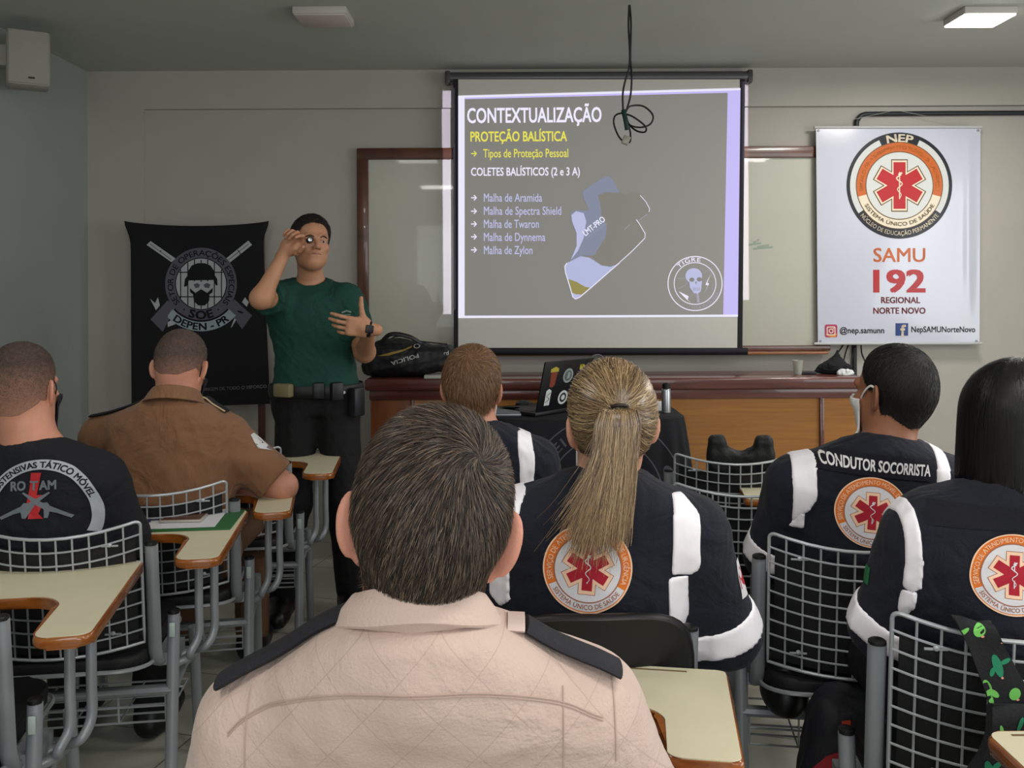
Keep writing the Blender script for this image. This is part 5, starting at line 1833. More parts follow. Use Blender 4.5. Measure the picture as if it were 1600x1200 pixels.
# things lying on the tablet of the black shirted man's chair
def on_chair(ch, p):
    return Matrix.Translation(ch.location) @ Matrix.Rotation(ch.rotation_euler.z, 4, 'Z') @ Vector(p)
def lay(o, ch, p, deg):
    o.location = on_chair(ch, p)
    o.rotation_euler = (0, 0, ch.rotation_euler.z + math.radians(deg))
TZ = 0.7163
gf = MB().rbox((0, 0, 0.002), (0.15, 0.115, 0.002), 0.001).build('green_folder', mat('green card', (38, 92, 48), 0.6))
lay(gf, CH['rotam'], (0.235, 0.20, TZ), -2)
tag(gf, 'green folder under the white sheet on the tablet beside the man in black', 'folder')
def sheet_obj(name, w, h, t, curl):
    vs, fs = [], []
    n, m = 14, 8
    for off in (0, t):
        for j in range(m + 1):
            for i in range(n + 1):
                u, v = i / n, j / m
                z = curl * max(0, (0.35 - u) / 0.35) ** 2 * (0.4 + .6 * (1 - v))
                vs.append(((u - .5) * w, (v - .5) * h, off + z))
    st = (n + 1) * (m + 1)
    for j in range(m):
        for i in range(n):
            a = j * (n + 1) + i
            fs.append((a, a + n + 1, a + n + 2, a + 1)); fs.append((st + a, st + a + 1, st + a + n + 2, st + a + n + 1))
    rg = [j * (n + 1) for j in range(m + 1)] + [m * (n + 1) + i for i in range(1, n + 1)] + [j * (n + 1) + n for j in range(m - 1, -1, -1)] + list(range(n - 1, 0, -1))
    for k in range(len(rg)):
        a, b = rg[k], rg[(k + 1) % len(rg)]
        fs.append((a, st + a, st + b, b))
    return MB().add(vs, fs, 0, True).build(name, mat('white sheet', (206, 206, 208), 0.7))
pp = sheet_obj('paper_sheet', 0.27, 0.21, 0.0015, 0.004)
lay(pp, CH['rotam'], (0.200, 0.212, TZ + 0.0042), -1)
tag(pp, 'white paper sheet on the green folder under the brown phone', 'paper')
ph = empty('smartphone')
lay(ph, CH['rotam'], (0.225, 0.20, TZ + 0.006), 86)
tag(ph, 'brown backed smartphone in a clear case lying on the white sheet', 'phone')
MB().rbox((0, 0, 0.004), (0.040, 0.062, 0.004), 0.003).build('clear_case', mat('clear case', (170, 165, 155), 0.2), ph)
MB().rbox((0, 0, 0.0085), (0.036, 0.057, 0.001), 0.0008).build('phone_back', mat('brown leather', (84, 56, 38), 0.45), ph)
pn = MB(); pn.tube([(0, 0, 0.004), (0.0, 0.10, 0.004)], 0.004, n=8); pn.tube([(0, 0.10, 0.004), (0, 0.108, 0.004)], [0.004, 0.001], n=8)
pno = pn.build('pen', mat('dark blue pen', (40, 40, 76), 0.3)); lay(pno, CH['rotam'], (0.13, 0.18, TZ + 0.0062), 8)
tag(pno, 'dark blue pen lying on the white sheet left of the phone', 'pen')

# black protective vest standing on the seat of the empty chair by the counter
def vestf(x, y, z):
    d = rbox(x, y, z, (0, 0, 0.20), (0.165, 0.035, 0.20), 0.03)
    d = smin(d, rbox(np.abs(x), y, z, (0.112, 0, 0.37), (0.046, 0.032, 0.075), 0.025), 0.02)
    d = smax(d, -(np.sqrt(x * x + (z - 0.455) ** 2 + 0 * y) - 0.075), 0.012)
    return d - 0.003 * wrinkle(x, y, z, 21, 1.5)
vo = sdf_obj('protective_vest', (-.2, -.07, -.02), (.2, .07, .48), 0.006, vestf, mat('black vest nylon', (20, 20, 22), 0.6, bump=0.4, bscale=120))
vo.scale = (0.72, 1, 0.93)
vo.location = on_chair(CH['vest'], (0.03, -0.13, 0.475))
vo.rotation_euler = (math.radians(6), 0, CH['vest'].rotation_euler.z)
tag(vo, 'black protective vest with a round neck cut standing on the seat before the counter', 'vest')

# ------------------------------------------------------------------ the people
def skin_mat(name, rgb, red=0.12):
    m = mat(name, rgb, 0.5, spec=0.35, bump=0.12, bscale=350, var=0.06, vscale=25)
    b = m.node_tree.nodes['Principled BSDF']
    b.inputs['Subsurface Weight'].default_value = 0.12
    b.inputs['Subsurface Radius'].default_value = (0.012, 0.004, 0.002)
    return m
SK_NEAR = skin_mat('skin warm', (208, 145, 124))
SK_MID = skin_mat('skin ruddy', (196, 138, 114))
SK_TAN = skin_mat('skin tan', (150, 100, 74))
SK_INS = skin_mat('skin olive', (184, 134, 104))
SK_FAIR = skin_mat('skin fair', (214, 158, 132))
M_NAVY = mat('navy uniform cloth', (17, 20, 34), 0.85, bump=0.35, bscale=320, sheen=0.05, fold=0.5, fscale=8)
M_NAVYD = mat('navy hook tape', (17, 18, 30), 0.9, bump=0.5, bscale=500)
M_REFL = mat('white reflective tape', (252, 247, 253), 0.4, spec=0.6, bump=0.25, bscale=28, var=0.03, vscale=30)
M_TROU = mat('dark trousers', (10, 10, 13), 0.85, bump=0.3, bscale=250, fold=0.5, fscale=6)
M_SHOE = mat('black leather', (14, 14, 15), 0.4)
M_STRAPD = mat('dark mask strap', (24, 20, 34), 0.7)
M_MASKD = mat('dark mask cloth', (28, 26, 38), 0.8)
M_MASKW = mat('white mask cloth', (225, 222, 220), 0.7)
M_BOOT = M_SHOE

PM = [mat('patch orange', (232, 122, 40), 0.7, bump=.3, bscale=900), mat('patch white', (226, 224, 228), 0.7, bump=.3, bscale=900), mat('patch red', (176, 26, 48), 0.75, bump=.3, bscale=900),
      mat('patch cream', (250, 208, 176), 0.7), mat('patch brown', (168, 106, 84), 0.7)]
def samu_emblem(name, H, px, py, Yp, R, rot=0.0, sy=1.0):
    A = Art()
    A.disc((0, 0), R, 0, 0, n=72, nr=9)
    A.ring((0, 0), R * .965, R, 3, 1, n=72)
    A.ring((0, 0), R * .755, R * .945, 1, 1, a0=207, a1=333, n=40, nr=2)
    A.ring((0, 0), R * .735, R * .765, 4, 2, n=72)
    A.disc((0, 0), R * .735, 1, 3, n=64, nr=7)
    A.star((0, 0), R * .575, R * .195, 4, 4); A.star((0, 0), R * .56, R * .182, 3, 5); A.star((0, 0), R * .48, R * .115, 2, 6)
    rod_of_asclepius(A, (0, 0), R / 83.0 * 1.25, 1, 7)
    A.arc_text('SERVIÇO DE ATENDIMENTO MÓVEL DE URGÊNCIA', (0, 0), R * .86, 90, 222, R * .17, 3, 2, bold=0.012)
    A.arc_text('SISTEMA ÚNICO DE SAÚDE', (0, 0), R * .85, -90, 112, R * .15, 4, 2, bottom=True, bold=0.02)
    o = H.Mi @ P(px, py, Yp * H.ps)
    c, s = math.cos(math.radians(rot)), math.sin(math.radians(rot))
    return A.build(name, PM, surf_map(H.sbvh, o, (c, 0, s), (-s, 0, c), (0, 1, 0), off=0.0022, dz=0.00035), H.obj)

def whorl(wl, sw=0.8, down=0.7):
    wl = np.array(wl)
    def f(p, n):
        r = p - wl
        L = np.linalg.norm(r, axis=1, keepdims=True) + 1e-6
        u = r / L
        s = np.cross(n, u)
        return u + sw * s * np.exp(-L / 0.07) + np.array([0, 0, -1.0]) * down * np.clip(L / 0.14, 0, 1)
    return f
def sides_fade(z0, z1):
    def k(x, y, z): return np.clip((z - z0) / (z1 - z0), 0.0, 1.0)
    return k

def seated(hx, hy, hz, kn=0.44, dz=0.03, spread=0.13):
    return dict(hip=(hx, hy, hz), knL=(hx - spread, hy + kn, hz + dz), knR=(hx + spread, hy + kn, hz + dz), anL=(hx - spread, hy + kn - .02, 0.09), anR=(hx + spread, hy + kn - .02, 0.09))
def band(H, a, b, s0, w, rad):
    """a ring of tape round a limb"""
    a = np.array(a); b = np.array(b)
    u = (b - a) / np.linalg.norm(b - a)
    L = float(np.linalg.norm(b - a))
    def f(x, y, z):
        t = (x - a[0]) * u[0] + (y - a[1]) * u[1] + (z - a[2]) * u[2]
        d2 = (x - a[0] - t * u[0]) ** 2 + (y - a[1] - t * u[1]) ** 2 + (z - a[2] - t * u[2]) ** 2
        return np.maximum(np.abs(t - s0 * L) - w, np.sqrt(d2) - rad)
    return f
def vstripe(xc, w, z0, z1, slope=0.0, back=None, zc=None):
    def f(x, y, z):
        zm = (z0 + z1) / 2
        d = np.abs(x - xc - slope * (z - zm)) - w
        d = np.maximum(d, np.maximum(z0 - z, z - z1))
        if back is not None: d = np.maximum(d, y - back)
        return d
    return f

# ---- nearest man, beige uniform shirt
H1 = Human((-0.08, 1.24, 0), 0, c7=P(648, 1004, 1.0), head=P(672, 828, 1.07), hrot=(2, -4, 8), hs=1.045, neck=0.058, trap=-0.05, nby=0.045, sw=1.02, bd=1.0, kyph=0.025,
           shL=(-0.312, 1.075, 0.892), shR=(0.088, 1.075, 0.905), elL=(-0.385, 1.12, 0.62), elR=(0.205, 1.14, 0.64), wrL=(-0.2, 1.40, 0.64), wrR=(0.02, 1.42, 0.64), arm=(0.054, 0.046, 0.029), ear=1.12, flare=50,
           **seated(-0.08, 1.26, 0.53))
b = H1.body('person', SK_NEAR, hd=0.0028)
tag(b, 'nearest man seen from behind, short dark hair, beige uniform shirt with black shoulder slides', 'person')
M_BEIGE = mat('beige uniform cloth', (196, 172, 160), 0.85, bump=0.35, bscale=260, var=0.03, vscale=14, sheen=0.15, fold=0.35, fscale=7)
def quilt(m):
    """thin crossing stitch lines woven into the yoke cloth"""
    nt = m.node_tree
    bs = nt.nodes['Principled BSDF']
    src = bs.inputs['Base Color'].links[0].from_socket
    tc = nt.nodes.new('ShaderNodeTexCoord')
    sp_ = nt.nodes.new('ShaderNodeSeparateXYZ')
    nt.links.new(tc.outputs['Object'], sp_.inputs[0])
    def M(op, a, b=0.0, c=0.0):
        n = nt.nodes.new('ShaderNodeMath'); n.operation = op
        for i, v in enumerate((a, b, c)):
            if isinstance(v, (int, float)): n.inputs[i].default_value = v
            else: nt.links.new(v, n.inputs[i])
        return n.outputs[0]
    out = None
    for sg in (1, -1):
        s = M('MULTIPLY_ADD', sp_.outputs[2], 0.9 * sg, sp_.outputs[0])
        fr = M('FRACT', M('MULTIPLY', s, 1 / 0.082))
        d = M('LESS_THAN', M('ABSOLUTE', M('SUBTRACT', fr, 0.5)), 0.012)
        out = d if out is None else M('MAXIMUM', out, d)
    mx = nt.nodes.new('ShaderNodeMix'); mx.data_type = 'RGBA'
    nt.links.new(M('MULTIPLY', out, 0.28), mx.inputs['Factor'])
    nt.links.new(src, mx.inputs['A'])
    mx.inputs['B'].default_value = lin((150, 126, 112)) + (1,)
    nt.links.new(mx.outputs['Result'], bs.inputs['Base Color'])
quilt(M_BEIGE)
M_BEIGE2 = mat('beige collar cloth', (200, 176, 164), 0.85, bump=0.35, bscale=260, sheen=0.15)
M_STITCH = mat('beige stitching', (178, 154, 142), 0.85)
H1.shirt(M_BEIGE, g=0.014, frac=(1.0, 1.0), h=0.0045, wr=0.0022, seed=4, loose=0.012, wscale=0.8)
def ring_collar(H, cx, cy, top, bot, m):
    """folded shirt collar: (half width, half depth, height at the back, drop at the sides) of its top fold and of its lower edge"""
    tx, ty, tz_, td = top
    bx, by_2, bz, bd = bot
    vs, fs = [], []
    N = 56
    prof = [(tx - .006, ty - .006, tz_ - .05, td), (tx - .004, ty - .004, tz_ - .002, td), (tx, ty, tz_ + .002, td), (tx + .004, ty + .004, tz_ - .001, td),
            ((tx + bx) / 2 + .004, (ty + by_2) / 2 + .004, (tz_ + bz) / 2 + .002, (td + bd) / 2), (bx, by_2, bz, bd), (bx - .002, by_2 - .003, bz - .0035, bd), (bx - .008, by_2 - .008, bz - .001, bd),
            (bx - .012, by_2 - .010, bz - .012, bd), (bx + .006, by_2 + .004, bz - .055, bd), (tx - .004, ty - .004, bz - .06, bd)]
    n = len(prof)
    for i in range(N + 1):
        dl = math.radians(-150 + 300 * i / N)
        sx_, cyy = math.sin(dl), -math.cos(dl)
        for (rx, ry, z, d) in prof:
            vs.append(Vector((cx + rx * sx_, cy + ry * cyy, z - d * (1 - math.cos(dl)) + 0.001 * sx_ + 0.0012 * math.sin(dl * 5 + z * 90))))
    for i in range(N):
        for k_ in range(n):
            l = (k_ + 1) % n
            fs.append((i * n + k_, (i + 1) * n + k_, (i + 1) * n + l, i * n + l))
    fs.append(tuple(range(n))); fs.append(tuple(N * n + k_ for k_ in range(n - 1, -1, -1)))
    return MB().add(vs, fs, 0, True).build('collar', m, H.obj)
o1 = H1.Mi @ Vector((-0.110, 1.045, 0))
ring_collar(H1, o1.x, o1.y, (0.074, 0.064, 1.090, 0.026), (0.098, 0.083, 1.059, 0.034), M_BEIGE2)
H1.trousers(M_TROU); H1.shoes(M_SHOE)
def lpx(H, px, py, Y): return H.Mi @ P(px, py, Y * H.ps)
ysm = [(330, 1200), (360, 1172), (430, 1134), (520, 1108), (640, 1098), (760, 1106), (860, 1132), (950, 1172)]
for dy_ in (0, 4.5):
    H1.seam([lpx(H1, p_.x, p_.y + dy_ - 14, 0.95) for p_ in spline([(x, y, 0) for x, y in ysm], 12)], 0.0009, M_STITCH, 'yoke_seam')
H1.seam([lpx(H1, 884, y, 0.95) for y in range(1104, 1290, 5)], 0.0009, M_STITCH, 'back_pleat')
H1.seam([lpx(H1, 362, y, 0.95) for y in range(1118, 1290, 5)], 0.0009, M_STITCH, 'back_pleat')
H1.seam([lpx(H1, 966 + (y - 1068) * 0.02, y, 0.97) for y in range(1064, 1220, 4)], 0.0011, M_STITCH, 'armhole_seam')
M_SLIDE = mat('black shoulder slide', (27, 26, 33), 0.75, bump=0.4, bscale=400)
for s, xs in ((-1, (-0.110, -0.15, -0.19, -0.235, -0.262)), (1, (0.100, 0.13, 0.16, 0.185, 0.208))):
    pts = []
    for x_ in xs:
        xx = x_ + (0.075 if s > 0 else 0.0) * 0 + (-0.0)
        p = H1.drop(xx + 0.0 - (0.005 if s > 0 else 0), H1.shL.y - 0.028)
        if p is not None: pts.append(p + Vector((0, 0, 0.006)))
    mb = MB(); mb.tube(spline(pts, 4), 0.027, n=14, flat=0.26, up=(0, 1, 0)); mb.build('epaulette', M_SLIDE, H1.obj)
    mb = MB(); mb.tube([pts[0] + Vector((-s * 0.022, 0, 0.003)), pts[0] + Vector((-s * 0.002, 0, 0.002))], 0.0285, n=14, flat=0.22, up=(0, 1, 0)); mb.build('epaulette_trim', mat('pale trim', (206, 186, 178), 0.8), H1.obj)
V, Fc = H1.hair_cap(None, thick=0.009, thin=0.0008, line=([-0.14, -0.09, -0.06, -0.022, -0.012, 0.02, 0.05, 0.07, 0.12], [-0.092, -0.090, -0.084, -0.058, 0.0, 0.02, 0.06, 0.085, 0.105]))
sV, sF = H1.strands(V, Fc, 26000, lambda p: 0.007 + 0.013 * np.clip((p[:, 2] + 0.1) / 0.1, 0, 1), 0.00075, whorl((0.045, -0.085, 0.098), 1.0, 0.75), lift=0.35, keep=sides_fade(-0.125, -0.05), seed=3)
HM1 = hair_mat('dark brown hair', [(27, 20, 17), (44, 34, 29), (64, 51, 43), (132, 112, 94)])
H1.hair(V, Fc, sV, sF, [mat('dark scalp hair', (40, 32, 28), 0.6, bump=.8, bscale=260), HM1])
H1.mask(M_MASKD, M_STRAPD)
ok = H1.Mi @ Vector((0, 0, 0))

# ---- woman with the ponytail
H2 = Human((0.16, 1.88, 0), 0, c7=P(944, 762, 1.80), head=P(955, 668, 1.84), hrot=(4, 0, -2), hs=0.99, neck=0.05, sw=0.93, bd=0.92, fem=True, kyph=0.02,
           shL=P(812, 826, 1.84), shR=P(1080, 836, 1.84), elL=P(772, 985, 1.90), elR=P(1132, 985, 1.90), wrL=P(835, 1015, 2.12), wrR=P(1070, 1012, 2.12), arm=(0.050, 0.042, 0.03), ak=0.07,
           **seated(0.16, 1.88, 0.52))
b = H2.body('person', SK_FAIR, hd=0.0034)
tag(b, 'woman with a long dark blond ponytail in a navy jacket with white reflective tape', 'person')
H2.shirt(M_NAVY, g=0.02, frac=(2.0, 2.0), h=0.006, wr=0.004, seed=9, loose=0.012)
H2.collar(M_NAVY, top=0.03, leaf=0.04, flare=0.02, drop=0.012, name='collar')
H2.trousers(M_TROU); H2.shoes(M_SHOE)
q1, q2 = lpx(H2, 1083, 790, 1.72), lpx(H2, 1083, 912, 1.72)
yb_ = H2.c7.y + 0.15
def quadreg(H, pts, Y, back):
    """area of the back outlined by photograph-scale corner points (convex, clockwise from behind)"""
    L = [lpx(H, x, y, Y) for x, y in pts]
    def f(x, y, z):
        d = None
        for i in range(len(L)):
            a, c = L[i], L[(i + 1) % len(L)]
            ex, ez = c.x - a.x, c.z - a.z
            ln = math.hypot(ex, ez)
            e = ((x - a.x) * (-ez) + (z - a.z) * ex) / ln * -1.0
            e = -e if False else e
            d = e if d is None else np.maximum(d, e)
        return np.maximum(-d if False else d, y - back + 0 * z)
    return f
def tape(H, pts, Y, back, name='reflective_stripe'):
    # corner points are listed clockwise as seen from behind; make sure the inside is negative
    L = [lpx(H, x, y, Y) for x, y in pts]
    cx_, cz_ = sum(p.x for p in L) / len(L), sum(p.z for p in L) / len(L)
    def f(x, y, z):
        d = None
        for i in range(len(L)):
            a, c = L[i], L[(i + 1) % len(L)]
            ex, ez = c.x - a.x, c.z - a.z
            ln = math.hypot(ex, ez) + 1e-9
            sg = 1.0 if ((cx_ - a.x) * (-ez) + (cz_ - a.z) * ex) < 0 else -1.0
            e = sg * ((x - a.x) * (-ez) + (z - a.z) * ex) / ln
            d = e if d is None else np.maximum(d, e)
        return np.maximum(d, y - back + 0 * z)
    return H.patch(name, M_REFL, f, 0.003)
tape(H2, [(1060, 786), (1082, 788), (1104, 814), (1104, 905), (1090, 914), (1056, 912)], 1.70, yb_)
tape(H2, [(1050, 917), (1086, 915), (1091, 985), (1072, 1035), (1054, 990)], 1.70, yb_)
tape(H2, [(800, 784), (826, 780), (806, 830), (786, 850)], 1.70, yb_)
tape(H2, [(765, 870), (796, 850), (798, 960), (780, 975), (762, 955)], 1.70, yb_)
H2.patch('sleeve_band', M_REFL, band(H2, H2.shR, H2.elR, 0.90, 0.03, 0.1), 0.003)
H2.patch('sleeve_band', M_REFL, band(H2, H2.shL, H2.elL, 0.90, 0.03, 0.1), 0.003)
samu_emblem('back_emblem', H2, 922, 902, 1.68, 0.0865, rot=-4)
A_ = Art(); A_.rect(-.014, -.04, .014, .04, 1, 0, sub=.012); A_.poly([(-.012, -.02), (.012, -.02), (.012, .01), (0, .025), (-.012, .01)], 2, 1); A_.build('sleeve_patch', PM, surf_map(H2.sbvh, lpx(H2, 1142, 905, 1.84), (0.1, 1, 0.0), (-0.3, 0, 1), (-1, 0.15, -0.2), off=0.002), H2.obj)
H2.mask(M_MASKW, mat('white mask strap', (225, 222, 220), 0.7))
V, Fc = H2.hair_cap(None, thick=0.013, thin=0.006, line=([-0.14, -0.06, -0.02, 0.0, 0.03, 0.06, 0.085, 0.12], [-0.062, -0.055, -0.04, 0.0, 0.03, 0.06, 0.092, 0.105]))
HM2 = hair_mat('dark blond hair', [(66, 50, 36), (100, 78, 54), (138, 112, 80), (160, 134, 98), (200, 172, 128)], 0.34, 0.55)
def ribbon(paths, widths, side):
    """paths n x k x 3"""
    n, k, _ = paths.shape
    t = np.gradient(paths, axis=1)
    t /= np.linalg.norm(t, axis=2, keepdims=True) + 1e-9
    s = np.cross(t, side)
    s /= np.linalg.norm(s, axis=2, keepdims=True) + 1e-9
    w = widths[:, None, None] * np.linspace(1, 0.35, k)[None, :, None]
    VV = np.stack([paths - s * w / 2, paths + s * w / 2], 2).reshape(-1, 3)
    base = (np.arange(n) * 2 * k)[:, None]
    FF = np.concatenate([base + np.array([[2 * i, 2 * i + 1, 2 * i + 3, 2 * i + 2]]) for i in range(k - 1)], 0)
    return VV, FF
def pulled(H, V, Fc, T, n, seed, lift=0.004, width=0.0013):
    r = np.random.RandomState(seed)
    idx = r.choice(len(Fc), n)
    hc, Rm = np.array(H.head), np.array(H.HR)
    p = V[Fc[idx]].mean(1) + r.normal(size=(n, 3)) * 0.0015
    pl = (p - hc) @ Rm
    c0 = np.array([0, -0.012, 0.03])
    T = np.array(T)
    ks = np.linspace(0, 1, 9)
    path = []
    a = pl - c0
    bT = T + r.normal(size=(n, 3)) * 0.006 - c0
    ra, rb = np.linalg.norm(a, axis=1, keepdims=True), np.linalg.norm(bT, axis=1, keepdims=True)
    el = np.array([0.088, 0.112, 0.098])
    off = r.rand(n, 1) * lift
    for s in ks:
        q = a * (1 - s) + bT * s
        q = q + np.array([0, 0, -0.02]) * math.sin(math.pi * s) * np.clip(-(a[:, 2:3]) * 6 + .6, 0, 1)
        f = np.sqrt(((q / el) ** 2).sum(1, keepdims=True))
        target = (np.sqrt(((a / el) ** 2).sum(1, keepdims=True)) * (1 - s) + np.sqrt(((bT / el) ** 2).sum(1, keepdims=True)) * s)
        q = q / (f + 1e-6) * np.maximum(target, 0.92) * (1 + off * 2)
        path.append(q + c0)
    path = np.stack(path, 1) @ Rm.T + hc
    side = path - hc
    return ribbon(path, np.full(n, width) * r.uniform(.7, 1.4, n), side)
TIE = (-0.006, -0.126, 0.056)
sV, sF = pulled(H2, V, Fc, TIE, 9000, 5)
r = np.random.RandomState(12)
n = 9500
hc, Rm = np.array(H2.head), np.array(H2.HR)
k = 16
ks = np.linspace(0, 1, k)
u0 = r.uniform(-1, 1, n); v0 = r.uniform(-1, 1, n)
mk = u0 ** 2 + v0 ** 2 < 1
u0, v0 = u0[mk], v0[mk]; n = len(u0)
endL = 0.208 - 0.02 * u0 + 0.03 * r.normal(size=n)
fan = np.where(u0 < -0.2, (u0 + 0.2) * 0.03, 0.0) + r.normal(size=n) * 0.006
ph = r.uniform(0, 6.28, n); stray = -1.0 * (r.rand(n) < 0.05) * np.abs(r.normal(size=n)) * 0.03
paths = np.zeros((n, k, 3))
T = np.array(H2.HL(TIE))
for i, s in enumerate(ks):
    w = 0.019 + 0.025 * min(1, s / 0.12) ** 0.7 - 0.002 * s
    cx_ = T[0] - 0.004 - 0.012 * s - 0.014 * s * s
    x = cx_ + u0 * w + np.minimum(fan, 0.006) * max(0, s - 0.35) ** 1.3 * 2.0 + 0.004 * np.sin(4 * s + ph) * s + 0.0015 * np.sin(11 * s + ph * 3) + stray * s ** 2
    z = T[2] + 0.012 * math.sin(min(1, s * 8) * math.pi) - endL * s
    y = T[1] - 0.030 * min(1, s / 0.07) + v0 * (0.018 - 0.006 * s) - 0.004 * s + 0.018 * s * 0
    paths[:, i] = np.stack([x, y + 0 * x, z], 1)
# keep the tail outside the jacket
for a in range(n):
    for i in range(3, k):
        q = paths[a, i]
        h = H2.sbvh.ray_cast(Vector((q[0], q[1] - 0.4, q[2])), Vector((0, 1, 0)))
        if h[0] is not None: paths[a, i, 1] = min(q[1], h[0].y - 0.004 - 0.012 * (v0[a] * .5 + .5))
tV, tF = ribbon(paths, r.uniform(0.0006, 0.0014, n), np.broadcast_to(np.array([0.0, -1.0, 0.15]), paths.shape))
H2.hair(V, Fc, sV, sF, [mat('blond scalp hair', (84, 66, 46), 0.5, bump=.8, bscale=200), HM2])
np_obj('ponytail', tV, tF, HM2, H2.obj)
mb = MB(); mb.tube([Vector(T) + Vector((0.015 * math.cos(a), -0.010 - 0.012 * math.sin(a), 0.004 + 0.006 * math.sin(a))) for a in np.linspace(0, 2 * math.pi, 15)[:-1]], 0.004, n=6, closed=True)
mb.build('hair_tie', mat('dark hair tie', (40, 30, 26), 0.6), H2.obj)

# ---- man with the white mask strap
H3 = Human((0.9, 2.22, 0), math.radians(-6), push=0.08, c7=P(1384, 706, 2.13), head=P(1396, 618, 2.19), hrot=(32, 2, 2), hs=0.96, neck=0.056, sw=1.05, kyph=0.02,
           shL=P(1240, 757, 2.21), shR=P(1497, 765, 2.16), elL=P(1207, 868, 2.30), elR=P(1535, 880, 2.26), wrL=P(1290, 905, 2.55), wrR=P(1440, 905, 2.52), flare=36,
           **dict(seated(0.9, 2.2, 0.52), anL=(0.655, 2.17, 0.440)))
b = H3.body('person', SK_TAN, hd=0.0034)
tag(b, 'man with cropped black hair and a white mask strap, navy uniform with white name lettering', 'person')
H3.shirt(M_NAVY, g=0.018, frac=(1.55, 1.55), h=0.006, wr=0.003, seed=15, loose=0.012, wscale=0.8)
H3.collar(M_NAVY, top=0.026, leaf=0.012, flare=0.001, drop=0.010, r=0.068, openang=165)
H3.trousers(M_TROU); H3.shoes(M_SHOE)
yb_ = H3.c7.y + 0.10
tape(H3, [(1258, 703), (1290, 700), (1289, 790), (1278, 812), (1253, 835), (1250, 760)], 2.05, yb_)
tape(H3, [(1262, 812), (1272, 815), (1272, 845), (1248, 845)], 2.05, yb_)
tape(H3, [(1470, 698), (1494, 702), (1490, 790), (1466, 790)], 2.05, yb_)
H3.patch('sleeve_band', M_REFL, band(H3, H3.shL, H3.elL, 0.88, 0.028, 0.1), 0.003)
H3.patch('sleeve_band', M_REFL, band(H3, H3.shR, H3.elR, 0.88, 0.028, 0.1), 0.003)
samu_emblem('back_emblem', H3, 1371, 808, 2.03, 0.084, rot=-4)
o = lpx(H3, 1376, 731, 2.05)
A_ = Art(); A_.rect(-0.135, -0.026, 0.135, 0.026, 0, 0, sub=0.02); A_.text('CONDUTOR SOCORRISTA', 0, -0.013, 0.038, 1, 1, 'C', bold=0.03, width=0.245)
A_.build('name_tape', [M_NAVYD, mat('embroidery white', (232, 230, 232), 0.7)], surf_map(H3.sbvh, o, (0.995, 0, -0.085), (0.085, 0, 0.995), (0, 1, 0), off=0.0045, dz=0.0016), H3.obj)
V, Fc = H3.hair_cap(None, thick=0.006, thin=0.001, line=([-0.14, -0.09, -0.06, -0.022, -0.012, 0.02, 0.05, 0.07, 0.12], [-0.082, -0.08, -0.07, -0.04, 0.0, 0.015, 0.05, 0.082, 0.105]))
sV, sF = H3.strands(V, Fc, 14000, 0.010, 0.0007, whorl((0.02, -0.085, 0.1), 0.8, 0.8), lift=0.12, keep=sides_fade(-0.1, -0.05), seed=8)
H3.hair(V, Fc, sV, sF, [mat('black scalp hair', (18, 15, 14), 0.6, bump=.3, bscale=300), hair_mat('black short hair', [(14, 12, 12), (24, 20, 19), (40, 34, 30)], 0.5)])
H3.mask(M_MASKW, mat('white mask strap', (225, 222, 220), 0.7))

# ---- black haired woman at the right
H4 = Human((0.95, 1.66, 0), math.radians(-4), push=0.07, c7=P(1590, 778, 1.60), head=P(1592, 672, 1.66), hrot=(-6, 0, 0), hs=1.0, neck=0.05, sw=0.95, bd=0.95, fem=True, kyph=0.02, ears=False,
           shL=P(1452, 838, 1.66), shR=P(1735, 838, 1.64), elL=P(1386, 975, 1.74), elR=P(1800, 985, 1.74), wrL=P(1440, 1030, 2.0), wrR=P(1700, 1030, 2.0), arm=(0.050, 0.042, 0.03), ak=0.08,
           **seated(0.95, 1.68, 0.52))
b = H4.body('person', SK_FAIR, hd=0.0036)
tag(b, 'woman with straight black hair in a navy jacket at the right edge of the view', 'person')
H4.shirt(M_NAVY, g=0.018, frac=(2.0, 2.0), h=0.006, wr=0.004, seed=22, loose=0.012)
H4.collar(M_NAVY, top=0.032, leaf=0.042, flare=0.022, drop=0.01)
H4.trousers(M_TROU); H4.shoes(M_SHOE)
yb_ = H4.c7.y + 0.17
tape(H4, [(1440, 800), (1460, 780), (1464, 940), (1452, 952), (1440, 944)], 1.53, yb_)
tape(H4, [(1440, 950), (1462, 945), (1458, 985), (1448, 1003), (1438, 988)], 1.53, yb_)
H4.patch('sleeve_band', M_REFL, band(H4, H4.shL, H4.elL, 0.95, 0.028, 0.1), 0.003)
samu_emblem('back_emblem', H4, 1594, 905, 1.52, 0.0735, rot=-3)
A_ = Art(); A_.rect(-0.105, -0.02, 0.105, 0.02, 0, 0, sub=0.02); A_.build('blank_tape', [M_NAVYD], surf_map(H4.sbvh, lpx(H4, 1560, 815, 1.53), (1, 0, 0.0), (0, 0, 1), (0, 1, 0), off=0.002), H4.obj)
A_ = Art(); A_.rect(-.024, -.018, .024, .018, 0, 0, sub=.012); A_.poly([(-.019, 0), (0, .013), (.019, 0), (0, -.013)], 1, 1)
A_.build('flag_patch', [mat('patch green', (30, 110, 60), 0.7), mat('patch yellow', (190, 170, 60), 0.7)], surf_map(H4.sbvh, lpx(H4, 1346, 893, 1.72), (-0.35, 0.9, 0.1), (0.25, 0, 1), (1, 0.5, 0), off=0.002), H4.obj)
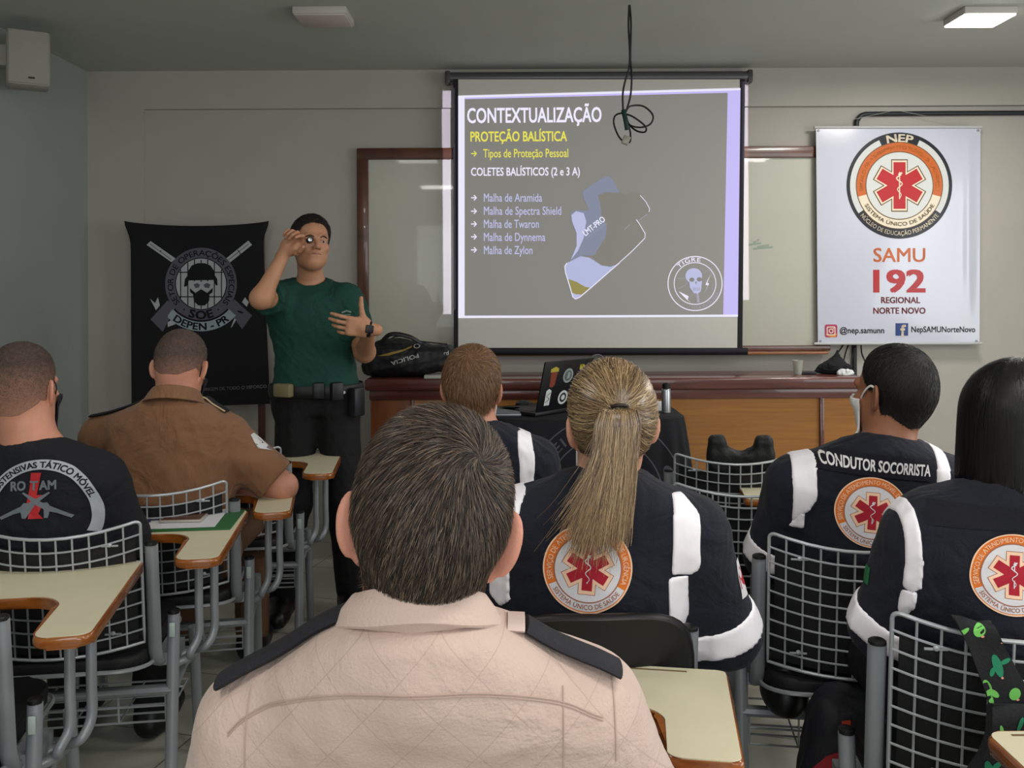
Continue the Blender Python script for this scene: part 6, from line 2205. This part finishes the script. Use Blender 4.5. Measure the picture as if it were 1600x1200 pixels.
def bob(H):
    F = Field([H.head.x - .15, H.head.y - .17, H.head.z - .15], [H.head.x + .15, H.head.y + .15, H.head.z + .17], 0.005)
    w, x, y, z = F.local(H.head, H.HR, H.hs, 0.3)
    d = ell(x, y, z, (0, -0.012, 0.033), (0.096, 0.113, 0.099))
    d = smin(d, rbox(x, y, z, (0, -0.02, -0.03), (0.094, 0.074, 0.06), 0.06), 0.015)
    d = smax(d, -(z + 0.088), 0.008)
    d = smax(d, np.maximum(y - 0.035, 0.0 - 0 * z) - 0.0 + np.where(z > 0.075, -0.2, 0.0), 0.01) if False else d
    d = np.maximum(d, np.where(z < 0.07, y - 0.045, -0.2))
    F.D[w] = d * H.hs
    V, Fc = F.mesh()
    r = np.random.RandomState(4)
    n, k = 9000, 12
    th0 = np.arccos(r.uniform(-0.1, 1.0, n)); phi = r.uniform(math.radians(150), math.radians(390), n)
    hang = -0.088 - 0.012 * r.rand(n) - 0.03 * (r.rand(n) < 0.05) * r.rand(n)
    paths = np.zeros((n, k, 3))
    ex, ey, ez = 0.106, 0.126, 0.108
    off = 1 + 0.03 * (r.rand(n) - .6)
    for i, s in enumerate(np.linspace(0, 1, k)):
        L = s * 0.34
        th = th0 + L / 0.105
        over = np.maximum(th - math.pi / 2, 0) * 0.105
        tt = np.minimum(th, math.pi / 2)
        x = ex * np.sin(tt) * np.cos(phi) * off
        y = -0.012 + ey * np.sin(tt) * np.sin(phi) * off
        z = 0.035 + ez * np.cos(tt) * off - over
        x = x * (1 + 0.06 * np.clip(over / 0.12, 0, 1)) + 0.002 * np.sin(9 * s + phi * 7)
        y = -0.012 + (y + 0.012) * (1 - 0.02 * np.clip(over / 0.12, 0, 1))
        z = np.maximum(z, hang + 0.002 * s)
        paths[:, i] = np.stack([x, y, z], 1)
    hc, Rm = np.array(H.head), np.array(H.HR)
    paths = paths @ Rm.T * H.hs + hc
    sV, sF = ribbon(paths, r.uniform(0.001, 0.002, n), paths - hc)
    H.hair(V, Fc, sV, sF, [mat('black hair base', (9, 8, 9), 0.7), hair_mat('black long hair', [(7, 6, 7), (11, 10, 11), (20, 18, 19)], 0.42, 0.35)])
bob(H4)

# ---- man in the black shirt at the left
H5 = Human((-1.24, 2.36, 0), 0, push=0.09, c7=P(46, 706, 2.28), head=P(36, 612, 2.33), hrot=(3, -2, 0), hs=1.0, neck=0.066, sw=1.04, bd=1.03, kyph=0.02, flare=30,
           shL=P(-72, 748, 2.33), shR=P(152, 748, 2.33), elL=P(-110, 850, 2.4), elR=P(192, 838, 2.40), wrL=P(-30, 880, 2.65), wrR=P(120, 880, 2.65), arm=(0.054, 0.046, 0.032),
           **seated(-1.24, 2.34, 0.52))
b = H5.body('person', SK_MID, hd=0.0034)
tag(b, 'man with shaved neck in a black shirt with a grey arc of lettering', 'person')
M_TSH = mat('black knit shirt', (15, 16, 24), 0.85, bump=0.3, bscale=350, fold=0.5, fscale=8)
H5.shirt(M_TSH, g=0.013, frac=(1.6, 1.6), h=0.006, wr=0.0025, seed=31, loose=0.01, neck_hole=0.002, hole_drop=0.0)
H5.trousers(M_TROU); H5.shoes(M_SHOE)
V, Fc = H5.hair_cap(None, thick=0.003, thin=0.0006, line=([-0.14, -0.09, -0.06, -0.022, -0.012, 0.02, 0.05, 0.07, 0.12], [-0.062, -0.06, -0.05, -0.02, 0.01, 0.02, 0.05, 0.082, 0.105]))
def buzz_mat(name, hair_rgb, skin_rgb, z0, z1):
    """clipped hair that thins out towards the neck: the scalp shows more and more"""
    m = mat(name, hair_rgb, 0.65, bump=0.9, bscale=420)
    nt = m.node_tree
    bs = nt.nodes['Principled BSDF']
    tc = nt.nodes.new('ShaderNodeTexCoord')
    sp_ = nt.nodes.new('ShaderNodeSeparateXYZ')
    nt.links.new(tc.outputs['Object'], sp_.inputs[0])
    ns = nt.nodes.new('ShaderNodeTexNoise'); ns.inputs['Scale'].default_value = 90; ns.inputs['Detail'].default_value = 6
    nt.links.new(tc.outputs['Object'], ns.inputs['Vector'])
    mr = nt.nodes.new('ShaderNodeMapRange')
    mr.inputs['From Min'].default_value = z0; mr.inputs['From Max'].default_value = z1
    nt.links.new(sp_.outputs[2], mr.inputs['Value'])
    ad = nt.nodes.new('ShaderNodeMath'); ad.operation = 'MULTIPLY_ADD'
    nt.links.new(ns.outputs['Fac'], ad.inputs[0]); ad.inputs[1].default_value = 0.5
    sb_ = nt.nodes.new('ShaderNodeMath'); sb_.operation = 'SUBTRACT'; nt.links.new(mr.outputs['Result'], sb_.inputs[0]); sb_.inputs[1].default_value = 0.25
    nt.links.new(sb_.outputs[0], ad.inputs[2])
    cl = nt.nodes.new('ShaderNodeClamp'); nt.links.new(ad.outputs[0], cl.inputs['Value'])
    mx = nt.nodes.new('ShaderNodeMix'); mx.data_type = 'RGBA'
    nt.links.new(cl.outputs[0], mx.inputs['Factor'])
    mx.inputs['A'].default_value = lin(skin_rgb) + (1,)
    mx.inputs['B'].default_value = lin(hair_rgb) + (1,)
    nt.links.new(mx.outputs['Result'], bs.inputs['Base Color'])
    return m
hz_ = H5.head.z
sV, sF = H5.strands(V, Fc, 7000, 0.004, 0.0007, whorl((0.0, -0.085, 0.1), 0.8, 0.6), lift=0.8, keep=sides_fade(-0.04, 0.09), seed=18)
H5.hair(V, Fc, sV, sF, [buzz_mat('clipped brown hair', (74, 58, 50), (176, 128, 106), hz_ - 0.07, hz_ + 0.085), hair_mat('clipped hair strands', [(40, 32, 28), (60, 48, 42), (84, 70, 62)], 0.6)])
H5.mask(M_MASKD, M_STRAPD)
mb = MB()
ch_ = [H5.c7 + Vector((0.072 * math.cos(a), 0.025 + 0.072 * math.sin(a), 0.012 - 0.01 * math.sin(a))) for a in np.linspace(0, 2 * math.pi, 40)[:-1]]
mb.tube(ch_, 0.0018, n=6, closed=True); mb.build('neck_chain', mat('gold chain', (200, 160, 110), 0.25, metal=0.9), H5.obj)
RM = [mat('print pale grey', (168, 172, 178), 0.8), M_TSH, mat('print mid grey', (106, 112, 118), 0.8), mat('print red', (196, 52, 72), 0.8)]
A_ = Art()
kk = 2.2 / F_PX
def rp(x, y): return ((x - 62) * kk, (818 - y) * kk)
Ro, Ri = 90 * kk, 74 * kk
A_.ring((0, 0), Ri, Ro, 0, 0, a0=-25, a1=205, n=90, nr=2)
A_.arc_text('OSTENSIVAS TÁTICO MÓVEL', (0, 0), (Ro + Ri) / 2, 84, 132, 13.5 * kk, 1, 1, bold=0.03)
A_.text('RO', *rp(16, 778), 21 * kk, 2, 0, 'L', bold=0.04, width=24 * kk, rot=3)
A_.text('AM', *rp(61, 777), 21 * kk, 2, 0, 'L', bold=0.04, width=27 * kk, rot=2)
A_.poly([rp(48, 749), rp(64, 749), rp(58, 785), rp(67, 785), rp(60, 800), rp(68, 801), rp(62, 815), rp(70, 823), rp(46, 823), rp(50, 800), rp(43, 798), rp(46, 775)], 3, 1, sub=.02)
A_.text('T', *rp(46, 777), 21 * kk, 2, 2, 'L', bold=0.04, width=14 * kk)
for s_, cx_ in ((1, 57), (-1, 57)):
    def m2(x, y): return rp(cx_ + s_ * x, y)
    A_.poly([m2(-22, 782), m2(-20, 780), m2(12, 798), m2(30, 806), m2(58, 820), m2(54, 824), m2(34, 815), m2(22, 812), m2(20, 822), m2(14, 822), m2(13, 808), m2(0, 800)], 2, 2, sub=.02)
    A_.poly([m2(6, 798), m2(18, 797), m2(22, 802), m2(16, 806)], 2, 2)
A_.build('back_print', RM, surf_map(H5.sbvh, lpx(H5, 55, 808, 2.2), (1, 0, 0), (0, 0, 1), (0, 1, 0), off=0.003, dz=0.0008), H5.obj)

# ---- officer in the brown uniform
H6 = Human((-1.07, 2.82, 0), 0, push=0.20, c7=P(268, 638, 2.72), head=P(282, 578, 2.80), hrot=(0, -22, 2), hs=0.98, neck=0.060, sw=1.08, bd=1.05, kyph=0.035, flare=46,
           shL=P(160, 682, 2.80), shR=P(352, 686, 2.80), elL=P(138, 772, 2.90), elR=P(443, 760, 2.84), wrL=P(205, 790, 3.12), wrR=P(362, 768, 2.92), arm=(0.053, 0.045, 0.032),
           **seated(-1.07, 2.8, 0.52))
b = H6.body('person', SK_MID, hd=0.0036)
tag(b, 'officer in a brown uniform shirt with rolled sleeves, head bent, elbow on a tablet', 'person')
M_BROWN = mat('brown uniform cloth', (128, 90, 62), 0.85, bump=0.35, bscale=260, var=0.04, vscale=10, sheen=0.1, fold=0.6, fscale=8)
H6.shirt(M_BROWN, g=0.016, frac=(0.88, 0.84), h=0.006, wr=0.005, seed=41, loose=0.014, wscale=0.9)
H6.collar(M_BROWN, top=0.036, leaf=0.042, flare=0.022, r=0.068, drop=-0.024, openang=150, tilt=(0, 0.25, 1))
H6.trousers(mat('brown trousers', (92, 66, 46), 0.85)); H6.shoes(M_SHOE)
V, Fc = H6.hair_cap(None, thick=0.004, thin=0.0006, line=([-0.14, -0.09, -0.06, -0.022, -0.012, 0.02, 0.05, 0.07, 0.12], [-0.05, -0.045, -0.035, -0.01, 0.01, 0.02, 0.05, 0.082, 0.105]))
sV, sF = H6.strands(V, Fc, 7000, 0.005, 0.0008, whorl((0.0, -0.08, 0.1), 0.8, 0.6), lift=0.8, keep=sides_fade(-0.05, 0.08), seed=28)
hz_ = H6.head.z
H6.hair(V, Fc, sV, sF, [buzz_mat('clipped greying hair', (84, 68, 60), (180, 130, 108), hz_ - 0.06, hz_ + 0.06), hair_mat('greying strands', [(56, 46, 42), (80, 68, 62), (120, 106, 98)], 0.6)])
H6.mask(M_MASKD, M_STRAPD)
for s in (-1, 1):
    pts = []
    for f in (0.28, 0.5, 0.75, 0.98):
        sh = H6.shL if s < 0 else H6.shR
        x_ = H6.c7.x + (sh.x - H6.c7.x) * f * 1.12
        p = H6.drop(x_, sh.y - 0.02)
        if p is not None: pts.append(p + Vector((0, 0, 0.004)))
    mb = MB(); mb.tube(spline(pts, 4), 0.025, n=12, flat=0.2, up=(0, 1, 0)); mb.build('epaulette', M_SLIDE, H6.obj)
    if s > 0:
        mb = MB(); mb.tube(spline([p + Vector((0, -0.026, 0.003)) for p in pts], 5), 0.0028, n=6); mb.build('shoulder_cord', mat('cream cord', (186, 164, 128), 0.7), H6.obj)
A_ = Art(); A_.poly([(-.028, -.03), (.028, -.03), (.028, .02), (0, .034), (-.028, .02)], 0, 0, sub=.015); A_.poly([(-.01, -.008), (.012, -.004), (.004, .016)], 1, 1); A_.poly([(-.027, -.029), (.027, -.029), (.027, -.012), (-.027, -.012)], 2, 1)
A_.build('sleeve_patch', [mat('white patch', (205, 205, 205), 0.7), mat('black patch mark', (40, 40, 44), 0.7), mat('grey patch', (110, 112, 118), 0.7)], surf_map(H6.sbvh, lpx(H6, 405, 690, 2.80), (0.55, 0.8, -0.3), (-0.35, 0, 0.93), (-0.8, 0.55, -0.25), off=0.002), H6.obj)

# ---- short haired blond man behind the nearest head
H7 = Human((-0.12, 2.76, 0), 0, push=0.08, c7=P(752, 680, 2.64), head=P(738, 610, 2.70), hrot=(-6, 2, 2), hs=1.0, neck=0.057, sw=1.0, kyph=0.02,
           shL=P(660, 722, 2.70), shR=P(838, 722, 2.70), elL=P(630, 830, 2.78), elR=P(862, 830, 2.78), wrL=P(690, 850, 3.02), wrR=P(800, 850, 3.02),
           **seated(-0.12, 2.76, 0.52))
b = H7.body('person', SK_MID, hd=0.0036)
tag(b, 'man with short reddish blond hair in navy, half hidden behind the nearest head', 'person')
H7.shirt(M_NAVY, g=0.018, frac=(2.0, 2.0), h=0.007, wr=0.004, seed=51, loose=0.012)
H7.collar(M_NAVY, top=0.026, leaf=0.035, flare=0.018, drop=0.012)
H7.trousers(M_TROU); H7.shoes(M_SHOE)
yb_ = H7.c7.y + 0.10
tape(H7, [(806, 678), (830, 682), (837, 720), (834, 785), (812, 785), (810, 730)], 2.57, yb_)
tape(H7, [(668, 684), (690, 680), (688, 785), (664, 785)], 2.57, yb_)
V, Fc = H7.hair_cap(None, thick=0.012, thin=0.003, line=([-0.14, -0.09, -0.06, -0.022, -0.012, 0.02, 0.05, 0.07, 0.12], [-0.085, -0.08, -0.07, -0.04, 0.0, 0.02, 0.05, 0.082, 0.105]))
sV, sF = H7.strands(V, Fc, 9000, 0.017, 0.0011, whorl((0.0, -0.08, 0.11), 0.8, 0.8), lift=0.35, keep=sides_fade(-0.12, -0.06), seed=38)
H7.hair(V, Fc, sV, sF, [mat('blond scalp', (104, 76, 54), 0.6, bump=.8, bscale=250), hair_mat('reddish blond hair', [(84, 58, 40), (118, 86, 58), (150, 114, 80)], 0.45)])
H7.mask(M_MASKW, mat('white mask strap', (225, 222, 220), 0.7))

# ---- standing instructor
Yi = 3.88
H8 = Human((-0.85, 3.9, 0), math.radians(186), c7=P(487, 446, 3.96), head=P(486, 384, 3.85), hrot=(22, 7, -4), hs=0.95, neck=0.053, sw=0.94, bd=0.95, kyph=0.01, flare=24,
           hip=P(497, 615, 3.9), shL=P(545, 468, 3.88), shR=P(438, 466, 3.86), elL=P(570, 550, 3.84), elR=P(408, 466, 3.63), wrL=P(577, 514, 3.56), wrR=P(446, 392, 3.70),
           knL=P(538, 775, 3.82), knR=P(458, 785, 3.80), anL=P(548, 925, 3.92), anR=P(442, 930, 3.86), arm=(0.052, 0.043, 0.025))
H8.footdir = Vector((0, 1, 0))
pinch = [(45, 55, 25), (60, 75, 40), (70, 80, 45), (72, 80, 45)]
thp = [(0.8, 0.55, 0.35, 0.034, 0.0125, 0.011), (0.45, 0.55, 0.8, 0.03, 0.0105, 0.0095), (0.2, 0.4, 0.95, 0.026, 0.0095, 0.008)]
openh = [(6, 14, 10), (16, 22, 14), (24, 26, 16), (30, 28, 16)]
tho = [(0.85, 0.1, 0.45, 0.034, 0.0125, 0.011), (0.95, 0.05, 0.25, 0.032, 0.0105, 0.0095), (0.97, 0.0, 0.15, 0.027, 0.0095, 0.008)]
b = H8.body('person', SK_INS, hd=0.0034, hand_h=0.0034, hands={'R': dict(dir=(0.62, -0.15, 0.72), thumb_side=(0.75, -0.25, -0.55), curls=pinch, thumb=thp), 'L': dict(dir=(-0.90, -0.25, 0.14), thumb_side=(0.05, -0.15, 1.0), curls=openh, thumb=tho)})
tag(b, 'standing instructor in a dark green shirt and black trousers, one hand raised to his eye', 'person')
M_GREEN = mat('dark green shirt cloth', (12, 60, 50), 0.85, bump=0.3, bscale=320, var=0.05, vscale=8, fold=0.6, fscale=8)
H8.shirt(M_GREEN, g=0.013, frac=(0.72, 0.66), h=0.007, wr=0.005, seed=61, loose=0.014, hem=P(490, 612, 3.9).z, neck_hole=0.010, hole_drop=0.03, wscale=0.8)
H8.trousers(M_TROU, top=P(490, 598, 3.9).z, g=0.012); H8.shoes(M_SHOE)
V, Fc = H8.hair_cap(None, thick=0.014, thin=0.002, line=([-0.14, -0.06, -0.02, 0.0, 0.022, 0.05, 0.075, 0.12], [-0.06, -0.05, -0.01, 0.01, 0.02, 0.075, 0.098, 0.108]))
sV, sF = H8.strands(V, Fc, 5000, 0.014, 0.0012, whorl((0.0, -0.07, 0.12), 0.6, 0.5), lift=0.4, seed=48)
H8.hair(V, Fc, sV, sF, [mat('dark brown scalp', (30, 22, 20), 0.6, bump=.8, bscale=250), hair_mat('very dark hair', [(20, 16, 15), (34, 26, 24), (50, 40, 36)], 0.45)])
H8.eyes()
for s in (-1, 1):
    mb = MB(); mb.tube([H8.HL(p) for p in spline([(s * 0.014, 0.1005, 0.022), (s * 0.03, 0.0985, 0.029), (s * 0.05, 0.084, 0.022)], 4)], [0.0022] * 4 + [0.003] * 4 + [0.0015], n=6, flat=1.3); mb.build('eyebrow', mat('dark eyebrow', (44, 32, 26), 0.7), H8.obj)
mb = MB()
lipc = [H8.HL(p) for p in spline([(-0.023, 0.0905, -0.054), (-0.01, 0.1, -0.0515), (0, 0.1015, -0.053), (0.01, 0.1, -0.0515), (0.023, 0.0905, -0.054)], 4)]
mb.tube(lipc, [0.001] + [0.0035] * (len(lipc) - 2) + [0.001], n=6); mb.build('lips', mat('lip skin', (150, 92, 82), 0.45), H8.obj)
# belt with pouches
zb = P(490, 600, 3.9).z
def torso_pt(H, ang, z, g):
    t = (z - (H.hip.z - .06)) / (H.c7.z + .02 - H.hip.z + .06)
    a = np.interp(t, TORSO_T, TORSO_A) * H.sw + g
    bb_ = np.interp(t, TORSO_T, TORSO_B) * H.bd + g
    xc = H.hip.x + (H.c7.x - H.hip.x) * t
    yb2 = (H.hip.y - .11) + (H.c7.y - .035 - H.hip.y + .11) * t - H.kyph * math.sin(math.pi * t)
    c, s = math.cos(ang), math.sin(ang)
    return Vector((xc + a * math.copysign(abs(c) ** 0.8, c), yb2 + bb_ - g + bb_ * math.copysign(abs(s) ** 0.8, s), z))
mb = MB(); mb.tube([torso_pt(H8, a, zb - .02, 0.022) for a in np.linspace(0, 2 * math.pi, 60)[:-1]], 0.026, n=8, closed=True, flat=0.22, up=(0, 0, 1))
mb.build('belt', mat('black belt', (16, 16, 18), 0.5), H8.obj)
def pouch_at(ang, h, m, name, dz=0.0, n=0.05):
    p = torso_pt(H8, ang, zb - .02 + dz, 0.045)
    c = torso_pt(H8, ang, zb - .02 + dz, 0.0)
    nrm = (p - c).normalized()
    X = nrm.cross(Vector((0, 0, 1))).normalized()
    R = Matrix((X, nrm, Vector((0, 0, 1)))).transposed()
    return MB().rbox(p, h, 0.008, R=R).build(name, m, H8.obj)
fa = lambda d: math.radians(90 + d)     # angle from straight ahead, positive to his left
M_TAN = mat('tan pouch', (118, 108, 78), 0.7); M_GEAR = mat('dark gear', (22, 22, 26), 0.45)
pouch_at(fa(-28), (0.042, 0.018, 0.028), M_TAN, 'belt_pouch', 0.012)
pouch_at(fa(4), (0.024, 0.016, 0.034), M_GEAR, 'belt_pouch', 0.01)
pouch_at(fa(22), (0.026, 0.018, 0.038), M_GEAR, 'belt_pouch', 0.005)
pouch_at(fa(48), (0.03, 0.024, 0.06), M_GEAR, 'belt_holster', -0.045)
mb = MB(); pm = torso_pt(H8, fa(30), zb - 0.02, 0.05); mb.lathe([(0.006, -.003), (0.007, 0), (0.006, 0.004)], pm, 10, 0, Matrix.Rotation(math.radians(90), 3, 'X')); mb.build('belt_snap', M_WIRE, H8.obj)
# watch, ring, chest print
wd_ = (H8.wrL - H8.elL).normalized()
mb = MB()
hdv = H8.Mi.to_3x3() @ Vector((-0.90, -0.25, 0.14)).normalized()
F_ = frame(hdv, (0, 0, 1))
mb.tube([H8.wrL + hdv * 0.002 + F_.col[0] * (0.030 * math.cos(a)) + F_.col[1] * (0.023 * math.sin(a)) for a in np.linspace(0, 2 * math.pi, 25)[:-1]], 0.0095, n=8, closed=True, flat=0.4, up=hdv)
wrb = mb.build('wrist_watch', M_BLACKP, H8.obj)
mb = MB(); mb.rbox(H8.wrL + hdv * 0.002 - F_.col[1] * 0.027, (0.016, 0.005, 0.016), 0.004, R=F_); mb.build('watch_case', M_BLACKP, wrb)
A_ = Art(); A_.line([(-.02, .008), (.0, .016), (.02, .010)], .006, 0, 0); A_.line([(-.005, -.012), (.008, -.006), (.004, -.02)], .005, 0, 0); A_.line([(-.018, -.002), (.018, .0)], .003, 0, 0)
A_.build('chest_print', [mat('pale green print', (120, 140, 130), 0.8)], surf_map(H8.sbvh, lpx(H8, 540, 492, 3.75), (-1, 0, 0), (0, 0, 1), (0, -1, 0), off=0.0015), H8.obj)
# small lens he holds up to his eye
lens_c = P(484, 375, 3.70)
ln = empty('metal_lens', lens_c); ln.rotation_euler = (math.radians(80), 0, math.radians(25))
tag(ln, 'small shiny metal ring the instructor holds up to his eye', 'lens')
mb = MB(); mb.lathe([(0.010, -0.012), (0.0135, -0.012), (0.0135, 0.012), (0.010, 0.012), (0.0095, 0.0)], n=20); mb.build('barrel', mat('shiny dark metal', (60, 58, 58), 0.15, metal=0.95), ln)
mb = MB(); mb.lathe([(0.0001, 0.002), (0.0098, 0.004), (0.0098, 0.006), (0.0001, 0.010)], n=20); mb.build('glass', mat('glass face', (210, 210, 214), 0.05, spec=0.8, metal=0.4), ln)

# ------------------------------------------------------------------ cactus print bag hanging on the right chair and a backpack
M_CB = mat('black printed cotton', (24, 25, 28), 0.85, bump=0.3, bscale=200, var=0.05, vscale=30)
def strip(name, path, m, t=0.004, wob=0.003):
    """a cloth band: path of (centre, half-width vector)"""
    cs = spline([p for p, w in path], 8); ws = spline([w for p, w in path], 8)
    n = 10
    vs, fs = [], []
    N = len(cs)
    for o_ in (0, 1):
        for i in range(N):
            tdir = (cs[min(i + 1, N - 1)] - cs[max(i - 1, 0)]).normalized()
            nn = tdir.cross(ws[i]).normalized()
            if nn.y > 0: nn = -nn
            for k_ in range(n + 1):
                u = 2 * k_ / n - 1
                vs.append(cs[i] + ws[i] * u + nn * (wob * math.sin(3 * u + i * .35) + o_ * t))
    st = N * (n + 1)
    for i in range(N - 1):
        for k_ in range(n):
            a = i * (n + 1) + k_
            fs.append((a, a + 1, a + n + 2, a + n + 1)); fs.append((st + a, st + a + n + 1, st + a + n + 2, st + a + 1))
    rg = [i * (n + 1) for i in range(N)] + [(N - 1) * (n + 1) + k_ for k_ in range(1, n + 1)] + [i * (n + 1) + n for i in range(N - 2, -1, -1)] + list(range(n - 1, 0, -1))
    for k_ in range(len(rg)):
        a, c = rg[k_], rg[(k_ + 1) % len(rg)]
        fs.append((a, st + a, st + c, c))
    return MB().add(vs, fs, 0, True).build(name, m)
Yc = 1.535
cbag = empty('cactus_bag', P(1560, 1150, Yc))
tag(cbag, 'black cloth bag printed with green cacti hanging over the right chair back', 'bag')
def wv(a, c, Y=Yc): return (P(c[0], c[1], Y) - P(a[0], a[1], Y)) / 2
def md(a, c, Y=Yc): return (P(c[0], c[1], Y) + P(a[0], a[1], Y)) / 2
def seg(rows):
    return [(md(a, c, Yc + d) - Vector(cbag.location), wv(a, c)) for a, c, d in rows]
up_ = strip('strap', seg([((1484, 962), (1546, 972), 0.07), ((1490, 968), (1552, 978), -0.005), ((1512, 1010), (1576, 1025), -.008), ((1532, 1060), (1606, 1075), -.008), ((1545, 1105), (1640, 1115), -.006)]), M_CB); up_.parent = cbag
lo_ = strip('bag_body', seg([((1545, 1098), (1640, 1100), -.012), ((1542, 1120), (1640, 1130), -.018), ((1528, 1170), (1640, 1180), -.022), ((1505, 1230), (1650, 1240), -.026), ((1490, 1330), (1650, 1340), -.03)]), M_CB, t=0.02, wob=0.006); lo_.parent = cbag
CM = [mat('cactus light green', (112, 190, 90), 0.8), mat('cactus green', (34, 128, 92), 0.8), mat('cactus flower', (226, 150, 130), 0.8)]
class _J: pass
def cactus(A, cx, cy, s, kind, m, rot=0):
    c, sn = math.cos(rot), math.sin(rot)
    def T_(x, y): return (cx + s * (x * c - y * sn), cy + s * (x * sn + y * c))
    def lobe(x, y, rx, ry, a=0.0, mm=m, n=18):
        A.poly([T_(x + rx * math.cos(t) * math.cos(a) - ry * math.sin(t) * math.sin(a), y + rx * math.cos(t) * math.sin(a) + ry * math.sin(t) * math.cos(a)) for t in [2 * math.pi * k_ / n for k_ in range(n)]], mm, 0)
    if kind == 0: lobe(0, 0, 11, 11); lobe(6, -10.5, 3, 2, 0, 2)
    elif kind == 1: lobe(0, 0, 7, 19, .3); lobe(12, 8, 4, 9, -1.1); lobe(-8, -10, 3.5, 8, -.3); lobe(7, -19, 2, 2, 0, 2)
    elif kind == 2: lobe(0, 4, 6, 12, .35); lobe(10, -6, 5, 9, .9); lobe(4, -14, 4, 14, .3)
    else: lobe(0, 0, 4, 13, .35); lobe(1, -13, 1.6, 1.6, 0, 2)
bvc = {}
for part_, items in ((up_, [(1496, 982, 1, 3, 0, -1.3), (1524, 980, 1, 0, 0, 0), (1556, 990, .7, 3, 1, 0), (1515, 1032, 1, 3, 1, 0), (1552, 1035, 1, 1, 1, 0), (1537, 1072, 1, 2, 0, 0), (1580, 1080, .95, 0, 0, 0), (1592, 1040, .8, 3, 1, 0.3)]),
                     (lo_, [(1572, 1114, 1, 3, 1, -.7), (1543, 1124, .8, 3, 0, -.3), (1546, 1152, .6, 3, 1, -.3), (1528, 1186, 1, 1, 1, 0.1), (1590, 1160, .8, 0, 0, 0), (1570, 1190, .8, 3, 0, 0), (1556, 1220, 1, 2, 0, 0)])):
    A_ = Art()
    sc = Yc / F_PX
    o0 = P(1560, 1100, Yc) - Vector(cbag.location)
    for (x, y, s, kd, m, rt) in items: cactus(A_, (x - 1560) * sc, (1100 - y) * sc, s * sc * 0.95, kd, m, rt)
    A_.build('cactus_print', CM, surf_map(obj_bvh(part_), o0, (1, 0, 0), (0, 0, 1), (0, 1, 0), off=0.001), part_)
def bpf(x, y, z):
    d = rbox(x, y, z, (0, 0, 0.21), (0.14, 0.10, 0.20), 0.07)
    d = smin(d, rbox(x, y, z, (0, -0.09, 0.13), (0.11, 0.05, 0.11), 0.04), 0.03)
    return smax(d - 0.006 * wrinkle(x, y, z, 71, 1.2), -z, 0.01)
bp = sdf_obj('backpack', (-.2, -.2, -.02), (.2, .16, .46), 0.008, bpf, mat('dark navy nylon', (19, 20, 27), 0.6, bump=.4, bscale=90))
bp.scale = (0.8, 0.75, 1.25)
bp.location = (0.70, 2.03, 0.0)
bp.rotation_euler = (0, math.radians(10), math.radians(-15))
tag(bp, 'dark backpack with red markings standing on the floor between the two right chairs', 'backpack')
A_ = Art(); A_.poly([(-.115, .275), (-.085, .31), (-.02, .345), (-.015, .325), (-.07, .285), (-.11, .25)], 0, 0, sub=.02); A_.line([(-.06, .372), (-.03, .378), (-.01, .372)], .010, 1, 0); A_.line([(-.06, .358), (-.015, .361)], .008, 0, 0)
A_.build('red_marking', [mat('dark red print', (140, 26, 36), 0.7), mat('orange red print', (190, 66, 36), 0.7)], surf_map(obj_bvh(bp), (0, 0, 0), (1, 0, 0), (0, 0, 1), (0, 1, 0)), bp)
